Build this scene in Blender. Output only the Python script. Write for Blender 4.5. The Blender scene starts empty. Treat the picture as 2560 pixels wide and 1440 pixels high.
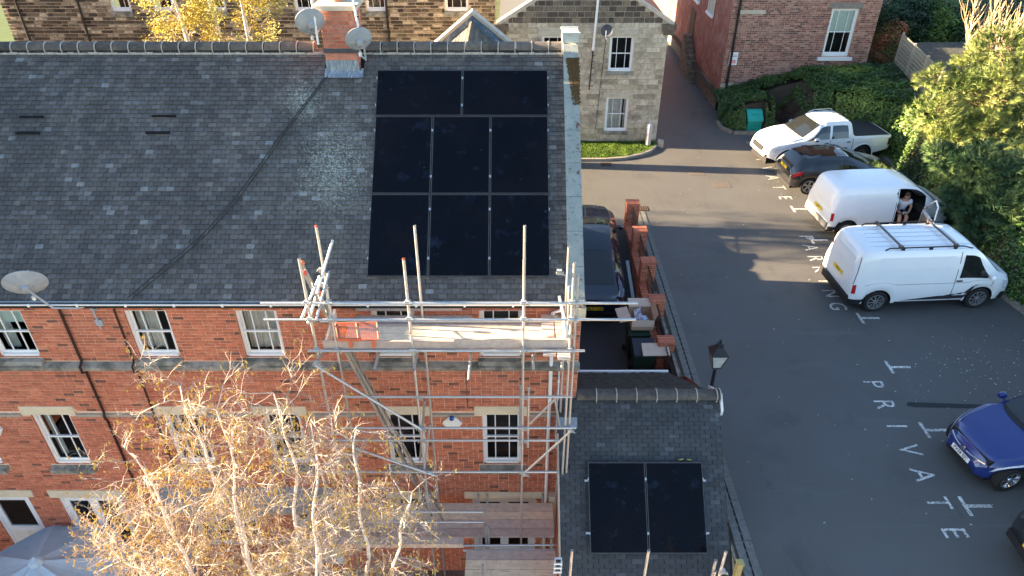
import bpy, math, random
from mathutils import Vector, Matrix, noise
V3 = Vector
random.seed(7)
SC = bpy.context.scene
COL = SC.collection
# ------------------------------------------------------------------ camera
F_PX = 1775.0
PITCH = math.radians(33.8)
CP, SP = math.cos(PITCH), math.sin(PITCH)
cd = bpy.data.cameras.new('camera'); cam = bpy.data.objects.new('camera', cd); COL.objects.link(cam)
cd.sensor_width = 36; cd.lens = F_PX / 2560 * 36; cd.clip_end = 600; cd.clip_start = .1
cam.rotation_euler = (math.radians(90) - PITCH, 0, 0)
SC.camera = cam
# ------------------------------------------------------------------ light
SUN_EL = math.radians(13.5); SUN_AZ = math.radians(4.5)     # sun low in the -X direction, a little behind the facade
S = V3((-math.cos(SUN_EL) * math.cos(SUN_AZ), math.cos(SUN_EL) * math.sin(SUN_AZ), math.sin(SUN_EL)))
w = bpy.data.worlds.new('World'); SC.world = w; w.use_nodes = True
nt = w.node_tree; nt.nodes.clear()
sky = nt.nodes.new('ShaderNodeTexSky'); sky.sky_type = 'NISHITA'; sky.sun_disc = False
sky.sun_elevation = SUN_EL; sky.sun_rotation = math.atan2(S.x, S.y)
sky.air_density = 0.85; sky.dust_density = 0.4; sky.ozone_density = 1.0
bg = nt.nodes.new('ShaderNodeBackground'); bg.inputs[1].default_value = 0.054
wo = nt.nodes.new('ShaderNodeOutputWorld')
nt.links.new(sky.outputs[0], bg.inputs[0]); nt.links.new(bg.outputs[0], wo.inputs[0])
ld = bpy.data.lights.new('sun', 'SUN'); sun = bpy.data.objects.new('sun', ld); COL.objects.link(sun)
ld.energy = 5.0; ld.angle = math.radians(0.5); ld.color = (1.0, .76, .48)
sun.rotation_euler = S.to_track_quat('Z', 'Y').to_euler()
SC.view_settings.view_transform = 'Standard'; SC.view_settings.look = 'None'
SC.view_settings.exposure = 3.35; SC.view_settings.gamma = 1; SC.view_settings.use_curve_mapping = False
# ------------------------------------------------------------------ where a measured point of the photograph lies in the place
def dr(x, y):
    u = (x - 1280) / F_PX; v = (720 - y) / F_PX
    return V3((u, CP + v * SP, -SP + v * CP))
def onz(x, y, z): d = dr(x, y); return d * (z / d.z)
def ony(x, y, Y): d = dr(x, y); return d * (Y / d.y)
def pix(P):
    dd = P[1] * CP - P[2] * SP
    if dd < .1: return (-9999, -9999, dd)
    return (1280 + F_PX * P[0] / dd, 720 - F_PX * (P[1] * SP + P[2] * CP) / dd, dd)
G = -12.0      # car park level
GG = -16.0     # garden level
# ------------------------------------------------------------------ objects
WM = {}
def setp(o, label=None, cat=None, group=None, kind=None, category=None):
    cat = cat or category
    if label: o['label'] = label
    if cat: o['category'] = cat
    if group: o['group'] = group
    if kind: o['kind'] = kind
    return o
def adopt(o, parent):
    if parent is not None:
        o.parent = parent
        o.matrix_parent_inverse = WM.get(parent.name, Matrix()).inverted()
def thing(name, label, cat, loc, group=None, rotz=0):
    o = bpy.data.objects.new(name, None); COL.objects.link(o)
    o.location = loc; o.rotation_euler = (0, 0, rotz); o.empty_display_size = .2
    WM[o.name] = Matrix.Translation(V3(loc)) @ Matrix.Rotation(rotz, 4, 'Z')
    return setp(o, label, cat, group)
class MB:
    def __init__(s): s.v = []; s.f = []; s.t = []; s.m = []; s.tint = 0.5
    def add(s, vs, fs, mi=0):
        b = len(s.v); s.v += [tuple(q) for q in vs]; s.t += [s.tint] * len(vs)
        for q in fs: s.f.append(tuple(b + i for i in q)); s.m.append(mi)
        return s
    def par(s, o, a, b, c, mi=0, back=True):
        o, a, b, c = V3(o), V3(a), V3(b), V3(c)
        if a.cross(b).dot(c) < 0: a, b = b, a
        vs = [o, o + a, o + a + b, o + b, o + c, o + a + c, o + a + b + c, o + b + c]
        fs = [(4, 5, 6, 7), (0, 1, 5, 4), (1, 2, 6, 5), (2, 3, 7, 6), (3, 0, 4, 7)]
        if back: fs.append((3, 2, 1, 0))
        return s.add(vs, fs, mi)
    def box(s, x0, x1, y0, y1, z0, z1, mi=0):
        return s.par((min(x0,x1), min(y0,y1), min(z0,z1)), (abs(x1-x0), 0, 0), (0, abs(y1-y0), 0), (0, 0, abs(z1-z0)), mi)
    def obox(s, c, size, R, mi=0):
        a = R @ V3((size[0], 0, 0)); b = R @ V3((0, size[1], 0)); d = R @ V3((0, 0, size[2]))
        return s.par(V3(c) - (a + b + d) / 2, a, b, d, mi)
    def quad(s, a, b, c, d, mi=0): return s.add([a, b, c, d], [(0, 1, 2, 3)], mi)
    def poly(s, pts, mi=0): return s.add(pts, [tuple(range(len(pts)))], mi)
    def tube(s, p, q, r, r2=None, n=8, mi=0, cap=True, hollow=False):
        return s.pipe([p, q], [r, r if r2 is None else r2], n, mi, cap, hollow)
    def pipe(s, pts, rs, n=8, mi=0, cap=True, hollow=False):
        pts = [V3(p) for p in pts]
        if not isinstance(rs, (list, tuple)): rs = [rs] * len(pts)
        b = len(s.v); d0 = (pts[1] - pts[0]).normalized()
        x = d0.orthogonal().normalized()
        for i, p in enumerate(pts):
            d = (pts[min(i + 1, len(pts) - 1)] - pts[max(i - 1, 0)])
            if d.length < 1e-9: d = d0
            d.normalize(); x = (x - d * x.dot(d))
            x = x.normalized() if x.length > 1e-6 else d.orthogonal().normalized()
            y = d.cross(x)
            for k in range(n):
                a = 2 * math.pi * k / n
                s.v.append(tuple(p + (x * math.cos(a) + y * math.sin(a)) * rs[i])); s.t.append(s.tint)
        for i in range(len(pts) - 1):
            for k in range(n):
                k2 = (k + 1) % n
                s.f.append((b + i * n + k, b + i * n + k2, b + (i + 1) * n + k2, b + (i + 1) * n + k)); s.m.append(mi)
        if cap:
            s.f.append(tuple(b + k for k in reversed(range(n)))); s.m.append(mi)
            e = b + (len(pts) - 1) * n
            s.f.append(tuple(e + k for k in range(n))); s.m.append(mi)
        return s
    def prism(s, pts, d, mi=0):
        n = len(pts); d = V3(d); P = [V3(p) for p in pts]
        nn = sum(((P[i] - P[0]).cross(P[(i + 1) % n] - P[0]) for i in range(1, n - 1)), V3())
        if nn.dot(d) < 0: P.reverse()
        vs = P + [p + d for p in P]
        fs = [tuple(reversed(range(n))), tuple(range(n, 2 * n))] + [(i, (i + 1) % n, n + (i + 1) % n, n + i) for i in range(n)]
        return s.add(vs, fs, mi)
    def lathe(s, prof, c, ax, n=20, mi=0):
        ax = V3(ax).normalized(); x = ax.orthogonal().normalized(); y = ax.cross(x); c = V3(c); b = len(s.v)
        for h, r in prof:
            for k in range(n):
                a = 2 * math.pi * k / n
                s.v.append(tuple(c + ax * h + (x * math.cos(a) + y * math.sin(a)) * r)); s.t.append(s.tint)
        for i in range(len(prof) - 1):
            for k in range(n):
                k2 = (k + 1) % n
                s.f.append((b + i * n + k, b + i * n + k2, b + (i + 1) * n + k2, b + (i + 1) * n + k)); s.m.append(mi)
        return s
    def mesh(s, name, mats, smooth=False, angle=40):
        me = bpy.data.meshes.new(name); me.from_pydata(s.v, [], s.f)
        for m in (mats if isinstance(mats, (list, tuple)) else [mats]): me.materials.append(m)
        if any(s.m): me.polygons.foreach_set('material_index', s.m)
        a = me.attributes.new('tint', 'FLOAT', 'POINT'); a.data.foreach_set('value', s.t)
        if smooth:
            me.polygons.foreach_set('use_smooth', [True] * len(s.f)); me.update()
            me.set_sharp_from_angle(angle=math.radians(angle))
        me.update(); return me
    def islands(s):
        n = len(s.v); par_ = list(range(n))
        def fd(a):
            while par_[a] != a: par_[a] = par_[par_[a]]; a = par_[a]
            return a
        for f in s.f:
            a = fd(f[0])
            for q in f[1:]:
                b = fd(q)
                if a != b: par_[b] = a
        out = {}
        for f, m in zip(s.f, s.m):
            k = fd(f[0]); mb, ix = out.setdefault(k, (MB(), {}))
            g = []
            for q in f:
                if q not in ix: ix[q] = len(mb.v); mb.v.append(s.v[q]); mb.t.append(s.t[q])
                g.append(ix[q])
            mb.f.append(tuple(g)); mb.m.append(m)
        return [mb for mb, _ in out.values()]
    def build(s, name, mats, parent=None, smooth=False, angle=40, split=False, **k):
        if split: return [q.build(name, mats, parent, smooth, angle, **k) for q in s.islands()]
        o = bpy.data.objects.new(name, s.mesh(name, mats, smooth, angle)); COL.objects.link(o)
        adopt(o, parent); return setp(o, **k)
# ------------------------------------------------------------------ materials
MATS = {}
def M(name, cols, rough=.8, amt=.25, ns=6., metal=0., spec=.3, bump=0., bs=60., patch=None, streak=None, speck=None, coat=0., alpha=None):
    """cols: a colour or list of (pos, colour) over the piece's tint. patch/speck: (scale, lo, hi, colour[, region])"""
    if name in MATS: return MATS[name]
    m = bpy.data.materials.new(name); m.use_nodes = True; t = m.node_tree; N = t.nodes; L = t.links
    b = N['Principled BSDF']
    b.inputs['Roughness'].default_value = rough; b.inputs['Metallic'].default_value = metal
    b.inputs['Specular IOR Level'].default_value = spec
    if coat: b.inputs['Coat Weight'].default_value = coat; b.inputs['Coat Roughness'].default_value = .05
    g = N.new('ShaderNodeNewGeometry')
    def rgb(c): return (c[0], c[1], c[2], 1)
    if isinstance(cols[0], (int, float)): cols = [(0, cols), (1, cols)]
    at = N.new('ShaderNodeAttribute'); at.attribute_name = 'tint'
    cr = N.new('ShaderNodeValToRGB'); e = cr.color_ramp.elements
    while len(e) < len(cols): e.new(.5)
    for i, (p, c) in enumerate(cols): e[i].position = p; e[i].color = rgb(c)
    L.new(at.outputs['Fac'], cr.inputs[0]); cur = cr.outputs[0]
    def noi(scale, det=4, vec=None, rg=.6):
        n = N.new('ShaderNodeTexNoise'); n.inputs['Scale'].default_value = scale; n.inputs['Detail'].default_value = det
        n.inputs['Roughness'].default_value = rg
        L.new(vec if vec else g.outputs['Position'], n.inputs['Vector']); return n.outputs['Fac']
    def rng(f, a, b_, c=0., d=1.):
        r = N.new('ShaderNodeMapRange'); r.inputs[1].default_value = a; r.inputs[2].default_value = b_
        r.inputs[3].default_value = c; r.inputs[4].default_value = d; L.new(f, r.inputs[0]); return r.outputs[0]
    def mul(a, b_):
        r = N.new('ShaderNodeMath'); r.operation = 'MULTIPLY'; L.new(a, r.inputs[0])
        if isinstance(b_, float): r.inputs[1].default_value = b_
        else: L.new(b_, r.inputs[1])
        return r.outputs[0]
    def mix(fac, a, col, mode='MIX'):
        r = N.new('ShaderNodeMix'); r.data_type = 'RGBA'; r.blend_type = mode
        if isinstance(fac, float): r.inputs[0].default_value = fac
        else: L.new(fac, r.inputs[0])
        L.new(a, r.inputs[6])
        if isinstance(col, tuple): r.inputs[7].default_value = rgb(col)
        else: L.new(col, r.inputs[7])
        return r.outputs[2]
    if amt:
        f = rng(noi(ns), .25, .75, 1 - amt, 1 + amt)
        cb = N.new('ShaderNodeCombineColor'); [L.new(f, cb.inputs[i]) for i in range(3)]
        cur = mix(1.0, cur, cb.outputs[0], 'MULTIPLY')
    for ps in (patch or []):
        sc, lo, hi, c = ps[:4]; k = ps[4] if len(ps) > 4 else 1.0; vec = None
        if len(ps) > 5 and ps[5] is not None:
            vm = N.new('ShaderNodeVectorMath'); vm.operation = 'MULTIPLY'; L.new(g.outputs['Position'], vm.inputs[0]); vm.inputs[1].default_value = ps[5]; vec = vm.outputs[0]
        fac = mul(rng(noi(sc, 5, vec), lo, hi), float(k))
        if len(ps) > 6:      # region: list of (centre, radii), soft ellipsoid
            tot = None
            for cen, rad in ps[6]:
                a = N.new('ShaderNodeVectorMath'); a.operation = 'SUBTRACT'; L.new(g.outputs['Position'], a.inputs[0]); a.inputs[1].default_value = cen
                d = N.new('ShaderNodeVectorMath'); d.operation = 'DIVIDE'; L.new(a.outputs[0], d.inputs[0]); d.inputs[1].default_value = rad
                l = N.new('ShaderNodeVectorMath'); l.operation = 'LENGTH'; L.new(d.outputs[0], l.inputs[0])
                r = rng(l.outputs['Value'], .0, 1.0, .95, 0.3 if len(ps) > 7 else 0.0)
                if tot is None: tot = r
                else:
                    q = N.new('ShaderNodeMath'); q.operation = 'MAXIMUM'; L.new(tot, q.inputs[0]); L.new(r, q.inputs[1]); tot = q.outputs[0]
            if len(ps) > 7: fac = rng(mul(noi(sc, 5, vec), tot), lo, hi, 0, k)
            else: fac = mul(fac, tot)
        cur = mix(fac, cur, c)
    L.new(cur, b.inputs['Base Color'])
    if bump:
        bp = N.new('ShaderNodeBump'); bp.inputs['Strength'].default_value = bump; bp.inputs['Distance'].default_value = .02
        L.new(noi(bs, 3), bp.inputs['Height']); L.new(bp.outputs[0], b.inputs['Normal'])
    MATS[name] = m; return m
brickM = M('brick', [(0, (.12, .060, .045)), (.10, (.24, .10, .065)), (.25, (.41, .135, .078)), (.6, (.53, .172, .096)), (1, (.64, .25, .14))], .85, .28, 9, bump=.4, bs=70,
           patch=[(.55, .45, .75, (.36, .11, .065), .5), (30, .66, .74, (.16, .07, .05), .7)])
mortarM = M('mortar', (.74, .50, .36), .9, .2, 12)
brick2M = M('weathered_brick', [(0, (.10, .06, .055)), (.3, (.22, .09, .07)), (.6, (.32, .14, .105)), (1, (.42, .24, .18))], .9, .3, 7, bump=.4, patch=[(.9, .52, .66, (.44, .27, .20), .7)])
mortar2M = M('pale_mortar', (.47, .34, .27), .9, .2, 9)
brick3M = M('old_render_brick', [(0, (.22, .085, .06)), (1, (.36, .15, .11))], .9, .35, 4, patch=[(1.4, .5, .62, (.40, .24, .18), .6)])
stoneM = M('stone_block', [(0, (.08, .07, .06)), (.22, (.20, .17, .13)), (.45, (.42, .35, .25)), (.75, (.52, .45, .34)), (1, (.60, .52, .40))], .9, .35, 8, bump=.6, bs=25, patch=[(1.1, .52, .70, (.12, .10, .085), .75)])
stoneDM = M('sooty_stone_block', [(0, (.05, .042, .036)), (.4, (.11, .085, .065)), (.75, (.22, .17, .12)), (1, (.36, .29, .20))], .9, .4, 8, bump=.6, bs=25)
smortM = M('stone_mortar', (.56, .48, .36), .9, .25, 6, patch=[(1.1, .55, .7, (.2, .17, .14), .6)])
stoneTrimM = M('dressed_stone', (.50, .44, .34), .85, .15, 5, patch=[(3, .55, .7, (.25, .23, .19), .5)])
lintM = M('cream_lintel', (.66, .56, .40), .8, .1, 6)
sillM = M('mossy_stone', (.30, .28, .24), .9, .25, 6, bump=.3, patch=[(3.5, .42, .62, (.09, .09, .075), .8)])
copingM = M('coping_stone', (.25, .275, .26), .85, .15, 6, bump=.3, patch=[(14, .58, .64, (.10, .11, .10), .8), (2.2, .5, .6, (.30, .33, .30), .6)])
mossM = M('brown_moss', (.11, .07, .03), .95, .4, 30, bump=.8)
LICH = [((-3.5, 12.9, -5.8), (2.4, 3.4, 3.2)), ((-4.2, 14.0, -4.8), (1.5, 1.7, 1.7))]
tileM = M('roof_tile', [(0, (.050, .046, .044)), (.35, (.090, .084, .080)), (.75, (.125, .119, .115)), (.93, (.16, .155, .15)), (1, (.24, .25, .25))], .62, .25, 14, spec=.4, bump=.3, bs=50,
          patch=[(.7, .48, .66, (.055, .053, .053), .65), (1.3, .54, .72, (.17, .15, .12), .45, (1, 3, 3)), (1.6, .50, .62, (.060, .057, .057), .6, (2.5, .45, .45)), (4, .35, .7, (.12, .13, .115), .4, None, LICH),
                 (9, .40, .60, (.20, .22, .19), .55, None, LICH, 1), (26, .42, .53, (.38, .41, .36), .75, None, LICH, 1), (38, .72, .75, (.5, .5, .46), .8)])
slateM = M('roof_slate', [(0, (.036, .037, .040)), (.5, (.050, .052, .055)), (.9, (.064, .067, .072)), (1, (.10, .105, .11))], .6, .25, 12, spec=.4, bump=.25, bs=40,
           patch=[(1.0, .5, .64, (.055, .055, .05), .5), (40, .74, .77, (.4, .4, .38), .8)])
mossRoofM = M('mossy_back_slates', (.04, .038, .032), .9, .5, 25, bump=1.0, bs=30)
ridgeM = M('ridge_tile', [(0, (.07, .062, .055)), (1, (.14, .12, .105))], .85, .3, 10, bump=.3, patch=[(2.5, .52, .7, (.20, .165, .12), .6), (45, .7, .74, (.5, .48, .42), .7)])
mortarRM = M('ridge_mortar', (.40, .37, .32), .9, .3, 20)
whiteM = M('white_paint', (.80, .80, .78), .4, .04, 5)
upvcM = M('white_plastic', (.82, .82, .80), .35, .03, 5)
greyPlM = M('grey_plastic', (.36, .39, .42), .45, .1, 5)
blackM = M('black_paint', (.02, .02, .022), .4, .1, 5)
pipeM = M('dark_pipe', (.035, .02, .018), .5, .1, 5)
leadM = M('lead_flashing', (.20, .25, .31), .45, .25, 8, metal=.3, patch=[(9, .5, .65, (.55, .60, .63), .6, (3, 1, .4))])
curtM = M('curtain', (.62, .64, .60), .9, .3, 3, patch=[(6, .45, .55, (.42, .45, .44), .6, (6, 1, .3))])
blindM = M('blind', (.55, .66, .62), .9, .05, 3)
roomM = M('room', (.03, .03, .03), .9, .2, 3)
asphM = M('asphalt', (.086, .083, .078), .72, .25, 90, spec=.5, bump=.35, bs=120,
          patch=[(.16, .42, .60, (.095, .092, .085), .6), (2.2, .60, .68, (.052, .052, .053), .5, (1, .25, 1)), (.8, .62, .70, (.12, .118, .11), .5, (.3, 2.5, 1)),(.35, .40, .62, (.105, .104, .10), .7), (1.1, .55, .75, (.060, .061, .063), .6), (55, .74, .78, (.24, .23, .21), .5)])
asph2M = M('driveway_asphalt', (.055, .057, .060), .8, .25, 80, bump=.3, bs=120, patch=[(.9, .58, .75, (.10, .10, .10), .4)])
kerbM = M('kerb_stone', (.26, .24, .20), .85, .25, 9, bump=.3)
drainM = M('channel_stone', (.16, .155, .14), .9, .3, 12, bump=.4)
markM = M('road_paint', (.66, .65, .60), .7, .15, 25, patch=[(22, .48, .60, (.09, .09, .088), .85), (1.7, .5, .64, (.12, .12, .115), .35)])
patchM = M('tar_patch', (.03, .031, .033), .8, .2, 40)
dirtM = M('soil', (.07, .052, .036), .95, .4, 15, bump=.8)
grassM = M('grass', [(0, (.05, .10, .012)), (1, (.14, .22, .03))], .8, .3, 6)
pavM = M('paving', (.20, .16, .13), .85, .25, 5, patch=[(3, .5, .6, (.12, .10, .085), .6)])
steelM = M('galvanised_steel', (.56, .57, .57), .42, .15, 25, metal=.75, spec=.5)
coupM = M('coupler_steel', (.50, .50, .48), .5, .2, 30, metal=.6)
boardM = M('scaffold_board', [(0, (.42, .33, .28)), (.45, (.62, .50, .42)), (1, (.86, .70, .48))], .8, .18, 9, patch=[(9, .55, .7, (.30, .245, .20), .5, (.25, 3, 3)), (45, .70, .73, (.10, .08, .07), .8)])
orangeM = M('orange_plastic', (.62, .15, .07), .5, .1, 6)
redM = M('red_plastic', (.65, .08, .05), .5, .1, 6)
pvM = M('panel_glass', (.002, .003, .006), .10, .2, 2, spec=.16, patch=[(.9, .45, .7, (.006, .005, .007), .8), (3.0, .60, .74, (.018, .028, .055), .5), (7, .66, .74, (.04, .055, .09), .45)])
pvfM = M('panel_frame', (.12, .115, .11), .4, .1, 5, metal=.6)
dishM = M('dish_grey', (.30, .33, .36), .5, .12, 4, patch=[(6, .5, .65, (.50, .47, .45), .5)])
meshM = M('bird_mesh', (.11, .09, .07), .6, .2, 40, metal=.3)
def glass():
    m = bpy.data.materials.new('window_glass'); m.use_nodes = True; t = m.node_tree; N = t.nodes; L = t.links; N.clear()
    o = N.new('ShaderNodeOutputMaterial'); mx = N.new('ShaderNodeMixShader'); tr = N.new('ShaderNodeBsdfTransparent'); gl = N.new('ShaderNodeBsdfGlossy')
    gl.inputs['Roughness'].default_value = .03; fr = N.new('ShaderNodeFresnel'); fr.inputs[0].default_value = 1.5
    L.new(fr.outputs[0], mx.inputs[0]); L.new(tr.outputs[0], mx.inputs[1]); L.new(gl.outputs[0], mx.inputs[2]); L.new(mx.outputs[0], o.inputs[0]); return m
glassM = glass()
# ------------------------------------------------------------------ rows of bricks, stones and tiles
def pieces(name, O, U, V, N, width, height, course, length, joint, depth, mat, parent, nmax=300, openings=(), lim=None, tints=lambda r: r.random(), seed=1,
           tilt=0., lap=0., vary=.0, bond=True, part_ok=None, jit=0.0, headers=0., face_in=.004, big=1.0):
    """courses of pieces on the plane O+uU+vV, proud along N. The nmax that show largest are objects, the rest one mesh."""
    r = random.Random(seed); O, U, V, N = V3(O), V3(U), V3(V), V3(N)
    allp = []; v = 0.; row = 0
    while v < height - course * .3:
        ch = course * (1 + r.uniform(-vary, vary)); vm = v + ch * .5
        u = -(length * .5 if (row % 2 and bond) else 0.) - (r.uniform(0, .3) * length if vary else 0)
        ops = [(a, b) for (a, b, c, d) in openings if c < vm < d]
        lo, hi = (0., width) if lim is None else lim(vm)
        while u < width:
            ln = length * (1 + r.uniform(-vary * 2, vary * 2.5)) * (r.choice((.5, 1)) if r.random() < headers else 1)
            segs = [(max(u, lo), min(u + ln, hi))]
            for a, b in ops:
                ns = []
                for p, q in segs:
                    if q <= a or p >= b: ns.append((p, q))
                    else:
                        if p < a: ns.append((p, a))
                        if q > b: ns.append((b, q))
                segs = ns
            for p, q in segs:
                if q - p > joint * 1.8 + .01: allp.append((p, q, v, ch, tints(r), abs((q - p) - length) < 1e-6 or vary > 0))
            u += ln
        v += ch; row += 1
    cand = []
    for i, (p, q, v, ch, t, full) in enumerate(allp):
        if not full or q - p < length * .4: continue
        c = O + U * ((p + q) / 2) + V * (v + ch / 2); x, y, d = pix(c)
        if -5 < x < 2565 and -5 < y < 1445 and (part_ok is None or part_ok(x, y)): cand.append((((q - p) * F_PX / d), i))
    cand.sort(reverse=True); sel = set(i for _, i in cand[:nmax])
    mb = MB(); var = {}
    R = Matrix((U, V, N)).transposed().to_4x4()
    for i, (p, q, v, ch, t, full) in enumerate(allp):
        L_ = q - p - joint; H_ = ch * (1 + lap) - joint; dz = depth * (1 + r.uniform(-.25, .25))
        def shape(mbx, o, U, V, N):
            ax = U * L_; bx = V * H_
            vs = [o, o + ax, o + ax + bx, o + bx]
            if tilt:
                up = [N * (dz + tilt), N * (dz + tilt), N * dz, N * dz]
            else:
                up = [N * dz] * 4
            ins = [(U + V) * face_in, (-U + V) * face_in, (-U - V) * face_in, (U - V) * face_in]
            vs = vs + [vs[k] + up[k] + ins[k] for k in range(4)]
            mbx.add(vs, [(4, 5, 6, 7), (0, 1, 5, 4), (1, 2, 6, 5), (2, 3, 7, 6), (3, 0, 4, 7)])
        if i in sel:
            key = (round(L_, 2), round(H_, 2), int(t * 9.99))
            if key not in var:
                m2 = MB(); m2.tint = (key[2] + .5) / 10
                shape(m2, V3((-L_ / 2, -H_ / 2, 0)), V3((1, 0, 0)), V3((0, 1, 0)), V3((0, 0, 1))); var[key] = m2.mesh(name, mat)
            o = bpy.data.objects.new(name, var[key]); COL.objects.link(o)
            c = O + U * ((p + q) / 2) + V * (v + joint / 2 + H_ / 2)
            if jit: c += N * r.uniform(0, jit)
            o.matrix_world = Matrix.Translation(c) @ R; adopt(o, parent)
        else:
            mb.tint = t
            o = O + U * (p + joint / 2) + V * (v + joint / 2)
            if jit: o += N * r.uniform(0, jit)
            shape(mb, o, U, V, N)
    if mb.f: mb.build(name + 's' if not name.endswith('s') else name + '_rest', mat, parent, kind='stuff')
def wall_mesh(mb, O, U, V, N, width, height, openings=(), reveal=.12, mi=0, rmi=0):
    """a sheet with openings and their reveals"""
    O, U, V, N = V3(O), V3(U), V3(V), V3(N)
    us = sorted(set([0, width] + [a for o in openings for a in o[:2]])); vs = sorted(set([0, height] + [a for o in openings for a in o[2:4]]))
    for i in range(len(us) - 1):
        for j in range(len(vs) - 1):
            um, vm = (us[i] + us[i + 1]) / 2, (vs[j] + vs[j + 1]) / 2
            if any(a < um < b and c < vm < d for a, b, c, d in openings): continue
            mb.quad(*[O + U * a + V * b for a, b in ((us[i], vs[j]), (us[i + 1], vs[j]), (us[i + 1], vs[j + 1]), (us[i], vs[j + 1]))], mi=mi)
    for a, b, c, d in openings:
        pts = [O + U * x + V * y for x, y in ((a, c), (b, c), (b, d), (a, d))]
        for k in range(4):
            p, q = pts[k], pts[(k + 1) % 4]
            mb.quad(p, q, q - N * reveal, p - N * reveal, mi=rmi)
def window(parent, X0, X1, Z0, Z1, Y, cols=(.27, .46, .27), rows=(1, 1), rec=.08, curt=(), sill=None, label=None, fr=.055, bot=.11, door=False, blind=0, uopen=0):
    """sliding sash window in a wall facing -Y; frame, sashes, glazing bars, panes, curtain"""
    yf = Y + rec
    f = MB(); f.box(X0, X0 + fr, yf - .03, yf + .07, Z0, Z1); f.box(X1 - fr, X1, yf - .03, yf + .07, Z0, Z1)
    f.box(X0 + fr, X1 - fr, yf - .03, yf + .07, Z1 - fr * .8, Z1); f.box(X0 + fr, X1 - fr, yf - .05, yf + .07, Z0, Z0 + bot * .55)
    wn = f.build('window' if not door else 'door', whiteM, parent, label=label)
    a0, a1, b0, b1 = X0 + fr, X1 - fr, Z0 + bot * .55, Z1 - fr * .8
    mid = (b0 + b1) / 2
    sashes = [(b0, mid + .02, yf + .0, rows[0]), (mid - .02, b1, yf + .03, rows[1])] if not door else [(b0, b1, yf, rows[0])]
    for k, (c, d, ys, nr) in enumerate(sashes):
        s = MB(); rb = .055 if k == 0 else .035
        s.box(a0, a0 + .035, ys, ys + .03, c, d); s.box(a1 - .035, a1, ys, ys + .03, c, d)
        s.box(a0 + .035, a1 - .035, ys, ys + .03, c, c + rb); s.box(a0 + .035, a1 - .035, ys, ys + .03, d - .035, d)
        s.build('sash', whiteM, wn)
        g0, g1, h0, h1 = a0 + .035, a1 - .035, c + rb, d - .035
        xs = [g0]; tot = sum(cols)
        for q in cols: xs.append(xs[-1] + (g1 - g0) * q / tot)
        bars = MB()
        for q in xs[1:-1]: bars.box(q - .011, q + .011, ys + .004, ys + .026, h0, h1)
        zs = [h0 + (h1 - h0) * j / nr for j in range(nr + 1)]
        for q in zs[1:-1]: bars.box(g0, g1, ys + .006, ys + .024, q - .011, q + .011)
        if bars.f: bars.build('glazing_bar', whiteM, wn)
        for i in range(len(cols)):
            for j in range(nr):
                p = MB(); p.quad((xs[i], ys + .018, zs[j]), (xs[i + 1], ys + .018, zs[j]), (xs[i + 1], ys + .018, zs[j + 1]), (xs[i], ys + .018, zs[j + 1]))
                p.build('pane', glassM, wn)
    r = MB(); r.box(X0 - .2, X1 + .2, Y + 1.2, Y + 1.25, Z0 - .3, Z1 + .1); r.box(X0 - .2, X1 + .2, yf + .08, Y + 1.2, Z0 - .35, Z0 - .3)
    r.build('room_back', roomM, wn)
    if curt:
        c = MB()
        for (p, q) in curt:
            xa, xb = a0 + (a1 - a0) * p, a0 + (a1 - a0) * q; n = max(3, int((xb - xa) / .035)); pr = None
            for i in range(n + 1):
                x = xa + (xb - xa) * i / n; yy = yf + .17 + .018 * math.sin(i * 2.1)
                if pr: c.quad((pr[0], pr[1], b0), (x, yy, b0), (x, yy, b1), (pr[0], pr[1], b1))
                pr = (x, yy)
        c.build('curtain', curtM, wn)
    if blind:
        c = MB(); c.box(a0 + .01, a1 - .01, yf + .11, yf + .12, b1 - (b1 - b0) * blind, b1); c.build('blind', blindM, wn)
    return wn
def tintb(r):
    q = r.random()
    return .02 + .08 * r.random() if q < .06 else (.3 + .55 * r.random())
# ================================================================== ground
def sheet(name, pts, z, mat, **k):
    b = MB(); b.poly([(x, y, z) for x, y in pts] if len(pts[0]) == 2 else pts); return b.build(name, mat, **k)
gm = MB()     # one wide sheet of ground with the garden court left out
for a, b, c, d in ((-300, 1.25, 13.3, 400), (1.25, 4.3, 21.95, 400), (-300, 400, 400, 600), (4.3, 400, -200, 400), (-300, -14.4, -200, 13.3)):
    gm.quad((a, c, G - .06), (b, c, G - .06), (b, d, G - .06), (a, d, G - .06))
gm.quad((-14.4, -200, GG - .05), (4.36, -200, GG - .05), (4.36, 13.3, GG - .05), (-14.4, 13.3, GG - .05))
gm.quad((1.25, 13.3, GG - .05), (4.3, 13.3, GG - .05), (4.3, 22, GG - .05), (1.25, 22, GG - .05))
gm.build('ground', M('rough_ground', (.09, .10, .04), .95, .4, 2, bump=.6), kind='structure')
cp = MB()
cp.poly([(4.36, -30), (18, -30), (18, 31.5), (9.9, 33.5), (9.9, 70), (6.0, 70), (6.0, 29), (4.36, 29)] and
        [(4.36, -30, G), (17.5, -30, G), (17.5, 31.8, G), (9.92, 33.4, G), (9.92, 70, G), (6.2, 70, G), (6.2, 29.3, G), (4.36, 29.3, G)])
cp.quad((-1, 21.9, G), (4.36, 21.9, G), (4.36, 29.3, G), (-1, 29.3, G))
carpark = cp.build('car_park', asphM, kind='structure')
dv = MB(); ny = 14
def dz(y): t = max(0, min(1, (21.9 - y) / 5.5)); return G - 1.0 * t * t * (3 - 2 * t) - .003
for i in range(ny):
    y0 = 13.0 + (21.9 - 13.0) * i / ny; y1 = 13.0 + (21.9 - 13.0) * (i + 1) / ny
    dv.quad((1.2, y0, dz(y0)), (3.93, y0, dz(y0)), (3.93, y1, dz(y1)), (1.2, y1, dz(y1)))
dv.build('driveway', asph2M, kind='structure', smooth=True)
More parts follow.
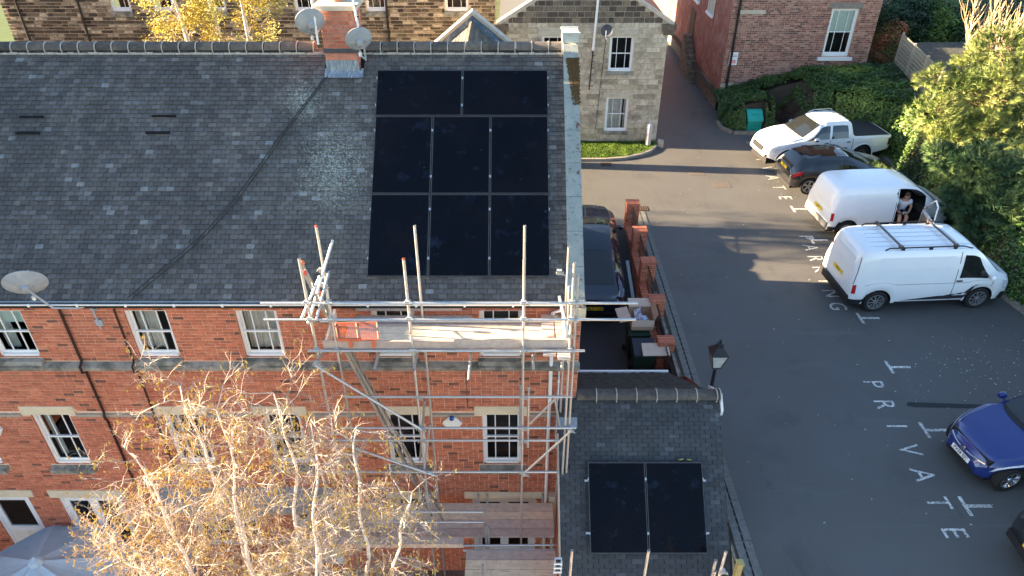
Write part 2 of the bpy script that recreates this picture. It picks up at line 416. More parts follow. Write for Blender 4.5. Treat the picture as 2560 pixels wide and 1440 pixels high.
rw = MB(); rw.box(4.26, 4.36, 13.25, 21.9, GG, G - .02); rw.box(4.32, 4.36, -20, 13.25, GG, G - .02); rw.box(1.2, 3.93, 12.9, 13.0, GG, -13.1); rw.build('retaining_wall', sillM, kind='structure')
# garden paving
pm = MB(); pm.quad((-14.3, -2, GG - .01), (4, -2, GG - .01), (4, 11, GG - .01), (-14.3, 11, GG - .01))
pav = pm.build('garden_patio', mortarM, kind='structure')
pieces('paving_slab', (-7, 7.5, GG), (1, 0, 0), (0, 1, 0), (0, 0, 1), 9, 3.5, .6, .9, .02, .02, pavM, pav, nmax=60, seed=5)
# ---- painted letters and bay marks on the car park
def text_mesh(s, size, name, mat, parent, mw, ext=0.0, bold=0.0, spacing=1.0):
    cu = bpy.data.curves.new(name, 'FONT'); cu.body = s; cu.size = size; cu.align_x = 'CENTER'; cu.align_y = 'CENTER'; cu.extrude = ext; cu.offset = bold; cu.space_character = spacing; cu.resolution_u = 3
    t = bpy.data.objects.new(name, cu); me = bpy.data.meshes.new_from_object(t); bpy.data.objects.remove(t)
    me.materials.clear(); me.materials.append(mat)
    o = bpy.data.objects.new(name, me); COL.objects.link(o); o.matrix_world = mw; adopt(o, parent); return o
def letters(word, x0, y0, x1, y1, size):
    for i, ch in enumerate(word):
        t = i / (len(word) - 1); x = x0 + (x1 - x0) * t; y = y0 + (y1 - y0) * t
        mw = Matrix.Translation((x, y, G + .007)) @ Matrix.Rotation(-math.pi / 2, 4, 'Z') @ Matrix.Diagonal((.82, 1, 1, 1))
        text_mesh(ch, size, 'painted_letter', markM, carpark, mw)
letters('PRIVATE', 10.46, 29.3, 10.22, 24.0, .70)
letters('PARKING', 9.98, 21.0, 9.50, 16.95, .70)
letters('PRIVATE', 9.12, 13.56, 8.85, 9.1, .70)
for x, y in ((10.46, 23.1), (10.34, 20.84), (10.17, 16.38), (10.05, 14.22), (9.87, 11.95), (9.66, 9.76), (9.5, 7.6)):
    b = MB(); b.box(x - .26, x - .18, y - .25, y + .25, G + .002, G + .004); b.box(x - .18, x + .33, y - .04, y + .04, G + .002, G + .004)
    b.build('bay_mark', markM, carpark)
b = MB(); pp = [(9.6, 12.78), (9.75, 12.72), (11, 12.68), (14, 12.55), (14, 12.72), (11, 12.83), (9.7, 12.9)]
b.poly([(x, y, G + .004) for x, y in pp]); b.build('tar_patch', patchM, carpark)
def grate(x, y, w_, h_, name, mat, bars=True):
    b = MB(); b.box(x - w_ / 2, x + w_ / 2, y - h_ / 2, y + h_ / 2, G + .001, G + .006, 0)
    if bars:
        for i in range(6): b.box(x - w_ / 2 + .03 + i * (w_ - .08) / 5, x - w_ / 2 + .05 + i * (w_ - .08) / 5, y - h_ / 2 + .02, y + h_ / 2 - .02, G + .006, G + .014, 1)
        for i in range(4): b.box(x - w_ / 2 + .02, x + w_ / 2 - .02, y - h_ / 2 + .02 + i * (h_ - .06) / 3, y - h_ / 2 + .04 + i * (h_ - .06) / 3, G + .006, G + .014, 1)
    b.build(name, [M('drain_dark', (.015, .013, .012), .8) if bars else mat, mat], carpark)
ironM = M('rusty_iron', (.13, .085, .065), .8, .3, 20)
grate(3.86, 27.05, .42, .36, 'drain_grate', ironM); grate(4.72, 23.12, .50, .40, 'drain_grate', ironM)
coverM = M('worn_cover', (.10, .085, .075), .85, .35, 18, patch=[(20, .5, .56, (.12, .10, .09), .7)])
grate(7.41, 26.23, .62, .50, 'manhole_cover', coverM, False); grate(8.14, 25.09, .66, .48, 'manhole_cover', coverM, False)
# ---- drainage channel beside the fence
ch = MB(); r = random.Random(3)
y = 22.9
pd = M('slot_dark', (.02, .02, .02), .9)
while y > 5:
    L_ = 1.0; x = 4.63 - (22.9 - y) * .004
    ch.tint = r.random()
    ch.box(x - .02 - .15, x - .02, y - L_ + .012, y, G + .002, G + .012, 0); ch.box(x + .02, x + .17, y - L_ + .012, y, G + .002, G + .012, 0)
    k = y - .05
    while k > y - L_ + .1: ch.box(x - .018, x + .018, k - .13, k, G + .002, G + .006, 1); k -= .2
    y -= L_
ch.build('drain_channel', [drainM, pd], carpark)
mv = MB(); mv.poly([(x, y, G + .0015) for x, y in [(4.36, 8), (4.45, 8), (4.45, 21.5), (4.36, 21.5)]]); mv.build('channel_edge', dirtM, carpark)
# ---- kerbs
def kerb(name, pts, h=.11, w_=.13, mat=kerbM):
    par_ = bpy.data.objects.new(name, MB().add([(pts[0][0], pts[0][1], G), (pts[0][0] + .01, pts[0][1], G), (pts[0][0], pts[0][1] + .01, G)], [(0, 1, 2)]).mesh(name, mat)); COL.objects.link(par_); par_['kind'] = 'structure'
    for i in range(len(pts) - 1):
        p, q = V3((*pts[i], G)), V3((*pts[i + 1], G)); d = (q - p); n = max(1, round(d.length / .92)); s = d / n; nn = V3((-d.y, d.x, 0)).normalized() * w_
        for k in range(n):
            b = MB(); b.tint = random.random(); b.par(p + s * k + s * .008, s * .984, nn, (0, 0, h)); b.build('kerb_stone', mat, par_)
    return par_
kg = [(1.5, 27.3), (2.87, 27.35), (3.8, 27.35), (4.66, 27.5), (5.4, 27.85), (5.9, 28.25), (6.22, 28.75), (6.38, 29.35)]
kerb('grass_kerb', kg)
gr = MB(); gr.poly([(x, y - -.1, G + .06) for x, y in kg] + [(6.25, 30.2, G + .06), (-3, 30.2, G + .06), (-3, 27.6, G + .06)]); gr.build('grass_bank', dirtM, kind='structure')
gl = MB(); r = random.Random(4)
def inpoly(x, y, P):
    c = False; j = len(P) - 1
    for i in range(len(P)):
        if (P[i][1] > y) != (P[j][1] > y) and x < (P[j][0] - P[i][0]) * (y - P[i][1]) / (P[j][1] - P[i][1]) + P[i][0]: c = not c
        j = i
    return c
gp_ = [(x, y + .14) for x, y in kg] + [(6.2, 29.28), (0, 29.28)]
for i in range(30000):
    x = r.uniform(1.0, 6.35); y = r.uniform(27.4, 29.28)
    if not inpoly(x, y, gp_): continue
    cl = noise.noise(V3((x * 2.2, y * 2.2, 0)))
    h = .05 + .05 * r.random() + .05 * max(0, cl); a = r.uniform(0, 6.3); gl.tint = min(1, max(0, .45 + .8 * cl + r.uniform(-.25, .25)))
    wx, wy = math.cos(a) * .016, math.sin(a) * .016; lx, ly = r.uniform(-.04, .04), r.uniform(-.04, .04)
    gl.add([(x - wx, y - wy, G + .06), (x + wx, y + wy, G + .06), (x + lx, y + ly, G + .06 + h)], [(0, 1, 2)])
gl.build('grass', grassM, kind='stuff')
# ================================================================== brick terrace house
AL = math.radians(41.3)
RU = V3((0, math.cos(AL), math.sin(AL))); RN = V3((0, -math.sin(AL), math.cos(AL)))
YF = 11.0; XL = -14.4; XR = 1.33; YE = 10.86; ZE = -7.61     # eaves line of the roof deck
RLEN = 5.46; ridge = V3((0, YE, ZE)) + RU * RLEN           # ridge line
house = thing('brick_house', 'long red brick house under a dark tiled roof, with a scaffold at its corner', 'house', (-6, 11, GG))
colsX = [(-12.15, -11.35), (-10.2, -9.38), (-7.42, -6.6), (-5.3, -4.5), (-2.7, -1.88), (-.63, .21)]
OPEN = []
for a, b in colsX: OPEN += [(a, b, -9.02, -7.88), (a, b, -12.10, -10.57)]
GOPEN = [(-12.25, -11.24, -15.7, -13.18), (-10.55, -9.1, -15.7, -13.2), (-7.62, -6.1, -15.0, -13.2), (-5.25, -4.2, -15.8, -13.2), (-2.72, -1.88, -14.8, -13.24), (-.93, .56, -15.8, -13.24)]
OPEN += GOPEN
opl = [(a - XL, b - XL, c - GG, d - GG) for a, b, c, d in OPEN]
wm = MB(); wall_mesh(wm, (XL, YF, GG), (1, 0, 0), (0, 0, 1), (0, -1, 0), XR - XL, -7.62 - GG, opl, .09, 0, 1)
fw = wm.build('front_wall', [mortarM, brickM], house)
solid = [(l - .17, r_ + .17, b, t) for l, r_, b, t in [(a - XL, b - XL, d - GG, d - GG + .235) for a, b, c, d in OPEN if d < -9]]
solid += [(0, 99, -9.29 - GG, -9.13 - GG), (0, 99, -10.62 - GG, -10.50 - GG)]
solid += [(a - XL - .1, b - XL + .1, c - GG - .2, c - GG) for a, b, c, d in OPEN[:12] if c < -9.5]
solid += [(-8.05 - XL, -4.1 - XL, -13.25 - GG, -12.85 - GG)]
pieces('brick', (XL, YF, GG), (1, 0, 0), (0, 0, 1), (0, -1, 0), XR - XL, -7.70 - GG, .0725, .222, .010, .010, brickM, fw, 300, opl + solid, tints=tintb, seed=11, headers=.12,
       part_ok=lambda x, y: (y < 1010 and x < 700) or (860 < x < 1430 and 930 < y < 1240), jit=.002)
wm = MB()
zr = lambda y: ZE + (y - YE) * math.tan(AL) - .05
YR = ridge.y; YB = 2 * YR - YE
wm.poly([(XR, YF, GG), (XR, YB - .2, GG), (XR, YB - .2, ZE - .1), (XR, YR, ridge.z - .1), (XR, YF, zr(YF))])
wm.poly([(XL, YF, GG), (XL, YF, zr(YF)), (XL, YR, ridge.z - .1), (XL, YB - .2, ZE - .1), (XL, YB - .2, GG)])
wm.quad((XL, YB - .2, GG), (XL, YB - .2, ZE), (XR, YB - .2, ZE), (XR, YB - .2, GG))
wm.build('side_wall', brickM, house)
# unseen taller terrace and front wing, added to shade the roof and car park
nb = thing('added_shade_terrace', 'unseen taller house and wing added beyond the left edge to block the sun', 'house', (-26, 11, GG))
b = MB(); x0, x1 = -44, XL - .9
up = 3.5
b.prism([(x0, YF + 1.4, GG), (x0, YB - .2, GG), (x0, YB - .2, ZE + up), (x0, YR, ridge.z - .05 + up), (x0, YF + 1.4, ZE + up + 1.19)], (x1 - x0, 0, 0)); b.build('wall', brickM, nb)
b = MB(); b.prism([(x0, YE + 1.4, ZE - .03 + up + 1.23), (x0, YR, ridge.z + up), (x0, YB, ZE + up), (x0, YB, ZE - .12 + up), (x0, YR, ridge.z - .12 + up), (x0, YE + 1.4, ZE - .15 + up + 1.23)], (x1 - x0, 0, 0)); b.build('roof', tileM, nb)
wz = -3.8; wx0, wx1, wy0 = -22.6, -15.4, 9.6; wc = (wx0 + wx1) / 2
b = MB(); b.prism([(wx0, wy0, GG), (wx1, wy0, GG), (wx1, wy0, wz - 3.1), (wc, wy0, wz - .05), (wx0, wy0, wz - 3.1)], (0, 5.6, 0)); b.build('shade_wing_wall', brickM, nb)
b = MB(); b.prism([(wx0 - .2, wy0 - .15, wz - 3.3), (wc, wy0 - .15, wz), (wx1 + .2, wy0 - .15, wz - 3.3), (wx1 + .2, wy0 - .15, wz - 3.42), (wc, wy0 - .15, wz - .14), (wx0 - .2, wy0 - .15, wz - 3.42)], (0, 6.4, 0)); b.build('shade_wing_roof', tileM, nb)
# projecting dentils under the gutter
db = MB(); x = XL; i = 0
while x < XR - .2:
    db.tint = tintb(random); db.box(x, x + .105, YF - .06, YF + .01, -7.80, -7.735); x += .165
for x in range(70):
    db.tint = tintb(random); xx = XL + x * .225
    if xx + .215 < XR: db.box(xx, xx + .215, YF - .075, YF + .01, -7.728, -7.66)
db.build('dentil_brick', brickM, house, split=True)
st = MB(); x = XL
while x < XR:
    x2 = min(x + random.uniform(.8, 1.1), XR + .03); st.tint = random.random()
    st.prism([(x, YF - .012, -9.29), (x, YF - .11, -9.29), (x, YF - .12, -9.20), (x, YF - .012, -9.13)], (x2 - x - .006, 0, 0)); x = x2
st.build('string_course', [sillM], house, split=True)
stm = M('dressed_band', (.36, .32, .26), .9, .2, 6, patch=[(3, .5, .65, (.2, .19, .16), .5)])
st = MB()
gaps = sorted([(a - .17, b + .17) for a, b in colsX]); x = XL
for a, b in gaps + [(XR + .02, 99)]:
    st.box(x, min(a, XR + .02) - .003, YF - .05, YF + .01, -10.615, -10.545); x = b + .003
st.build('string_course', stm, house, split=True)
for a, b, c, d in OPEN:
    if d > -9: continue
    if c == -15.0 or (a, b) == (-5.25, -4.2): continue
    l = MB(); mid = (a + b) / 2
    for p, q in ([(a - .16, mid - .004), (mid + .004, b + .16)] if b - a > 1.2 else [(a - .16, b + .16)]): l.box(p, q, YF - .025, YF + .05, d, d + .23)
    l.build('lintel', lintM, house)
for i, (a, b) in enumerate(colsX):
    s = MB(); s.prism([(a - .08, YF - .012, -12.27), (a - .08, YF - .14, -12.27), (a - .08, YF - .14, -12.16), (a - .08, YF + .08, -12.095)], (b - a + .16, 0, 0)); s.build('sill', sillM, house)
    s = MB(); s.prism([(a - .04, YF - .012, -9.13), (a - .04, YF - .13, -9.14), (a - .04, YF - .10, -9.06), (a - .04, YF + .08, -9.018)], (b - a + .08, 0, 0)); s.build('sill', sillM, house)
cur = {0: (), 1: ((0, .35), (.8, 1)), 2: ((0, .25), (.25, .6)), 3: ((0, 1),), 4: (), 5: ()}
for i, (a, b) in enumerate(colsX):
    window(house, a, b, -9.02, -7.88, YF, curt=cur[i], blind=.35 if i == 1 else 0)
    window(house, a, b, -12.10, -10.57, YF, curt=((0, .2),) if i in (1, 2) else ())
def door(parent, X0, X1, Z0, Z1, Y, leaves=1, glaze=.55, mat=whiteM):
    f = MB(); f.box(X0, X0 + .07, Y + .03, Y + .12, Z0, Z1); f.box(X1 - .07, X1, Y + .03, Y + .12, Z0, Z1); f.box(X0 + .07, X1 - .07, Y + .03, Y + .12, Z1 - .07, Z1)
    n = leaves; wdt = (X1 - X0 - .14) / n; gl = []
    for k in range(n):
        a, b = X0 + .07 + k * wdt, X0 + .07 + (k + 1) * wdt; zg = Z1 - .07 - (Z1 - Z0) * glaze
        f.box(a, a + .1, Y + .05, Y + .10, Z0, Z1 - .07); f.box(b - .1, b, Y + .05, Y + .10, Z0, Z1 - .07)
        f.box(a + .1, b - .1, Y + .05, Y + .10, Z1 - .19, Z1 - .07); f.box(a + .1, b - .1, Y + .05, Y + .10, Z0, zg)
        for m_ in range(2): f.box(a + .16 + m_ * (wdt - .3) / 2, a + .14 + (m_ + .82) * (wdt - .2) / 2, Y + .035, Y + .05, Z0 + .25, max(zg - .12, Z0 + .3))
        gl.append((a + .1, b - .1, zg, Z1 - .19))
    d = f.build('door', mat, parent)
    for a, b, c, e in gl:
        g = MB(); g.quad((a, Y + .08, c), (b, Y + .08, c), (b, Y + .08, e), (a, Y + .08, e)); g.build('pane', glassM, d)
    h = MB(); h.box((X0 + X1) / 2 + (.05 if n > 1 else (X1 - X0) / 2 - .2), (X0 + X1) / 2 + (.17 if n > 1 else (X1 - X0) / 2 - .1), Y + .02, Y + .05, (Z0 + Z1) / 2 - .2, (Z0 + Z1) / 2 - .17); h.build('handle', steelM, d)
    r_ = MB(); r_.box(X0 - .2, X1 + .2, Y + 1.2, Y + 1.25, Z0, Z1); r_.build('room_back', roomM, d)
door(house, -12.25, -11.24, -15.7, -13.18, YF, 1, .42); door(house, -10.55, -9.1, -15.7, -13.2, YF, 2, .75)
door(house, -5.25, -4.2, -15.8, -13.2, YF, 1, .3); door(house, -.93, .56, -15.8, -13.24, YF, 2, .7, M('grey_white_paint', (.60, .63, .66), .4, .05))
window(house, -7.62, -6.1, -15.0, -13.2, YF, cols=(1, 1, 1, 1), rows=(2, 2)); window(house, -2.72, -1.88, -14.8, -13.24, YF)
cb = MB(); cb.prism([(-8.03, YF - .012, -12.86), (-8.03, YF - .55, -13.02), (-8.03, YF - .55, -13.14), (-8.03, YF - .012, -13.14)], (3.93, 0, 0)); cb.build('canopy', M('weathered_lead', (.33, .33, .31), .7, .25, 6), house)
# roof deck and tiles
rd = MB()
rd.prism([(XL, YE, ZE - .06), (XL, ridge.y, ridge.z - .06), (XL, YB, ZE - .06), (XL, YB, ZE - .12), (XL, ridge.y, ridge.z - .2), (XL, YE, ZE - .12)], (XR - XL - .2, 0, 0))
roof = rd.build('roof', M('roof_felt', (.02, .02, .02), .9), house)
chx = (-3.80, -3.05); UX = V3((1, 0, 0))
topen = [(chx[0] - XL - .02, chx[1] - XL + .02, 4.78, 9)]
# black strips stand in for the dark openings of vent tiles
for px_, py_ in ((80, 295), (410, 293), (70, 336), (395, 335)):
    d = dr(px_, py_); P0 = V3((0, YE, ZE)); t = RN.dot(P0) / RN.dot(d); P = d * t; vb = MB(); vb.par(P + RN * .004 - UX * .24, UX * .48, RU * .035, RN * .03); vb.build('vent_slot', M('vent_dark', (.006, .006, .007), .9), roof)
pieces('roof_tile', (XL, YE, ZE - .03), (1, 0, 0), RU, RN, 15.50, 5.42, .0985, .168, .0022, .007, tileM, roof, 300, topen, seed=21, tilt=.020, lap=.10,
       part_ok=lambda x, y: x < 730 or y < 165, tints=lambda r: (r.uniform(.93, 1) if r.random() < .035 else r.uniform(.15, .85)), jit=.002)
bt = MB(); Rb = V3((0, -math.cos(AL), math.sin(AL))); Nb = V3((0, math.sin(AL), math.cos(AL)))
for k in range(40): bt.tint = random.random(); bt.par(V3((XL, YB, ZE - .05)) + Rb * (k * .13), (XR - XL - .25, 0, 0), Rb * .128, Nb * (.02))
bt.build('rear_tiles', tileM, roof)
x = XL; k = 0
while x < 1.0:
    if not (chx[0] - .30 < x < chx[1] - .05):
        a = MB(); a.tint = random.random(); n = 8; pr = [(math.cos(math.pi * (j / n)) * .145, math.sin(math.pi * j / n) * .135) for j in range(n + 1)]
        L_ = min(.31, 1.02 - x)
        for j in range(n):
            (p1, q1), (p2, q2) = pr[j], pr[j + 1]
            a.quad((x, ridge.y + p1, ridge.z - .045 + q1), (x, ridge.y + p2, ridge.z - .045 + q2), (x + L_, ridge.y + p2, ridge.z - .045 + q2), (x + L_, ridge.y + p1, ridge.z - .045 + q1))
        a.poly([(x, ridge.y + p, ridge.z - .045 + q) for p, q in pr]); a.poly([(x + L_, ridge.y + p, ridge.z - .045 + q) for p, q in reversed(pr)])
        a.build('ridge_tile', ridgeM, roof, smooth=True)
        m_ = MB(); m_.lathe([(0, .12), (.0, .149), (.018, .147), (.018, .12)], (x + L_ - .004, ridge.y, ridge.z - .045), (1, 0, 0), 14); m_.build('mortar_joint', mortarRM, roof)
    x += .345
b = MB(); r = random.Random(9); x = XL
while x < 1.0:
    q = r.uniform(.05, .3); b.box(x, x + q * .95, ridge.y - .152, ridge.y - .13, ridge.z - .13, ridge.z - .10 + r.uniform(0, .02)); x += q
b.build('mortar_bedding', mortarRM, roof)
# gutter and fascia
g = MB()
g.box(XL, 1.0, YE + .03, YE + .05, -7.72, -7.60, 0)
n = 6; pr = [(-math.cos(math.pi * j / n) * .055, -math.sin(math.pi * j / n) * .055) for j in range(n + 1)]
gy, gz = YE - .035, -7.585
for j in range(n):
    (p1, q1), (p2, q2) = pr[j], pr[j + 1]
    g.quad((XL, gy + p1, gz + q1), (1.0, gy + p1, gz + q1), (1.0, gy + p2, gz + q2), (XL, gy + p2, gz + q2), 1)
    g.quad((XL, gy + p1 * .92, gz + q1 * .92), (1.0, gy + p1 * .92, gz + q1 * .92), (1.0, gy + p2 * .92, gz + q2 * .92), (XL, gy + p2 * .92, gz + q2 * .92), 2)
g.box(XL, 1.0, gy - .062, gy - .05, gz - .006, gz + .006, 1)
x = XL
while x < 1: g.box(x, x + .04, gy - .066, gy - .045, gz - .05, gz + .012, 1); x += .9
g.build('gutter', [whiteM, upvcM, greyPlM], house)
for X, zt_, lo in ((-8.59, -7.72, GG), (-7.55, -7.68, GG)):
    b = MB(); pts = [(X, YF - .04, zt_), (X, YF - .04, -9.10), (X, YF - .15, -9.16), (X, YF - .15, -9.31), (X, YF - .04, -9.38), (X, YF - .04, -10.50), (X, YF - .08, -10.56), (X, YF - .08, -10.64), (X, YF - .04, -10.70), (X, YF - .04, lo)]
    b.pipe(pts, .026 if X < -8 else .019, 7); b.build('downpipe', pipeM, house, smooth=True)
b = MB(); b.pipe([(.93, gy, gz - .04), (.93, gy, gz - .16), (.78, YF - .06, gz - .30), (.78, YF - .06, GG)], .038, 8); b.build('downpipe', upvcM, house, smooth=True, label='white plastic downpipe')
b = MB(); b.pipe([(.95, YF - .04, -9.35), (.95, YF - .04, -11.55), (1.15, YF - .04, -11.58)], .016, 6)
for z in (-9.6, -10.2, -10.9, -11.3): b.tube((.95, YF - .04, z), (.95, YF - .04, z - .05), .026)
b.build('waste_pipe', upvcM, house, smooth=True)
b = MB(); b.pipe([(-.93, YF - .02, -9.4), (-.93, YF - .02, -10.32), (-.90, YF - .02, -10.38), (.55, YF - .02, -10.38)], .006, 5); b.build('cable', pipeM, house)
# parapet coping on the right verge
pr_ = [(-.05, .16), (5.42, .16)]
cp_ = MB()
L0 = -.05; X0, X1 = 1.04, 1.34
P = lambda s_, h, x: V3((x, YE, ZE)) + RU * s_ + RN * h
cpo = None
segs = [L0]
while segs[-1] < 5.35: segs.append(segs[-1] + .70)
segs[-1] = 5.36
bw = MB(); bw.par(P(-.1, -.25, X0 + .02), (X1 - X0 - .04, 0, 0), RU * 5.5, RN * .40); bw.par(V3((X0 + .02, YB + .1, ZE)) + Nb * -.25, (X1 - X0 - .04, 0, 0), Rb * 5.5, Nb * .40)
par_ = bw.build('parapet', M('parapet_render', (.66, .60, .52), .8, .15, 6), house)
for i in range(len(segs) - 1):
    b = MB(); b.tint = random.random(); b.par(P(segs[i] + .004, .152, X0), (X1 - X0, 0, 0), RU * (segs[i + 1] - segs[i] - .008), RN * .05); b.build('coping_stone', copingM, par_)
for i in range(8):
    b = MB(); b.par(V3((X0, YB, ZE)) + Rb * (i * .67) + Nb * .152, (X1 - X0, 0, 0), Rb * .66, Nb * .05); b.build('coping_stone', copingM, par_)
b = MB(); a = P(5.18, .19, X0 - .01); b.box(X0 - .012, X1 + .02, ridge.y - .12, ridge.y + .26, ridge.z + .10, ridge.z + .30); b.box(X0 - .03, X1 + .05, ridge.y - .15, ridge.y - .10, ridge.z + .27, ridge.z + .31); b.box(X0 - .03, X1 + .03, ridge.y + .24, ridge.y + .29, ridge.z + .28, ridge.z + .32)
b.build('apex_stone', M('pale_stone', (.40, .45, .43), .8, .2, 18), par_)
b = MB(); r = random.Random(12)
for i in range(900):
    s_ = 5.05 - abs(r.gauss(0, .5)) * 1.1; xx = r.uniform(X0 + .06 + max(0, (5.0 - s_)) * .11, X1 + .01)
    if s_ < 4.0: continue
    z = r.uniform(.01, .03); c = P(s_, .20, xx); sz = r.uniform(.012, .035)
    b.add([c + V3((-sz, 0, 0)), c + RU * sz, c + V3((sz, 0, 0)), c - RU * sz, c + RN * z], [(0, 3, 4), (3, 2, 4), (2, 1, 4), (1, 0, 4)])
b.build('moss', mossM, par_, kind='stuff')
rustM = M('rust_stain', (.13, .045, .03), .9, .4, 30)
for s_, k in ((3.55, .07), (3.05, .0), (2.55, .03)):
    b = MB(); c = P(s_, .205, X1 - .06)
    for j in range(7):
        a = j * .9; b.add([c + V3((math.cos(a), 0, 0)) * (.02 + k * random.random()) + RU * math.sin(a) * .03, c + V3((math.cos(a + .5), 0, 0)) * .03 + RU * math.sin(a + .5) * (.02 + k), c + RN * .012], [(0, 1, 2)])
    b.build('iron_stain', rustM, par_)
# kneeler with leaves gathered on it
b = MB(); b.box(1.03, 1.37, 10.66, 10.98, -7.86, -7.60); kn = b.build('kneeler', stoneTrimM, house)
b = MB(); r = random.Random(2)
for i in range(500):
    c = V3((r.uniform(1.05, 1.36), r.uniform(10.68, 11.0), -7.585 + r.random() * .09)); a = r.uniform(0, 6.3); q = r.uniform(.014, .03); b.tint = r.random()
    u_ = V3((math.cos(a), math.sin(a), r.uniform(-.5, .5))) * q; v_ = V3((-math.sin(a), math.cos(a), r.uniform(-.5, .5))) * q * .7
    b.quad(c - u_, c - v_, c + u_, c + v_)
b.build('fallen_leaves', M('dry_leaf', [(0, (.18, .08, .03)), (1, (.50, .30, .13))], .8, .3, 20), house, kind='stuff')
# cables hanging over the roof, from the chimney dish to the gutter
def roofpt(x, y, h=.04):
    d = dr(x, y); P0 = V3((0, YE, ZE)) + RN * h; return d * (RN.dot(P0) / RN.dot(d))
for off in (0, 11):
    b = MB(); pts = [roofpt(x + off * (.4 + i * .12), y) for i, (x, y) in enumerate(((815, 190), (760, 262), (700, 340), (640, 425), (580, 505), (500, 592), (420, 660), (350, 718), (318, 745)))]
    b.pipe(pts, .011, 5); b.build('aerial_cable', blackM, roof)
# chimney
CY0, CY1, CX0, CX1 = 14.50, 15.25, -3.76, -3.12; CZ0, CZ1 = -4.75, -3.16
cm = MB(); cm.box(CX0, CX1, CY0, CY1, CZ0, CZ1); chim = cm.build('chimney', M('chimney_mortar', (.40, .30, .24), .9, .2, 10), house)
for O, U, N, wd, sd in (((CX0, CY0, CZ0), (1, 0, 0), (0, -1, 0), CX1 - CX0, 1), ((CX1, CY0, CZ0), (0, 1, 0), (1, 0, 0), CY1 - CY0, 2), ((CX0, CY1, CZ0), (0, -1, 0), (-1, 0, 0), CY1 - CY0, 3)):
    pieces('brick', O, U, (0, 0, 1), N, wd, CZ1 - CZ0 - .05, .075, .222, .010, .009, M('chimney_brick', [(0, (.40, .13, .085)), (1, (.60, .23, .14))], .85, .25, 12, bump=.3, patch=[(4, .5, .62, (.45, .22, .17), .6)]), chim, 100, seed=sd)
b = MB(); b.box(CX0 - .10, CX1 + .10, CY0 - .09, CY1 + .09, CZ1 - .03, CZ1 + .06); b.build('cap_stone', stoneTrimM, chim)
b = MB(); b.box(CX0 - .02, CX1 + .02, CY0 - .02, CY1 + .02, -4.02, -3.93); b.build('tray_band', M('dark_lead', (.07, .07, .08), .5, .2), chim)
b = MB(); b.lathe([(0, .13), (.35, .11), (.36, .14), (.42, .14), (.42, .10), (.1, .10)], ((CX0 + CX1) / 2 - .02, (CY0 + CY1) / 2, CZ1 + .06), (0, 0, 1), 16); b.build('chimney_pot', M('terracotta', (.45, .20, .12), .8, .1), chim, smooth=True)
b = MB(); a = roofpt(812, 194, .035); c = roofpt(908, 194, .035); b.quad(a, c, c + RU * .18, a + RU * .18); b.quad((CX0 - .01, CY0 - .014, CZ0 + .15), (CX1 + .01, CY0 - .014, CZ0 + .15), (CX1 + .01, CY0 - .014, -4.16), (CX0 - .01, CY0 - .014, -4.16))
b.par(a - V3((0, 0, 0)), RU * .20, V3((.05, 0, 0)), RN * .02); b.par(c - V3((.05, 0, 0)), RU * .20, V3((.05, 0, 0)), RN * .02)
b.build('lead_apron', leadM, chim)
# ================================================================== solar panels
def panel(c00, U, Vv, Nn, wd, hg, label, group, landscape=False):
    c00 = V3(c00); t = .035
    root = thing('solar_panel', label, 'solar panel', c00, group)
    fr_ = MB(); e = .012
    for o, a, b_ in ((c00, U * wd, Vv * e), (c00 + Vv * (hg - e), U * wd, Vv * e), (c00 + Vv * e, U * e, Vv * (hg - 2 * e)), (c00 + U * (wd - e) + Vv * e, U * e, Vv * (hg - 2 * e))): fr_.par(o, a, b_, Nn * t)
    fr_.build('frame', pvfM, root)
    g_ = MB(); g_.par(c00 + (U + Vv) * e, U * (wd - 2 * e), Vv * (hg - 2 * e), Nn * (t - .003)); g_.build('glass', pvM, root)
    cl = MB()
    for q in (.2, .8):
        for s_ in (-.012, wd - .006): cl.par(c00 + U * s_ + Vv * hg * q, U * .018, Vv * .05, Nn * (t + .008))
    cl.build('clamp', steelM, root, split=True)
UX = V3((1, 0, 0))
base = V3((-2.73, 11.24, -7.27)); pw, ph = 1.134, 1.722; gp = .022; names3 = ('left', 'middle', 'right')
phr = 1.652
for row in range(2):
    for c in range(3):
        panel(base + UX * c * (pw + gp) + RU * row * (phr + gp), UX, RU, RN, pw, phr, ('black portrait solar panel %s of the %s row of three' % (('at left end', 'in the middle', 'at right end')[c], ('bottom', 'middle')[row])), 'solar panels on the tiled roof')
for c in range(2):
    panel(base + UX * (c * (ph + gp) - .01) + RU * 2 * (phr + gp), UX, RU, RN, ph, 1.02, 'black landscape solar panel at the %s of the top pair below the ridge' % ('left', 'right')[c], 'solar panels on the tiled roof')
rl = MB()
for q in (.35, 1.3, 2.0, 2.95, 3.55, 4.15): rl.par(base + RU * q - RN * .06 - UX * .07, UX * 3.62, RU * .04, RN * .04)
rl.build('mounting_rail', steelM, roof, split=True)
bm = MB()
for i in range(120): bm.tube(base - UX * (.015 + .03 * random.random()) + RU * (i * .034) - RN * .09, base - UX * .005 + RU * (i * .034 + .01) + RN * .0, .004, n=3)
for i in range(150): bm.tube(base + UX * (i * .0233) - RU * .05 - RN * .09, base + UX * (i * .0233) + RN * .0, .003, n=3)
bm.build('bird_guard', meshM, roof, kind='stuff')
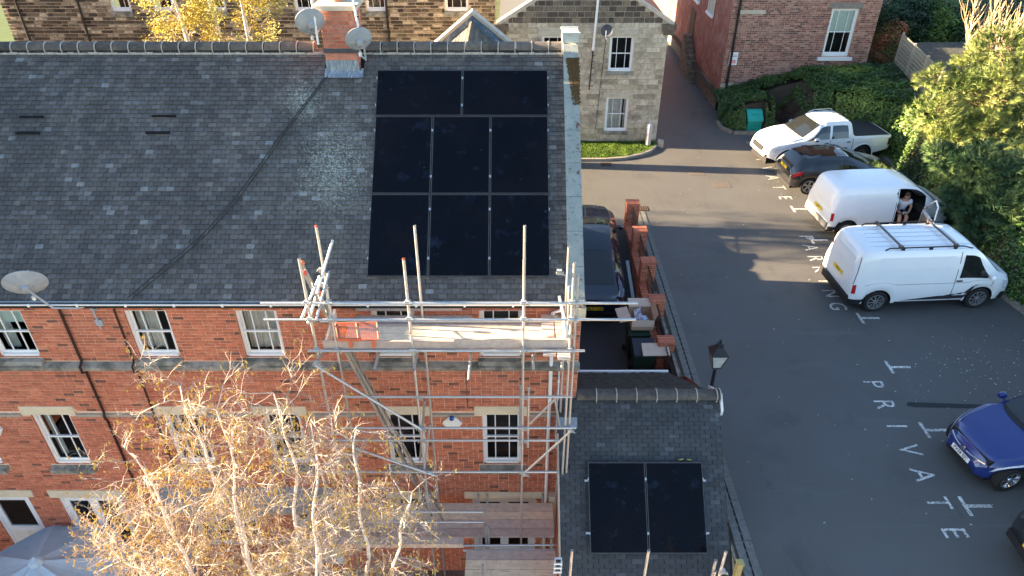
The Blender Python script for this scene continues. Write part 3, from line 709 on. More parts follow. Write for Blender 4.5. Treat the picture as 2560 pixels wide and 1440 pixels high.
# ================================================================== annex with its own tiled roof
AX0, AX1 = .95, 4.30
annex = thing('annex', 'low slate roofed annex with two solar panels, joined to the end of the brick house', 'annex', (2.6, 9, GG))
AR = V3((0, 11.03, -10.04)); ALEN = 4.6
b = MB()
for xx in (AX0 + .08, AX1 - .08): b.poly([(xx, 11.0 - ALEN * math.cos(AL) + .2, GG), (xx, 13.1, GG), (xx, 13.1, -11.35), (xx, 11.03, -10.12), (xx, 11.0 - ALEN * math.cos(AL) + .2, -10.12 - ALEN * math.sin(AL) + .2)])
b.quad((AX0 + .08, 7.75, GG), (AX1 - .08, 7.75, GG), (AX1 - .08, 7.75, -12.98), (AX0 + .08, 7.75, -12.98)); b.quad((AX0 + .08, 13.1, GG), (AX1 - .08, 13.1, GG), (AX1 - .08, 13.1, -11.35), (AX0 + .08, 13.1, -11.35))
b.build('wall', brickM, annex)
AO = V3((AX0, AR.y, AR.z)) - RU * ALEN
b = MB(); b.par(AO - RN * .1, UX * (AX1 - AX0), RU * ALEN, RN * .06); aroof = b.build('roof', MATS['roof_felt'], annex)
# the part of the roof behind the facade line starts at the house wall
pieces('slate', AO - RN * .03, UX, RU, RN, AX1 - AX0, ALEN - .04, .086, .215, .0025, .008, slateM, aroof, 300, [(0, XR - AX0 + .01, (YF - .02 - AO.y) / math.cos(AL), 9)], seed=31, tilt=.010, lap=.1, jit=.002,
       part_ok=lambda x, y: not (1465 < x < 1770 and 1150 < y < 1390), tints=lambda r: (r.uniform(.85, 1) if r.random() < .10 else r.uniform(.05, .8)))
k = 0; x = XR + .01
while x < AX1 - .05:
    a = MB(); a.tint = random.random() * .5; n = 8; L_ = min(.40, AX1 - x)
    pr = [(math.cos(math.pi * (j / n)) * .15, math.sin(math.pi * j / n) * .12) for j in range(n + 1)]
    for j in range(n):
        (p1, q1), (p2, q2) = pr[j], pr[j + 1]
        a.quad((x, AR.y + p1, AR.z - .03 + q1), (x, AR.y + p2, AR.z - .03 + q2), (x + L_, AR.y + p2, AR.z - .03 + q2), (x + L_, AR.y + p1, AR.z - .03 + q1))
    a.poly([(x + L_, AR.y + p, AR.z - .03 + q) for p, q in reversed(pr)]); a.build('ridge_tile', ridgeM, aroof, smooth=True)
    m_ = MB(); m_.lathe([(0, .12), (0, .156), (.018, .154), (.018, .12)], (x + L_ - .002, AR.y, AR.z - .03), (1, 0, 0), 14); m_.build('mortar_joint', mortarRM, aroof); x += .415
b = MB(); m0 = V3((XR, AR.y + .08, AR.z - .02)); n_ = 40; e = .577
for i in range(26):
    for j in range(14):
        pass
gx = [XR + (AX1 - .05 - XR) * i / 34 for i in range(35)]; gy_ = [j / 22 for j in range(23)]
def mp(u, v):
    y = AR.y + .05 + 2.12 * v; x = XR + (AX1 - .04 - XR) * u; x = min(x, AX1 - .04 - v * 0.45) if u > .8 else x
    return V3((x, y, AR.z - .02 - (y - AR.y) * e + .035 * noise.noise(V3((x * 9, y * 9, 1))) + .02 * noise.noise(V3((x * 22, y * 22, 1)))))
for i in range(34):
    for j in range(22): b.quad(mp(i / 34, j / 22), mp((i + 1) / 34, j / 22), mp((i + 1) / 34, (j + 1) / 22), mp(i / 34, (j + 1) / 22))
b.build('mossy_rear_slope', mossRoofM, annex, smooth=True)
b = MB(); q = mp(0, 1); b.par(V3((XR, q.y + .0, q.z - .02)), (AX1 - .5 - XR, 0, 0), (0, .06, 0), (0, 0, .05)); b.build('gutter', upvcM, annex)
b = MB(); b.par(V3((AX0 - .05, YF - .25, AR.z)) - RU * .50 + RN * .03, UX * .42, RU * .22, RN * .02); b.box(AX0 + .06, XR + .02, YF - .03, YF - .013, -10.48, -10.26); b.build('lead_flashing', M('dull_lead', (.22, .25, .29), .5, .2, 8, metal=.2), annex, split=True)
b = MB(); b.par(AO + UX * -.03 - RN * .12, UX * .035, RU * (ALEN - .8), RN * .14); b.build('verge_board', M('pale_verge', (.40, .33, .27), .8, .15), annex)
b = MB(); b.par(V3((AX1 + .02, AR.y - .25, AR.z - .36)), (.05, 0, 0), V3((0, .26, .23)), (0, 0, .14)); b.par(V3((AX1 + .02, AR.y + .01, AR.z - .13)), (.05, 0, 0), V3((0, .75, -.44)), (0, 0, .14)); b.build('barge_board', whiteM, annex, split=True)
pb = V3((1.53, 8.65, -12.03))
for c in range(2): panel(pb + UX * c * (pw + gp), UX, RU, RN, pw, ph, 'black portrait solar panel on the %s of the pair on the low annex roof' % ('left', 'right')[c], 'solar panels on the annex roof')
b = MB()
for q in (.35, 1.35): b.par(pb + RU * q - RN * .06 - UX * .07, UX * 2.43, RU * .04, RN * .04)
b.build('mounting_rail', steelM, aroof, split=True)
for x, y in ((1697, 1150), (1718, 1149)):
    d = dr(x, y); P_ = d * (RN.dot(AO + RN * .03) / RN.dot(d)); b = MB(); b.tube(P_, P_ + V3((.09, .01, .02 * (1 if x < 1700 else -1))), .008, n=5); b.build('yellow_tie', M('yellow', (.7, .65, .1), .5), aroof)
# ================================================================== garden wall of brick piers and railings
fence = thing('pier_fence', 'row of red brick piers with black railings between them on a low wall', 'fence', (4.07, 18, -12.5))
piers = [(21.72, -11.0), (20.05, -11.12), (18.30, -11.22), (16.62, -11.45), (15.02, -11.70)]
FX0, FX1 = 3.90, 4.24
b = MB(); b.box(3.92, 4.22, 13.2, 21.85, -14, -12.75)
for i in range(5):
    y0 = (piers[i + 1][0] if i < 4 else 13.2); b.box(3.92, 4.22, y0, piers[i][0], -12.9, piers[i][1] - .80)
lw = b.build('low_wall', mortarM, fence)
for i in range(5):
    yA = piers[i][0] - .17; yB = (piers[i + 1][0] + .17 if i < 4 else 13.2); zt_ = piers[i][1] - .80; y = yA; j = 0
    while y > yB + .03:
        q = MB(); q.tint = tintb(random); q.box(FX0 - .01, FX1 - .02, max(y - .066, yB), y, zt_ - .10, zt_ + .012 + .003 * (j % 2)); q.build('coping_brick', brickM, lw); y -= .075; j += 1
    pieces('brick', (3.92, yA, zt_ - .12 - 1.2), (0, -1, 0), (0, 0, 1), (-1, 0, 0), yA - yB, 1.2, .075, .225, .010, .008, brickM, lw, 40, seed=40 + i, tints=tintb)
ya = piers[0][0]
for i, (y, zt_) in enumerate(piers):
    b = MB(); b.box(FX0 + .015, FX1 + .085, y - .155, y + .155, -13.2 if i else -12.1, zt_ - .07); pier = b.build('pier', mortarM, fence)
    hz = 1.30 if i else 1.05; z0 = zt_ - hz
    for O, U, N, wd in (((FX0, y - .17, z0), (1, 0, 0), (0, -1, 0), .44), ((FX0, y + .17, z0), (0, -1, 0), (-1, 0, 0), .34), ((FX1 + .10, y - .17, z0), (0, 1, 0), (1, 0, 0), .34), ((FX1 + .10, y + .17, z0), (-1, 0, 0), (0, 1, 0), .44)):
        pieces('brick', V3(O) + V3(N) * -.013, U, (0, 0, 1), N, wd, hz - .07, .0745, .222, .009, .014, brickM, pier, 60, seed=50 + i, tints=tintb)
    for j in range(5):
        q = MB(); q.tint = tintb(random); yy = y - .175 + j * .071
        q.box(FX0 - .005, FX1 + .105, yy, yy + .064, zt_ - .07, zt_ + .003 * (j % 3)); q.build('coping_brick', brickM, pier)
for i in range(5):
    yA, zA = piers[i][0] - .17, piers[i][1]; yB = piers[i + 1][0] + .17 if i < 4 else 13.3; zB = piers[i + 1][1] if i < 4 else zA - .15
    b = MB(); X = 4.10; b.tube((X, yA, zA - .14), (X, yB, zA - .20), .014, n=4); b.tube((X, yA, zA - .68), (X, yB, zA - .70), .014, n=4); rp = b.build('rail', blackM, fence)
    n = int((yA - yB) / .105)
    for k in range(n):
        yy = yA - (k + .6) * (yA - yB) / n; q = MB(); q.tube((X, yy, zA - .78), (X, yy, zA - .12), .008, n=4); q.tube((X, yy, zA - .12), (X, yy, zA - .05), .016, .002, n=4); q.build('railing', blackM, rp)
# ================================================================== lamp post
lamp = thing('street_lamp', 'old fashioned black lamp post with a glazed lantern beside the annex ridge', 'lamp', (4.52, 12.05, G))
lx, ly = 4.38, 11.75
b = MB(); b.lathe([(0, .14), (.25, .13), (.3, .07), (.9, .055), (.95, .07), (1.0, .045), (2.02, .035), (2.05, .06), (2.12, .03)], (lx, ly, G), (0, 0, 1), 12); b.build('post', blackM, lamp, smooth=True)
zl = G + 2.12
b = MB()
for k in range(4):
    a = math.pi / 4 + k * math.pi / 2; c_, s_ = math.cos(a), math.sin(a)
    b.tube((lx + c_ * .12, ly + s_ * .12, zl), (lx + c_ * .24, ly + s_ * .24, zl + .38), .012, n=4)
    a2 = a + math.pi / 2
    for r_, z in ((.12, 0), (.24, .38)): b.tube((lx + c_ * r_, ly + s_ * r_, zl + z), (lx + math.cos(a2) * r_, ly + math.sin(a2) * r_, zl + z), .014, n=4)
    p = [(lx + c_ * .265, ly + s_ * .265, zl + .38), (lx + math.cos(a2) * .265, ly + math.sin(a2) * .265, zl + .38), (lx + math.cos(a2) * .07, ly + math.sin(a2) * .07, zl + .56), (lx + c_ * .07, ly + s_ * .07, zl + .56)]; b.quad(*p)
b.lathe([(0, .085), (.06, .085), (.08, .03), (.14, .04), (.17, .0)], (lx, ly, zl + .55), (0, 0, 1), 10)
b.build('lantern', blackM, lamp)
lgM = M('lantern_glass', (.42, .44, .43), .15, .2, 10, spec=.6)
for k in range(4):
    a = math.pi / 4 + k * math.pi / 2; a2 = a + math.pi / 2; q = MB()
    q.quad(*[(lx + math.cos(t_) * r_, ly + math.sin(t_) * r_, zl + z) for t_, r_, z in ((a, .115, .01), (a2, .115, .01), (a2, .232, .37), (a, .232, .37))]); q.build('lantern_pane', lgM, lamp)
# ================================================================== things on the driveway
b = MB(); z0 = dz(19.8) + .02; b.par((3.74, 17.15, dz(17.15) + .01), (.10, 0, 0), V3((0, 2.75, dz(19.9) - dz(17.15))), (0, 0, .06)); b.build('plastic_trim', M('pale_blue_white', (.62, .70, .72), .5, .05), label='long white plastic trim lying on the driveway along the brick wall', category='trim')
binM = M('green_bin', (.02, .045, .03), .5, .1); binB = M('dark_bin_lid', (.03, .035, .05), .45, .1)
def bin_(x, y, label, lidm, zt_=1.05, tip=0.0):
    z = dz(y); t = thing('wheelie_bin', label, 'bin', (x, y, z), 'wheelie bins behind the annex')
    b = MB(); v = [(-.22, -.27, .06), (.22, -.27, .06), (.22, .22, .06), (-.22, .22, .06), (-.29, -.36, .98), (.29, -.36, .98), (.29, .34, .98), (-.29, .34, .98)]
    b.add([(x + p[0], y + p[1], z + p[2]) for p in v], [(3, 2, 1, 0), (4, 5, 6, 7), (0, 1, 5, 4), (1, 2, 6, 5), (2, 3, 7, 6), (3, 0, 4, 7)]); b.box(x - .31, x + .31, y - .38, y + .36, z + .95, z + .99); b.build('bin_body', binM, t)
    b = MB(); b.prism([(x - .30, y - .40, z + 1.0), (x - .30, y - .38, z + 1.04), (x - .30, y + .30, z + 1.09), (x - .30, y + .36, z + 1.0)], (.60, 0, 0)); b.tube((x - .26, y + .38, z + .98), (x + .26, y + .38, z + .98), .02, n=6); b.build('lid', lidm, t)
    for s_ in (-1, 1): b = MB(); b.tube((x + s_ * .24, y + .28, z + .1), (x + s_ * .30, y + .28, z + .1), .10, n=12); b.build('wheel', blackM, t)
    return t
bin_(3.52, 15.95, 'dark green wheelie bin under the open cardboard box', binM)
bin_(3.56, 15.05, 'wheelie bin with a navy lid between the box and the loose card', binB)
cardM = M('cardboard', (.52, .37, .24), .85, .1, 8); 
def cbox(x, y, z):
    t = thing('cardboard_box', 'open brown cardboard box with printed wrapping, resting on a wheelie bin', 'box', (x, y, z))
    b = MB(); w_, d_, h_ = .62, .66, .34; e = .006
    for p in ((x - w_ / 2, x + w_ / 2, y - d_ / 2, y - d_ / 2 + e, z, z + h_), (x - w_ / 2, x + w_ / 2, y + d_ / 2 - e, y + d_ / 2, z, z + h_), (x - w_ / 2, x - w_ / 2 + e, y - d_ / 2, y + d_ / 2, z, z + h_), (x + w_ / 2 - e, x + w_ / 2, y - d_ / 2, y + d_ / 2, z, z + h_), (x - w_ / 2, x + w_ / 2, y - d_ / 2, y + d_ / 2, z, z + e)): b.box(*p)
    b.build('box_body', cardM, t)
    for o, a, c in (((x - w_ / 2, y - d_ / 2, z + h_), (-.33, -.02, -.06), (-.06, d_, 0)), ((x - w_ / 2, y + d_ / 2, z + h_), (w_, 0, 0), (0, .30, .08)), ((x + w_ / 2, y - d_ / 2, z + h_), (.08, 0, .22), (0, d_, 0)), ((x - w_ / 2, y - d_ / 2, z + h_), (w_, 0, 0), (0, -.03, -.2))):
        q = MB(); q.par(o, a, c, (0, 0, .006)); q.build('flap', M('pale_cardboard', (.60, .47, .36), .85, .08), t)
    fm = M('packing_print', (.62, .68, .80), .6, .1, 5, patch=[(7, .5, .54, (.20, .25, .36), .8)])
    q = MB(); q.par((x - .20, y - .28, z + h_ - .12), (.18, .02, .12), (.02, .5, .06), (0, 0, .01)); q.par((x - .05, y - .28, z + h_ - .10), (.28, 0, -.03), (-.1, .3, .04), (0, 0, .01)); q.build('wrapping', fm, t)
    q = MB(); q.box(x + .02, x + .16, y + .08, y + .12, z + .1, z + h_ + .05); q.build('packing_piece', M('brown_pack', (.28, .16, .10), .8), t)
cbox(3.60, 16.0, dz(16) + 1.10)
b = MB(); b.par((3.46, 14.55, dz(15) + 1.10), (.72, .02, .0), (.0, .42, .10), (0, 0, .008)); b.build('card_sheet', MATS['pale_cardboard'], label='loose flat sheet of cardboard lying on the navy lidded bin', category='cardboard')
# ================================================================== stone house with a gable
sh = thing('stone_house', 'gabled house of pale sandstone blocks with a small dark dish on it', 'house', (2.9, 29.3, G))
SX0, SX1, SY = -.42, 6.26, 29.3; sl = .62; SZ = -6.95
oS = [(3.95, 4.93, -8.86, -7.45), (3.98, 4.94, -11.44, -9.96), (1.20, 2.15, -8.86, -7.45)]
apx = (SX0 + SX1) / 2
def limS(vm):
    z = G + vm
    if z < SZ: return (0, SX1 - SX0)
    k = (z - SZ) / sl; return (k, SX1 - SX0 - k)
b = MB(); op = [(a - SX0, b_ - SX0, c - G, d - G) for a, b_, c, d in oS]
wall_mesh(b, (SX0, SY, G), (1, 0, 0), (0, 0, 1), (0, -1, 0), SX1 - SX0, SZ - G, op, .12, 0, 1)
b.poly([(SX0, SY, SZ), (SX1, SY, SZ), (apx, SY, SZ + (SX1 - apx) * sl)])
for xx in (SX0, SX1): b.quad((xx, SY, G), (xx, SY + 16, G), (xx, SY + 16, SZ), (xx, SY, SZ))
sw = b.build('front_wall', [smortM, stoneTrimM], sh)
def tS(r): return r.choice((r.uniform(.3, .6), r.uniform(.55, 1), r.uniform(.45, .85)))
ex = [(a - .02, b_ + .02, c - .0, d + .0) for a, b_, c, d in op] + [(a - .14, b_ + .14, d, d + .24) for a, b_, c, d in op] + [(a - .06, b_ + .06, c - .17, c) for a, b_, c, d in op]
pieces('stone', (SX0, SY, G), (1, 0, 0), (0, 0, 1), (0, -1, 0), SX1 - SX0, SZ - G - .05, .215, .40, .020, .016, stoneM, sw, 300, ex, tints=tS, seed=61, vary=.18, part_ok=lambda x, y: x > 1462, jit=.006)
pieces('stone', (SX0, SY, SZ), (1, 0, 0), (0, 0, 1), (0, -1, 0), SX1 - SX0, 2.3, .20, .34, .020, .016, stoneDM, sw, 60, lim=lambda vm: (vm / sl + .1, SX1 - SX0 - vm / sl - .1), tints=lambda r: r.uniform(.2, .75), seed=62, vary=.15, jit=.01)
for a, b_, c, d in oS:
    q = MB(); q.box(a - .14, b_ + .14, SY - .03, SY + .05, d, d + .23); q.build('lintel', stoneTrimM, sh)
    q = MB(); q.box(a - .05, b_ + .05, SY - .06, SY + .05, c - .15, c - .01); q.build('sill', sillM, sh)
window(sh, *oS[0], SY, fr=.07); window(sh, *oS[1], SY, curt=((0, .8), (.88, 1)), fr=.07); window(sh, *oS[2], SY, fr=.07)
b = MB()
for sgn, e0 in ((1, SX0), (-1, SX1)):
    b.par((e0 - sgn * .18, SY - .10, SZ - .12), V3((sgn * (SX1 - apx + .18), 0, (SX1 - apx + .18) * sl)), (0, .42, 0), (0, 0, .16))
b.build('verge_coping', M('cream_coping', (.50, .44, .35), .85, .2, 8), sh, split=True)  # one even stone colour on both slopes
for e0, s_ in ((SX0, -1), (SX1, 1)):
    q = MB(); q.box(e0 - .28, e0 + .28, SY - .12, SY + .35, SZ - .30, SZ - .02); q.box(e0 - .20, e0 + .20, SY - .08, SY + .3, SZ - .45, SZ - .31); q.build('kneeler', stoneDM, sh)
b = MB()
for sgn, e0 in ((1, SX0), (-1, SX1)): b.par((e0 - sgn * .1, SY + .32, SZ - .12), V3((sgn * (SX1 - apx + .1), 0, (SX1 - apx + .1) * sl)), (0, 15.6, 0), (0, 0, .06))
b.build('roof', slateM, sh)
b = MB(); b.tube((3.36, SY - .06, -6.0), (3.28, SY - .06, -8.0), .05, n=7); b.build('white_pipe', whiteM, sh)
b = MB(); b.pipe([(3.28, SY - .06, -8.0), (3.22, SY - .06, -9.62)], .022, 6)
for k in range(6): b.tube((3.26 - k * .008, SY - .06, -8.2 - k * .25), (3.40 - k * .008, SY - .08, -8.2 - k * .25), .014, n=4)
b.build('step_bracket', blackM, sh, split=True)
b = MB(); b.pipe([(3.78, SY - .04, -7.45), (3.70, SY - .04, -9.0), (3.60, SY - .04, -11.4)], .010, 5); b.build('cable', blackM, sh)
# back stone building behind the ridge
lb = thing('stone_building', 'long sooty sandstone building behind the brick house ridge, yellow tree before it', 'building', (-12, 36, G))
LX0, LX1, LY = -24.6, -.8, 36.0; LT = -4.2
wx = [(-18.5, -17.65), (-16.6, -15.75), (-12.6, -11.72), (-10.45, -9.55), (-7.02, -6.05), (-3.22, -2.1), (-14.6, -13.8), (-21.9, -21.0)]
wx = [(-22.3, -21.4), (-15.55, -14.7), (-14.05, -13.2)] + [(-12.6, -11.72), (-10.45, -9.5), (-7.02, -6.05), (-3.22, -2.1)]
wx[0] = (ony(280, 20, LY).x, ony(328, 20, LY).x); wx[1] = (ony(385, 20, LY).x, ony(435, 20, LY).x); wx[2] = (ony(520, 20, LY).x, ony(565, 20, LY).x)
oL = [(a, b_, -7.98, -6.3) for a, b_ in wx]
b = MB(); op = [(a - LX0, b_ - LX0, c - G, d - G) for a, b_, c, d in oL]
wall_mesh(b, (LX0, LY, G), (1, 0, 0), (0, 0, 1), (0, -1, 0), LX1 - LX0, LT - G, op, .15, 0, 1)
b.quad((LX0, LY, G), (LX0, LY + 10, G), (LX0, LY + 10, LT), (LX0, LY, LT))
lw_ = b.build('front_wall', [smortM, stoneTrimM], lb)
ex = [(a - .02, b_ + .02, c - .28, d + .02) for a, b_, c, d in op]
stoneLM = M('rough_stone_block', [(0, (.045, .036, .030)), (.45, (.11, .085, .062)), (.7, (.24, .19, .13)), (1, (.56, .47, .34))], .9, .45, 7, bump=.7, bs=20, patch=[(.45, .48, .66, (.10, .085, .07), .65)])
pieces('stone', (LX0, LY, -9.9), (1, 0, 0), (0, 0, 1), (0, -1, 0), LX1 - LX0, 3.6, .17, .42, .045, .045, stoneLM, lw_, 300, [(a, b_, c + G + 9.9, d + G + 9.9) for a, b_, c, d in ex], tints=lambda r: r.random(), seed=63, vary=.2, jit=.03, part_ok=lambda x, y: not (300 < x < 660))
for i, (a, b_, c, d) in enumerate(oL):
    q = MB(); q.box(a - .06, b_ + .06, LY - .10, LY + .05, c - .24, c - .02); q.build('sill', sillM, lb)
    window(lb, a, b_, c, d, LY, fr=.08, bot=.2, blind=.7 if i == 0 else 0)
for x in (ony(60, 50, LY).x, ony(212, 50, LY).x, ony(970, 50, LY).x):
    q = MB(); q.tube((x, LY - .12, G), (x, LY - .12, LT), .055, n=7); q.build('downpipe', blackM, lb)
b = MB(); b.par((LX0 - .3, LY - .4, LT - .1), (LX1 - LX0 + .5, 0, 0), V3((0, 5, 3)), (0, 0, .1)); b.build('roof', slateM, lb)
# porch gable and slate roof seen over the ridge
pg = thing('gabled_outbuilding', 'small slate roof with lead flashing against a stone gable, just behind the ridge', 'outbuilding', (-1.4, 26, G))
ax_, ay = ony(1180, 28, 27.0), 27.0
def gab(half, drop, y, z): return [(ax_.x - half, y, z - drop), (ax_.x, y, z), (ax_.x + half, y, z - drop)]
hw = 2.2; k_ = .80
b = MB(); P3 = gab(hw, hw * k_, ay + .1, ax_.z - .10); b.prism(P3 + [(ax_.x + hw, ay + .1, G), (ax_.x - hw, ay + .1, G)], (0, .3, 0)); b.build('gable_wall', stoneM, pg)
b = MB()
for s_ in (-1, 1): b.par((ax_.x, ay, ax_.z), V3((s_ * hw, 0, -hw * k_)), (0, .5, 0), (0, 0, -.14))
b.build('gable_coping', MATS['cream_coping'], pg, split=True)
b = MB()
for s_ in (-1, 1): b.par((ax_.x, ay + .06, ax_.z - .17), V3((s_ * hw, 0, -hw * k_)), (0, .02, 0), (0, 0, -.30))
b.build('lead_flashing', M('blue_lead', (.13, .19, .26), .45, .2, 6, metal=.3, patch=[(9, .5, .65, (.5, .55, .6), .5)]), pg)
b = MB(); r0 = V3((ax_.x - .02, ay + .03, ax_.z - .46))
for s_ in (-1, 1):
    for q in range(13):
        b.tint = random.random()
        b.par(r0 + V3((s_ * q * .15, 0, -q * .15 * k_)), V3((s_ * .16, 0, -.16 * k_ - .02)), (0, -7.5, 0), (0, 0, .03))
b.build('roof', M('sandy_slate', [(0, (.07, .065, .06)), (1, (.14, .12, .095))], .85, .35, 5), pg)
b = MB()
for q in range(16): b.tube(r0 + V3((0, -q * .45, .02)), r0 + V3((0, -q * .45 - .44, .02)), .10, n=8)
b.build('ridge_tile', ridgeM, pg, kind='stuff')
# ================================================================== weathered brick building across the lane
bb = thing('brick_building', 'tall weathered brick building with one sash window above the ivy bank', 'building', (13.2, 33.5, G))
BX0, BX1, BY, BT = 9.92, 16.58, 33.5, -4.4
oB = [(14.42, 15.62, -9.42, -7.33)]
b = MB(); wall_mesh(b, (BX0, BY, G), (1, 0, 0), (0, 0, 1), (0, -1, 0), BX1 - BX0, BT - G, [(a - BX0, b_ - BX0, c - G, d - G) for a, b_, c, d in oB], .12, 0, 1)
b.quad((BX0, BY, G), (BX0, BY + 22, G), (BX0, BY + 22, BT), (BX0, BY, BT), mi=2); b.quad((BX1, BY, G), (BX1, BY + 22, G), (BX1, BY + 22, BT), (BX1, BY, BT), mi=2)
bwl = b.build('front_wall', [mortar2M, stoneTrimM, brick3M], bb)
ex = [(a - BX0, b_ - BX0, c - G - .2, d - G + .24) for a, b_, c, d in oB] + [(0.02, 1.7, -10.88 - G, -10.70 - G), (2.2, 3.3, -10.83 - G, -10.64 - G), (.35, 1.5, -7.55 - G, -7.38 - G), (.9, 1.5, -11.35 - G, -10.88 - G), (0.1, .42, -11.35 - G, -10.88 - G)]
def tB(r): return r.uniform(0, .35) if r.random() < .4 else r.uniform(.35, 1)
pieces('brick', (BX0, BY, -11.45), (1, 0, 0), (0, 0, 1), (0, -1, 0), BX1 - BX0, BT + 11.45, .0815, .235, .018, .012, brick2M, bwl, 300, [(a, b_, c - (-11.45 - G), d - (-11.45 - G)) for a, b_, c, d in ex], tints=tB, seed=64, headers=.5, jit=.004)
b = MB()
for a, b_, c, d in ((.02, 1.7, -10.88, -10.70), (2.2, 3.3, -10.83, -10.64), (.35, 1.5, -7.55, -7.38)): b.box(BX0 + a, BX0 + b_, BY - .02, BY + .03, c, d)
b.build('stone_band', MATS['dressed_stone'], bwl, kind='stuff')
q = MB(); q.box(14.25, 15.75, BY - .03, BY + .03, -7.30, -7.08); q.build('lintel', M('grey_lintel', (.22, .20, .17), .9, .2), bb)
q = MB(); q.box(14.22, 15.82, BY - .14, BY + .05, -9.60, -9.46); q.build('sill', whiteM, bb)
window(bb, *oB[0], BY, fr=.08, bot=.2, blind=.5)
q = MB(); q.box(BX0 - .06, BX1, BY - .06, BY + .02, G, -11.5); q.box(BX0 - .08, BX0 + .02, BY - .06, BY + 21, G, -11.2); q.build('plinth', M('dark_plinth', (.15, .125, .10), .9, .4, 5, bump=.8, bs=12, patch=[(4, .5, .6, (.30, .25, .19), .6)]), bb)
q = MB(); q.tube((BX0 + .28, BY - .10, BT), (BX0 + .28, BY - .10, -11.4), .055, n=8); q.tube((BX0 + .28, BY - .10, -11.4), (BX0 + .18, BY - .16, G), .055, n=8)
for z in (-6.2, -7.5, -9.0, -10.5): q.tube((BX0 + .28, BY - .10, z), (BX0 + .28, BY - .10, z - .08), .07, n=8)
q.build('downpipe', blackM, bb)
for yy in (36.5, 39.5):
    q = MB(); q.box(BX0 - .02, BX0 + .02, yy, yy + 1.1, -8.3, -6.3); q.build('pane', M('side_glass', (.25, .32, .34), .1, .1, 3), bb)
    q = MB(); q.box(BX0 - .12, BX0 - .021, yy - .1, yy + 1.2, -8.42, -8.31); q.box(BX0 - .04, BX0 - .021, yy - .06, yy, -8.3, -6.3); q.box(BX0 - .04, BX0 - .021, yy + 1.1, yy + 1.16, -8.3, -6.3); q.box(BX0 - .04, BX0 - .021, yy, yy + 1.1, -7.32, -7.26); q.build('window', whiteM, bb)
q = MB()
for i in range(9): q.box(BX0 - .5, BX0 - .02, 37.6 + i * .3, 37.9 + i * .3, G, -11.7 + i * .2)
q.build('stone_steps', MATS['dark_plinth'], bb)
q = MB(); q.box(BX0 - .03, BX0 + .01, 40.0, 41.1, -10.9, -8.9); q.build('doorway', M('dark_door', (.05, .025, .02), .6), bb)
b = MB(); b.par((BX0 - .3, BY - .3, BT), (BX1 - BX0 + .6, 0, 0), (0, 22, 0), (0, 0, .3)); b.build('roof', slateM, bb)
def sign(nm, x0, y0, x1, y1, Y, lab, draw):
    a = ony(x0, y1, Y); c = ony(x1, y0, Y); b = MB(); b.box(a.x, c.x, Y - .045, Y - .02, a.z, c.z); t = b.build(nm, whiteM, label=lab, category='sign'); draw(t, a, c); return t
def wtext(s, x, y, z, size, mat, parent, name='lettering', sx=1.0):
    return text_mesh(s, size, name, mat, parent, Matrix.Translation((x, y, z)) @ Matrix.Rotation(math.pi / 2, 4, 'X') @ Matrix.Diagonal((sx, 1, 1, 1)))
greyT = M('grey_print', (.22, .24, .30), .6); pinkT = M('pink_print', (.75, .30, .33), .6)
def d1(t, a, c):
    x = (a.x + c.x) / 2; w_ = c.x - a.x; h_ = c.z - a.z
    b = MB(); b.box(a.x + .05, c.x - .06, BY - .048, BY - .0455, c.z - h_ * .34, c.z - h_ * .28); b.box(a.x + .05, c.x - .06, BY - .048, BY - .0455, c.z - h_ * .22, c.z - h_ * .19); b.build('grey_bar', greyT, t, split=True)
    b = MB(); b.box(a.x + .04, c.x - .06, BY - .048, BY - .0455, a.z + h_ * .13, a.z + h_ * .40); b.build('pink_panel', pinkT, t)
sign('notice_board', 1820, 130, 1846, 162, BY, 'white notice with a pink block on the weathered brick building', d1)
def d2(t, a, c):
    b = MB()
    for i in range(3): b.box(a.x + .03, c.x - .03, BY - .048, BY - .0455, c.z - .06 - i * .055, c.z - .045 - i * .055)
    b.build('grey_bar', greyT, t, split=True)
sign('notice_plate', 2081, 171, 2097, 182, BY, 'small white notice plate low under the sash window of the brick building', d2)
b = MB(); p = ony(2012, 176, BY); b.lathe([(0, .10), (.1, .10), (.13, .03)], (p.x, BY - .22, p.z), (0, 0, 1), 12); b.tube((p.x, BY - .02, p.z - .45), (p.x, BY - .2, p.z), .015, n=5); b.build('wall_light', whiteM, label='small white light on a bracket low on the weathered brick wall', category='light')
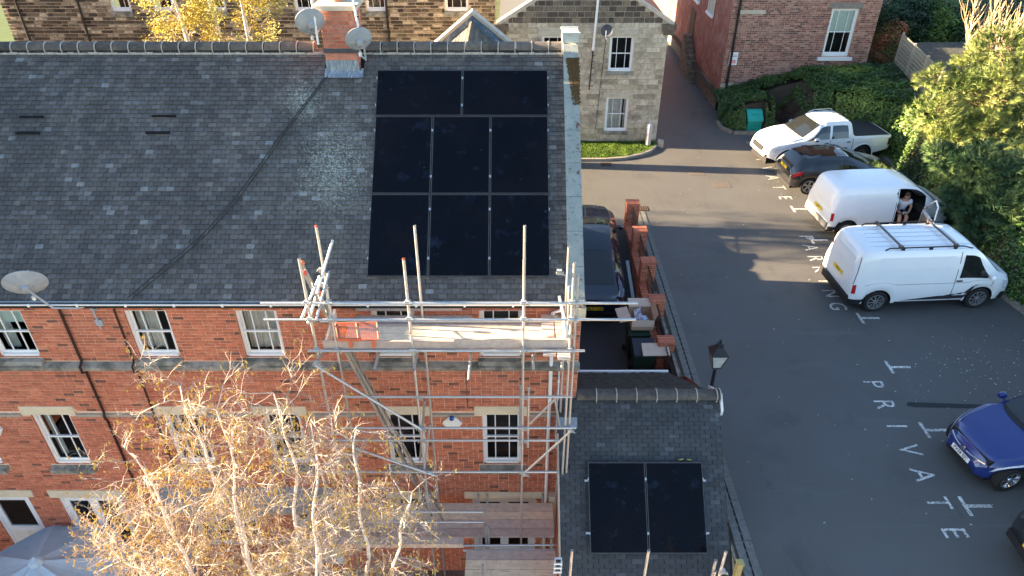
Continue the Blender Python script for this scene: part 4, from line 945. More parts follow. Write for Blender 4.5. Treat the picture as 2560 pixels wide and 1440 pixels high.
# dish on the stone house and others
def dish(name, label, c, nrm, rx, mat=dishM, arm=None, group=None, n=28, pole=None):
    """satellite dish seen from its back: shell, rim, bracket, arm; nrm is the way it points"""
    c = V3(c); nrm = V3(nrm).normalized(); t = thing(name, label, 'satellite dish', arm[-1] if arm else c, group)
    b = MB(); k = 5; prof = [(-.09 * (1 - (i / k) ** 2) * rx / .33 * 1.0, rx * i / k + .001) for i in range(k + 1)]
    b.lathe(prof + [(.012, rx), (.012, rx * .97)] + [(h + .012, r_ * .97) for h, r_ in reversed(prof[:-1])], c, nrm, n); b.build('dish_shell', mat, t, smooth=True)
    back = c - nrm * .09 * rx / .33
    b = MB(); b.obox(back - nrm * .03, (.10, .10, .06), nrm.to_track_quat('Z', 'Y').to_matrix()); b.build('bracket', greyPlM, t)
    up = V3((0, 0, 1)); up = (up - nrm * up.dot(nrm)).normalized(); sd = nrm.cross(up)
    b = MB()
    for sx, sy in ((-.07, -.05), (.09, -.02), (.0, -.12)): b.lathe([(0, .008), (.01, .008), (.012, 0)], back * .35 + (c - nrm * .075) * .65 + sd * sx * 1.2 + up * sy * 1.2, -nrm, 6)
    b.build('bolt', blackM, t, split=True)
    foot = c - up * rx * .9 - nrm * .06
    b = MB(); b.pipe([foot, foot + nrm * .35 - up * .02, foot + nrm * .42 + up * .2], .012, 5); b.build('feed_arm', greyPlM, t)
    b = MB(); b.tube(foot - up * .02 - nrm * .02, foot - up * .10 - nrm * .04, .03, n=8); b.build('receiver', M('receiver_white', (.7, .7, .68), .4), t)
    if arm: b = MB(); b.pipe([back - nrm * .02] + [V3(a) for a in arm], .02, 7); b.build('arm', greyPlM, t, smooth=True)
    return t
DN = V3((-.34, .84, .42))
dl = V3((-8.66, 10.55, -6.95))
t = dish('satellite_dish', 'large grey satellite dish above the gutter at the far left', dl, DN, .35, arm=[(-8.62, 10.62, -7.30), (-8.50, 10.72, -7.62), (-8.15, 10.82, -7.70), (-7.93, 10.92, -7.72), (-7.93, 10.95, -8.28)], group='satellite dishes')
b = MB(); b.box(-7.99, -7.86, 10.94, 10.988, -7.84, -7.72); b.box(-7.99, -7.86, 10.94, 10.988, -8.20, -8.06); b.build('wall_plate', greyPlM, t)
dish('satellite_dish', 'grey satellite dish on a bent arm left of the brick chimney', ony(775, 53, 14.35), DN, .285, arm=[(-4.02, 14.45, -3.62), (-3.86, 14.55, -3.62), (-3.77, 14.6, -3.5)], group='satellite dishes')
t = dish('satellite_dish', 'grey satellite dish in front of the right corner of the brick chimney', ony(897, 97, 14.2), DN, .26, arm=[ony(910, 120, 14.3), ony(915, 150, 14.45), (-3.10, 14.52, -4.02)], group='satellite dishes')
t = dish('satellite_dish', 'small dark round satellite dish on the wall of the stone house', (3.75, SY - .35, -7.16), (-.2, -.93, .3), .24, mat=M('dark_dish', (.07, .075, .09), .5), arm=[(3.78, SY - .02, -7.5)])
for i, (x, y, Y, zt_, lab) in enumerate(((789, 50, 14.3, -2.4, 'thin white aerial mast rising left of the brick chimney'), (900, 60, 14.3, -2.4, 'thin white aerial mast rising right of the brick chimney'))):
    p = ony(x, y + 15, Y); b = MB(); b.tube((p.x, Y, p.z - .35), (p.x - (.10 if i else 0), Y, zt_), .022, n=7)
    if i:
        for k in range(5): b.tube((p.x - k * .018, Y, p.z + .04 + k * .2), (p.x - k * .018, Y, p.z + .06 + k * .2), .027, n=7, mi=1)
    b.build('aerial_mast', [whiteM, blackM], label=lab, category='mast')
# grey bollard on the grass
b = MB(); b.lathe([(0, .12), (.80, .12), (.80, .125), (.95, .125), (1.0, .10), (1.02, 0)], (5.85, 28.9, G + .06), (0, 0, 1), 16); b.build('bollard', M('bollard_grey', (.50, .47, .46), .6, .08), smooth=True, label='grey round bollard on the grass at the corner of the stone house', category='bollard')
b = MB(); b.par((6.28, 28.9, G), (.22, -.15, 0), (.06, .3, 0), (0, 0, .25)); b.build('corner_stone', stoneTrimM, label='pale wedge of stone at the foot of the stone house corner', category='stone')
# teal grit bin
t = thing('grit_bin', 'teal plastic storage bin with a domed lid in the gap of the hedge', 'grit bin', (10.95, 30.85, G))
tealM = M('teal_plastic', (.03, .42, .33), .5, .08); gx_, gy2 = 10.95, 30.95
b = MB(); b.add([(gx_ + p[0], gy2 + p[1], G + p[2]) for p in [(-.33, -.25, .01), (.33, -.25, .01), (.33, .25, .01), (-.33, .25, .01), (-.30, -.22, .48), (.30, -.22, .48), (.30, .22, .75), (-.30, .22, .75)]], [(4, 5, 6, 7), (0, 1, 5, 4), (1, 2, 6, 5), (2, 3, 7, 6), (3, 0, 4, 7)])
for z in (.15, .3): b.box(gx_ - .2, gx_ + .2, gy2 - .27, gy2 - .24, G + z, G + z + .05)
b.build('bin_body', tealM, t)
b = MB(); b.prism([(gx_ - .35, gy2 - .28, G + .46), (gx_ - .35, gy2 - .24, G + .56), (gx_ - .35, gy2 + .10, G + .82), (gx_ - .35, gy2 + .27, G + .86), (gx_ - .35, gy2 + .27, G + .76)], (.70, 0, 0)); b.box(gx_ - .12, gx_ + .12, gy2 - .1, gy2 + .05, G + .72, G + .75); b.build('lid', tealM, t)
# alarm boxes
def alarm(x, z, s_, lab, blue=True):
    t = thing('alarm_box', lab, 'alarm box', (x, YF, z)); b = MB(); P5 = [(-.20, -.02), (-.12, -.16), (.12, -.16), (.20, -.02), (.06, .15), (-.06, .15)]
    b.prism([(x + p * s_, YF - .015, z + q * s_) for p, q in P5], (0, -.05, 0)); n = len(P5)
    top = [(x + p * s_ * .8, YF - .10, z + q * s_ * .8) for p, q in P5]; bot = [(x + p * s_, YF - .065, z + q * s_) for p, q in P5]
    for i in range(n): b.quad(bot[i], bot[(i + 1) % n], top[(i + 1) % n], top[i])
    b.poly(top); b.build('case', M('alarm_white', (.74, .74, .68), .4, .03), t)
    if blue: q = MB(); q.lathe([(0, .05), (.04, .05), (.05, .02), (.05, 0)], (x, YF - .08, z + .15 * s_), (0, -1, .3), 12); q.build('strobe', M('blue_lens', (.02, .06, .35), .2), t)
    wtext('SECURE ALARM', x, YF - .1005, z - .10 * s_, .03, greyT, t)
alarm(-1.27, -10.77, 1.05, 'white six sided alarm box with a blue light between two first floor windows')
alarm(-11.15, -10.95, 1.2, 'white alarm box cut by the left edge, left of the first floor window', False)
b = MB(); p = ony(1384, 1238, YF); b.box(p.x - .12, p.x + .12, YF - .17, YF - .012, p.z - .14, p.z + .14); b.tube((p.x, YF - .08, p.z - .14), (p.x, YF - .08, GG), .035, n=7); b.build('hopper_box', lintM, label='small cream hopper box on the brick wall right of the white downpipe', category='hopper')
# blue grey parasol in the garden
pu = thing('garden_parasol', 'large pale blue garden parasol at the bottom left corner', 'parasol', (-10.3, 9.5, GG))
hx, hy, hz = -10.39, 9.55, -13.55
parM = M('parasol_cloth', (.38, .50, .60), .8, .08, 4); b = MB(); R_ = 1.75
rim = [(hx + R_ * math.cos(math.pi * (k + .5) / 4), hy + R_ * math.sin(math.pi * (k + .5) / 4), hz - .72) for k in range(8)]
for k in range(8):
    a, c = V3(rim[k]), V3(rim[(k + 1) % 8]); top = V3((hx, hy, hz)); n = 6; pr = None
    for i in range(n + 1):
        t_ = i / n; q = [top.lerp(a.lerp(c, j / 4), t_) - V3((0, 0, .07 * math.sin(math.pi * j / 4) * math.sin(math.pi * min(1, t_ * .9)) + .02 * t_)) for j in range(5)]
        if pr: [b.quad(pr[j], pr[j + 1], q[j + 1], q[j]) for j in range(4)]
        pr = q
    a2 = a - V3((0, 0, .12)); c2 = c - V3((0, 0, .12)); b.quad(a - V3((0, 0, .02)), c - V3((0, 0, .02)), c2, a2)
b.build('canopy', parM, pu)
b = MB(); b.lathe([(.0, .16), (.10, .13), (.14, .05), (.2, 0)], (hx, hy, hz - .06), (0, 0, 1), 8); b.build('cap', parM, pu)
b = MB(); b.tube((hx, hy, GG), (hx, hy, hz), .03); b.build('pole', greyPlM, pu)
b = MB(); b.lathe([(0, .3), (.08, .3), (.1, .05), (.3, .05)], (hx, hy, GG), (0, 0, 1), 16); b.build('base', greyPlM, pu)
# folded blue-grey cover beside it
b = MB(); r = random.Random(5); n = 14
def cv(i, j):
    x = -9.75 + 2.3 * i / n; y = 8.7 + 2.0 * j / n; return (x, y, -14.55 + .10 * noise.noise(V3((x * 1.3, y * 1.3, 3))) - .25 * (i / n) ** 3)
for i in range(n):
    for j in range(n): b.quad(cv(i, j), cv(i + 1, j), cv(i + 1, j + 1), cv(i, j + 1))
t = thing('covered_table', 'blue grey cloth cover over garden furniture beside the parasol', 'cover', (-8.6, 9.6, GG)); b.build('cloth_cover', M('cover_cloth', (.22, .29, .38), .8, .1, 3), t, smooth=True)
b = MB(); [b.box(x, x + .06, y, y + .06, GG, -14.7) for x in (-9.5, -7.8) for y in (8.9, 10.3)]; b.build('leg', greyPlM, t, split=True)
# ================================================================== scaffolding
sc = thing('scaffolding', 'galvanised tube scaffold with timber platforms at the right end of the brick house', 'scaffold', (-1, 9.85, GG))
TR = .0242
def tube(p, q, name='scaffold_tube', r=TR, cap=None):
    b = MB(); b.tube(p, q, r, n=10, cap=False)
    d = (V3(q) - V3(p)).normalized()
    b.lathe([(0, r), (0, r * .8), (-.10, r * .8)], q, d, 10); b.lathe([(0, r), (0, r * .8), (.10, r * .8)], p, d, 10)
    o = b.build(name, steelM, sc, smooth=True)
    if cap: c_ = MB(); c_.lathe([(-.02, r * 1.12), (.0, r * 1.12), (.002, r * .8)], q, d, 10); c_.build('end_cap', cap, o)
    return o
def coup(p, s_=1.0):
    b = MB(); b.obox(p, (.085 * s_, .07 * s_, .075 * s_), Matrix.Rotation(random.uniform(-.3, .3), 3, 'Z')); p = V3(p); b.tube(p + V3((-.05, -.02, .03)), p + V3((-.05, -.10, .03)), .008, n=5); b.tube(p + V3((.03, -.02, -.04)), p + V3((.10, -.04, -.04)), .008, n=5); b.obox(p + V3((.06, -.04, 0)), (.03, .03, .06), Matrix.Rotation(.5, 3, 'X')); b.build('coupler', coupM, sc)
YO, YI = 9.85, 10.78; ZP = -8.0
sx_out = [-3.46, -3.10, -1.76, .20, 1.02]; tops = [-6.02, -6.60, -6.02, -6.02, -6.10]
sx_in = [-3.38, -1.68, .22, 1.00]
for i, (x, zt_) in enumerate(zip(sx_out, tops)): tube((x, YO, GG if i in (0, 2, 3, 4) else -8.2), (x, YO, zt_), cap=redM if i == 2 else None)
for i, x in enumerate(sx_in): tube((x, YI, GG), (x, YI, -5.92 if i < 3 else -6.35), cap=redM if i == 0 else None)
tube((1.10, YO + .02, GG), (1.10, YO + .02, -6.35)); tube((1.02, YO + .3, -8.4), (.98, YO + .3, -6.75))
def X_at(px_, py_, Y): return ony(px_, py_, Y).x
for py_, x0, x1, cap in ((757, 652, 1595, None), (798, 660, 1590, None)):
    a = ony(x0, py_ + 5, YO - .05); c = ony(x1, py_ - 3, YO - .05); zz = (a.z + c.z) / 2; tube((a.x, YO - .05, zz), (c.x, YO - .05, zz)); 
    for x in sx_out: coup((x, YO - .02, zz))
a = ony(770, 877, YO - .05); c = ony(1462, 874, YO - .05); tube((a.x, YO - .05, a.z), (c.x, YO - .05, a.z)); tube((a.x, YI - .08, a.z - .02), (1.25, YI - .08, a.z - .02))
for x in sx_out: coup((x, YO - .02, a.z))
for y_, x0, x1, Y in ((992, 860, 1432, YO), (1070, 850, 1440, YO - .05), (1101, 820, 1395, YO), (1180, 790, 1392, YO - .05)):
    p = ony(x0, y_, Y); q = ony(x1, y_, Y); tube((p.x, Y, p.z), (q.x, Y, p.z)); [coup((x, Y, p.z), .8) for x in (-1.76, .20)]
# transoms poking out towards the front
for px_, z in ((945, None), (1042, None), (1178, None), (1335, None), (1406, None)):
    x = X_at(px_, 885, YO); f_ = -.35 if px_ != 1178 else -.62; tube((x, YI + .02, ZP - .075), (x - .02, YO + f_, ZP - .085))
# platforms
def board(x0, x1, y0, y1, z, name='scaffold_board', th=.038, tint=None, dzz=0.):
    b = MB(); b.tint = random.random() if tint is None else tint; b.par((x0, y0, z), (x1 - x0, 0, dzz), (0, y1 - y0 - .006, 0), (0, 0, th)); o = b.build(name, boardM, sc)
    e = MB(); 
    return o
for k, (x0, x1, t_) in enumerate(((-3.05, .78, .75), (-3.05, .62, .95), (-3.05, .60, .8), (-3.1, .58, .3))): board(x0, x1, 9.93 + k * .229, 9.93 + k * .229 + .223, ZP, tint=t_)
board(-2.95, -.95, 10.90, 10.97, ZP + .18, th=.20, tint=.1); board(-2.95, -.75, 10.83, 10.88, ZP + .05, th=.05, tint=.1)
for k, x in enumerate((.55, .80)): b = MB(); b.tint = .3 + .3 * k; b.par((x, 9.72 - .1 * k, ZP + .041), (.223, 0, 0), (0, 1.22 + .1 * k, 0), (0, 0, .038)); b.build('scaffold_board', boardM, sc)
def toe(x0, x1, Y, z, h=.225, tint=.4): b = MB(); b.tint = tint; b.box(x0, x1, Y, Y + .038, z, z + h); b.build('toe_board', boardM, sc)
toe(-3.33, -1.02, YO - .012, ZP + .06, tint=.05); toe(-1.02, 1.0, YO + .03, ZP + .07, tint=.2)
b = MB(); b.tint = .6; b.box(.93, .968, YO + .05, YI, ZP, ZP + .225); b.build('toe_board', boardM, sc)
b = MB(); b.tint = .7; b.par((-3.30, YO + .02, ZP + .02), (.0, .85, .10), (.0, -.03, .25), (.038, 0, 0)); b.build('toe_board', boardM, sc)
ZQ = -13.17
for k in range(4): board(-4.6, .92, 9.86 + k * .229, 9.86 + k * .229 + .223, ZQ, tint=(.25, .45, .85, .6)[k])
board(-4.2, -1.05, 9.62, 9.82, ZQ - .02, th=.12, tint=.5)
for k in range(7): board(-.98, .93, 9.30 - k * .229, 9.523 - k * .229, ZQ - .02, tint=(.35, .95, 1., .2, .6, .9, .5)[k])
for yy, zz in ((9.66, ZQ + .0), (9.56, ZQ - .03)): tube((-1.05, yy, zz), (.93, yy, zz + .02))
p = ony(880, 1275, YO - .05); q = ony(1208, 1268, YO - .05); tube((p.x - .6, YO - .1, p.z), (q.x, YO - .1, p.z)); p = ony(880, 1300, YO - .05); tube((p.x - .6, YO - .1, p.z), (q.x, YO - .1, p.z))
for xx, yb, zt_ in ((-.56, YO - .12, -12.55), (-.50, YO - .14, -12.60), (-.66, YO - .16, -12.80)): tube((xx, yb, GG), (xx, yb, zt_))
tube((-.60, 8.9, GG), (-.60, 8.9, -12.75))
# the lower inner standards and short spurs by the ground floor door
for px_, yt, yb in ((1195, 1236, 1256), (1218, 1236, 1256), (1357, 1236, 1256)): x = X_at(px_, yt, YI); tube((x, YI, GG), (x, YI, ony(px_, yt, YI).z))
for px_, yt in ((1302, 960), (1322, 966)): p = ony(px_, yt, YO + .1); tube((p.x, YO + .1, p.z - 1.6), (p.x, YO + .1, p.z))
# braces
def brace(a, b_, Y, Y2=None): p = ony(*a, Y); q = ony(*b_, Y if Y2 is None else Y2); tube(p, q)
brace((785, 912), (1055, 1075), YO - .08); brace((870, 1115), (1090, 1190), YO - .08); brace((1010, 1275), (1115, 1360), YO - .1)
brace((1310, 1183), (1430, 1075), YO - .08); brace((1325, 1060), (1395, 990), YO + .2); brace((1062, 1000), (1050, 1150), YO + .1, YI - .05); brace((1060, 1180), (1075, 1060), YO + .1); brace((1385, 985), (1400, 1070), YO + .25)
brace((770, 810), (832, 600), YO - .05, YI + .02); brace((755, 795), (800, 690), YO - .1, YO + .3); brace((790, 803), (822, 680), YO - .1, YI)
brace((1420, 838), (1398, 740), YO - .12, YO + .2); brace((795, 900), (830, 850), YO - .1, YI)
coup(ony(792, 908, YO - .05)); coup(ony(1055, 1072, YO - .05)); coup(ony(1420, 838, YO)); coup(ony(1398, 680, YO)); coup(ony(803, 675, YI)); coup(ony(810, 712, YI)); coup(ony(1312, 1185, YO)); coup(ony(1425, 1075, YO - .05))
# scaffold tubes standing in front of the annex
ex_ = thing('scaffold_posts', 'short scaffold tubes rising in front of the annex eaves at the bottom', 'scaffold', (2.6, 7.2, GG))
_sc = sc; sc = ex_
for px_, py_, Y, dx in ((1430, 1376, 7.35, .0), (1622, 1376, 7.35, 0), (1815, 1380, 7.35, -.05), (1790, 1400, 7.45, .06), (1788, 1428, 7.3, .06)): p = ony(px_, py_, Y); tube((p.x + dx - (.0 if px_ < 1700 else .0), Y, GG), p)
coup(ony(1806, 1428, 7.35)); sc = _sc
b = MB(); 
for x, y0, y1, z0, z1 in ((.86, 8.05, 8.09, -13.3, -12.55), (.86, 8.55, 8.59, -13.3, -12.55)): b.box(x - .16, x + .12, y0, y1, z0, z1)
p = ony(1396, 1400, 8.3)
t = thing('vent_unit', 'white louvred vent unit at the left foot of the annex roof', 'vent', (p.x, 8.3, -13.2))
b = MB(); b.box(p.x - .07, p.x + .07, 8.26, 8.34, p.z - .3, p.z + .02); 
for k in range(3): b.box(p.x - .09, p.x + .07, 8.22, 8.26, p.z - .30 + k * .13, p.z - .26 + k * .13)
b.build('case', whiteM, t); b = MB(); [b.box(p.x - .05, p.x + .04, 8.235, 8.262, p.z - .25 + k * .13, p.z - .19 + k * .13) for k in range(3)]; b.build('louvre', blackM, t, split=True)
pq = onz(1850, 1408, G + .9); b = MB(); b.box(pq.x - .05, pq.x + .05, pq.y - .05, pq.y + .05, G, G + .9); b.box(pq.x - .065, pq.x + .065, pq.y - .065, pq.y + .065, G + .9, G + .93); b.build('wooden_post', M('yellow_timber', (.42, .33, .13), .8, .15), label='short yellowish timber post beside the drain channel at the bottom edge', category='post')
# ladders
def ladder(label, A, B, n, wd, caps):
    A, B = V3(A), V3(B); t = thing('ladder', label, 'ladder', A, 'ladders through the scaffold'); d = (B - A).normalized(); s_ = V3((.35, -.94, 0)); s_ = (s_ - d * s_.dot(d)).normalized(); u_ = d.cross(s_)
    for sg in (-1, 1):
        b = MB(); b.par(A + s_ * (sg * wd / 2) - s_ * .013 - u_ * .03, s_ * .024, u_ * .045, B - A); o = b.build('stile', M('aluminium', (.30, .30, .29), .45, .1, metal=.6), t)
        if caps: c_ = MB(); c_.lathe([(-.04, .042), (.015, .042), (.03, .02), (.03, 0)], B + s_ * (sg * wd / 2), d, 10); c_.build('end_cap', MATS['orange_plastic'] if sg < 0 else redM, t)
    for k in range(n): p = A + (B - A) * ((k + .5) / n); b = MB(); b.tube(p - s_ * wd / 2, p + s_ * wd / 2, .014, n=6); b.build('rung', MATS['aluminium'], t)
ladder('aluminium ladder with orange end caps sticking up through the top platform', (-1.85, 10.55, -13.1), ony(757, 668, 10.2), 24, .36, True)
ladder('second aluminium ladder section lying just right of the capped one', (-1.55, 10.35, -13.1), ony(800, 742, 10.5), 20, .34, True)
# orange mesh guard
t = thing('mesh_guard', 'orange plastic mesh guard hooked on the toe board of the top platform', 'mesh guard', (-2.5, 9.85, ZP))
a0 = ony(838, 808, 10.15); a1 = ony(942, 806, 10.15); b0 = ony(845, 848, 9.86); b1 = ony(946, 848, 9.86)
g = MB()
for i in range(21): g.tube(a0.lerp(a1, i / 20), b0.lerp(b1, i / 20), .003, n=3, cap=False)
for i in range(15): g.tube(a0.lerp(b0, i / 14), a1.lerp(b1, i / 14), .003, n=3, cap=False)
for p, q in ((a0, a1), (b0, b1), (a0, b0), (a1, b1), (a0.lerp(a1, .5), b0.lerp(b1, .5))): g.tube(p, q, .011, n=5)
g.build('mesh_panel', orangeM, t)
g = MB(); g.box(b0.x, b0.x + .42, 9.80, 9.835, b0.z - .0, b0.z + .05)
g.build('strap', orangeM, t)
for xx in (b0.x + .2, b0.x + .60): g = MB(); g.box(xx, xx + .05, 9.79, 9.83, b0.z - .14, b0.z + .02); g.build('hook', orangeM, t)
# ================================================================== vehicles
def pr1(pts, x):
    if x <= pts[0][0]: return pts[0][1]
    for i in range(len(pts) - 1):
        if x <= pts[i + 1][0]:
            a, b = pts[i], pts[i + 1]; return a[1] + (b[1] - a[1]) * (x - a[0]) / (b[0] - a[0])
    return pts[-1][1]
carglassM = M('car_glass', (.012, .014, .015), .04, .1, 2, spec=.8)
rubberM = M('tyre_rubber', (.02, .02, .02), .85, .2, 20); alloyM = M('alloy', (.45, .45, .46), .3, .1, 10, metal=.8)
trimM = M('black_trim', (.018, .018, .02), .55, .1, 10); gapM = M('panel_gap', (.05, .055, .06), .7)
lampM = M('headlight', (.60, .64, .68), .08, .3, 18, spec=.9); tailM = M('tail_light', (.45, .01, .02), .15, .2, 15, spec=.7); chromeM = M('chrome', (.7, .7, .72), .12, .05, 5, metal=.95)
yplM = M('yellow_plate', (.80, .55, .02), .5); wplM = M('white_plate', (.72, .72, .70), .5)
class Car:
    def __init__(s, name, label, cat, spec, paint):
        s.sp = spec; s.paint = paint
        s.root = thing(name, label, cat, (0, 0, 0)); WM[s.root.name] = Matrix()
    def place(s, loc, yaw, pitch=0.):
        s.root.matrix_world = Matrix.Translation(loc) @ Matrix.Rotation(yaw, 4, 'Z') @ Matrix.Rotation(-pitch, 4, 'Y')
    def sm(s, key, x):
        h = s.sp.get('smooth', .07); p = s.sp[key]; return (pr1(p, x - h) + 2 * pr1(p, x) + pr1(p, x + h)) / 4 if 0.02 < x < s.sp['L'] - .02 else pr1(p, x)
    def zb(s, x):
        z = pr1(s.sp['sill'], x)
        for xa in s.sp['axles']:
            R_ = s.sp['Ra']; d = abs(x - xa)
            if d < R_: z = max(z, s.sp['rw'] + math.sqrt(R_ * R_ - d * d) - .02)
        return z
    def sec(s, x):
        T = s.sm('zt', x); B = min(s.sm('belt', x), T - .04); w_ = s.sm('wb', x); t_ = min(s.sm('wt', x), w_); zb = min(s.zb(x), B - .08); e = min(s.sp.get('round', .09), (T - B) * .6)
        return [(w_ * .965, zb), (w_ * .995, zb + .3 * (B - zb)), (w_, zb + .62 * (B - zb)), (w_ * .97, B), ((w_ * .97 + t_) / 2 + .018, B + (T - e - B) * .52), (t_, T - e), (t_ - e * .55, T - e * .28), (t_ * .5, T - .006), (0, T + .004)]
    def pt(s, x, k, side):
        c = s.sec(x); i = min(int(k), 7); f = k - i; a, b = c[i], c[i + 1]; return V3((x, side * (a[0] + (b[0] - a[0]) * f), a[1] + (b[1] - a[1]) * f))
    def top(s, x, f):
        c = s.sec(x); y = abs(f) * c[5][0]; P_ = [c[8], c[7], c[6], c[5]]
        for i in range(3):
            if y <= P_[i + 1][0] + 1e-6: t_ = (y - P_[i][0]) / max(1e-6, P_[i + 1][0] - P_[i][0]); return V3((x, math.copysign(y, f), P_[i][1] + (P_[i + 1][1] - P_[i][1]) * t_))
        return V3((x, math.copysign(c[5][0], f), c[5][1]))
    def body(s, holes=()):
        sp = s.sp; L_ = sp['L']; xs = set([0, .02, .05, .09, L_ - .02, L_ - .05, L_ - .1, L_]); x = 0
        while x < L_: xs.add(round(x, 3)); x += .055
        for xa in sp['axles']: xs |= {xa - sp['Ra'], xa + sp['Ra'], xa - sp['Ra'] + .01, xa + sp['Ra'] - .01}
        for h in holes: xs |= {h[0], h[1]}
        xs = sorted(v for v in xs if 0 <= v <= L_)
        kk = [0, .5, 1, 1.5, 2, 2.5, 3, 3.5, 4, 4.5, 5, 6, 7, 8]
        b = MB(); cols = []
        for x in xs: cols.append([s.pt(x, k, 1) for k in kk] + [s.pt(x, k, -1) for k in reversed(kk[:-1])])
        n = len(cols[0]); base = len(b.v)
        for c in cols:
            for p in c: b.v.append(tuple(p)); b.t.append(.5)
        for i in range(len(xs) - 1):
            for j in range(n - 1):
                side = 1 if j < len(kk) - 1 else -1; k = kk[j] if side > 0 else kk[2 * len(kk) - 3 - j]
                xm = (xs[i] + xs[i + 1]) / 2; km = k + .2
                if any(h[0] < xm < h[1] and h[2] <= km <= h[3] and h[4] == side for h in holes): continue
                b.f.append((base + i * n + j, base + (i + 1) * n + j, base + (i + 1) * n + j + 1, base + i * n + j + 1)); b.m.append(0)
        b.f.append(tuple(base + j for j in range(n))); b.m.append(0); e = base + (len(xs) - 1) * n; b.f.append(tuple(e + j for j in reversed(range(n)))); b.m.append(0)
        s.bodyo = b.build('body', s.paint, s.root, smooth=True, angle=42)
        u = MB(); W_ = sp['wb'][len(sp['wb']) // 2][1]; y = W_ - .30
        u.box(.12, L_ - .14, -y, y, .17, .72); u.box(.3, L_ - .3, -W_ + .06, W_ - .06, .15, .26) if False else None
        u.build('underbody', trimM, s.root)
    def patch(s, name, mat, side, xb, xt, k0, k1, off=.006, nx=6, nk=4, label=None):
        b = MB(); g = []
        for i in range(nx + 1):
            row = []
            for j in range(nk + 1):
                t_ = j / nk; x = (xb[0] + (xb[1] - xb[0]) * i / nx) * (1 - t_) + (xt[0] + (xt[1] - xt[0]) * i / nx) * t_
                p = s.pt(x, k0 + (k1 - k0) * t_, side); row.append(p + V3((0, side * off, off * .4 if k1 > 3 else 0)))
            g.append(row)
        for i in range(nx):
            for j in range(nk): b.quad(g[i][j], g[i + 1][j], g[i + 1][j + 1], g[i][j + 1])
        return b.build(name, mat, s.root, smooth=True, label=label)
    def tpatch(s, name, mat, x0, x1, f0, f1, off=.007, nx=6, nf=8, skew=0., label=None, fx=0.):
        b = MB(); g = []
        for i in range(nx + 1):
            row = []
            for j in range(nf + 1):
                f = f0 + (f1 - f0) * j / nf; x = x0 + (x1 - x0) * i / nx + skew * abs(f) ** 2.5; p = s.top(x, f); row.append(p + V3((fx * off, 0, off)))
            g.append(row)
        for i in range(nx):
            for j in range(nf): b.quad(g[i][j], g[i + 1][j], g[i + 1][j + 1], g[i][j + 1])
        return b.build(name, mat, s.root, smooth=True, label=label)
    def wheels(s, spokes=10, rim=.22, style=alloyM, dark=False, steer=0.):
        sp = s.sp; rw = sp['rw']
        for xa in sp['axles']:
            for sd in (-1, 1):
                W_ = s.sm('wb', xa) - .015; c = V3((xa, sd * W_, rw)); ax = V3((0, sd, 0))
                if steer and xa == max(sp['axles']): ax = V3((-math.sin(steer) * sd, math.cos(steer) * sd, 0)); c = c - ax * .02
                b = MB(); b.lathe([(-.22, rw * .7), (-.22, rw * .93), (-.19, rw), (-.03, rw), (0, rw * .93), (-.005, rim + .012), (-.03, rim), (-.2, rim)], c, ax, 28); w_ = b.build('wheel', rubberM, s.root, smooth=True, angle=35)
                b = MB(); b.lathe([(-.012, rim + .006), (-.012, rim * .90), (-.05, rim * .86), (-.09, rim * .8)], c, ax, 28)
                X_ = ax.orthogonal().normalized(); Y_ = ax.cross(X_)
                for k in range(spokes):
                    a = 2 * math.pi * k / spokes; d = X_ * math.cos(a) + Y_ * math.sin(a); t_ = ax.cross(d); ww = rim * 2.2 / spokes * .42
                    b.add([c - ax * .03 + d * rim * .15 - t_ * ww * .7, c - ax * .03 + d * rim * .15 + t_ * ww * .7, c - ax * .018 + d * rim * .92 + t_ * ww, c - ax * .018 + d * rim * .92 - t_ * ww], [(0, 1, 2, 3)])
                b.lathe([(-.05, rim * .22), (-.01, rim * .2), (-.005, 0)], c, ax, 12); b.build('rim', style, w_)
                b = MB(); b.lathe([(-.10, 0), (-.10, rim * .88)], c, ax, 20); b.build('brake_disc', trimM, w_)
    def plate(s, txt, x, z, yc, mat, rear=True, tilt=0.15, size=.072, band=False):
        sg = -1 if rear else 1
        R_ = Matrix.Rotation(-sg * math.pi / 2 * 1, 4, 'Z') if False else None
        n = V3((sg, 0, tilt)).normalized(); r_ = V3((0, sg, 0)); u_ = n.cross(r_); 
        c = V3((x, yc, z)); b = MB(); b.par(c - r_ * .26 - u_ * .055, r_ * .52, u_ * .11, n * .008); p = b.build('number_plate', mat, s.root)
        mw = Matrix((r_, u_, n)).transposed().to_4x4(); mw.translation = c + n * .0095 + (r_ * .02 if band else V3())
        text_mesh(txt, .105, 'lettering', trimM, p, mw, bold=.002)
        if band: b = MB(); b.par(c - r_ * .26 - u_ * .055 + n * .008, r_ * .05, u_ * .11, n * .001); b.build('green_band', M('green_band', (.05, .4, .08), .5), p)
        return p
    def mirror(s, x, side, mat, z=None, out=.12):
        p = s.pt(x, 3.25, side); b = MB(); c = p + V3((-.02, side * out, .06)); b.lathe([(-.07, .02), (-.05, .075), (.03, .085), (.09, .05), (.10, 0)], c, (1, 0, 0), 10); b.tube(p, c, .025, n=6); m_ = b.build('wing_mirror', mat, s.root, smooth=True)
    def line(s, side, x0, x1, k0, k1, wd=.02, mat=gapM):
        s.patch('panel_line', mat, side, (x0 - wd / 2, x0 + wd / 2), (x1 - wd / 2, x1 + wd / 2), k0, k1, off=.003, nx=1, nk=6)
whiteP = M('white_car_paint', (.80, .81, .82), .25, .02, 3, spec=.5, coat=.6)
blackP = M('black_car_paint', (.012, .012, .014), .12, .05, 3, spec=.6, coat=1.0)
blueP = M('blue_car_paint', (.008, .024, .15), .2, .05, 3, spec=.5, coat=1.0)
navyP = M('dark_blue_car_paint', (.014, .018, .035), .12, .05, 3, spec=.6, coat=1.0)
def mid(a, b): return (a + b) / 2
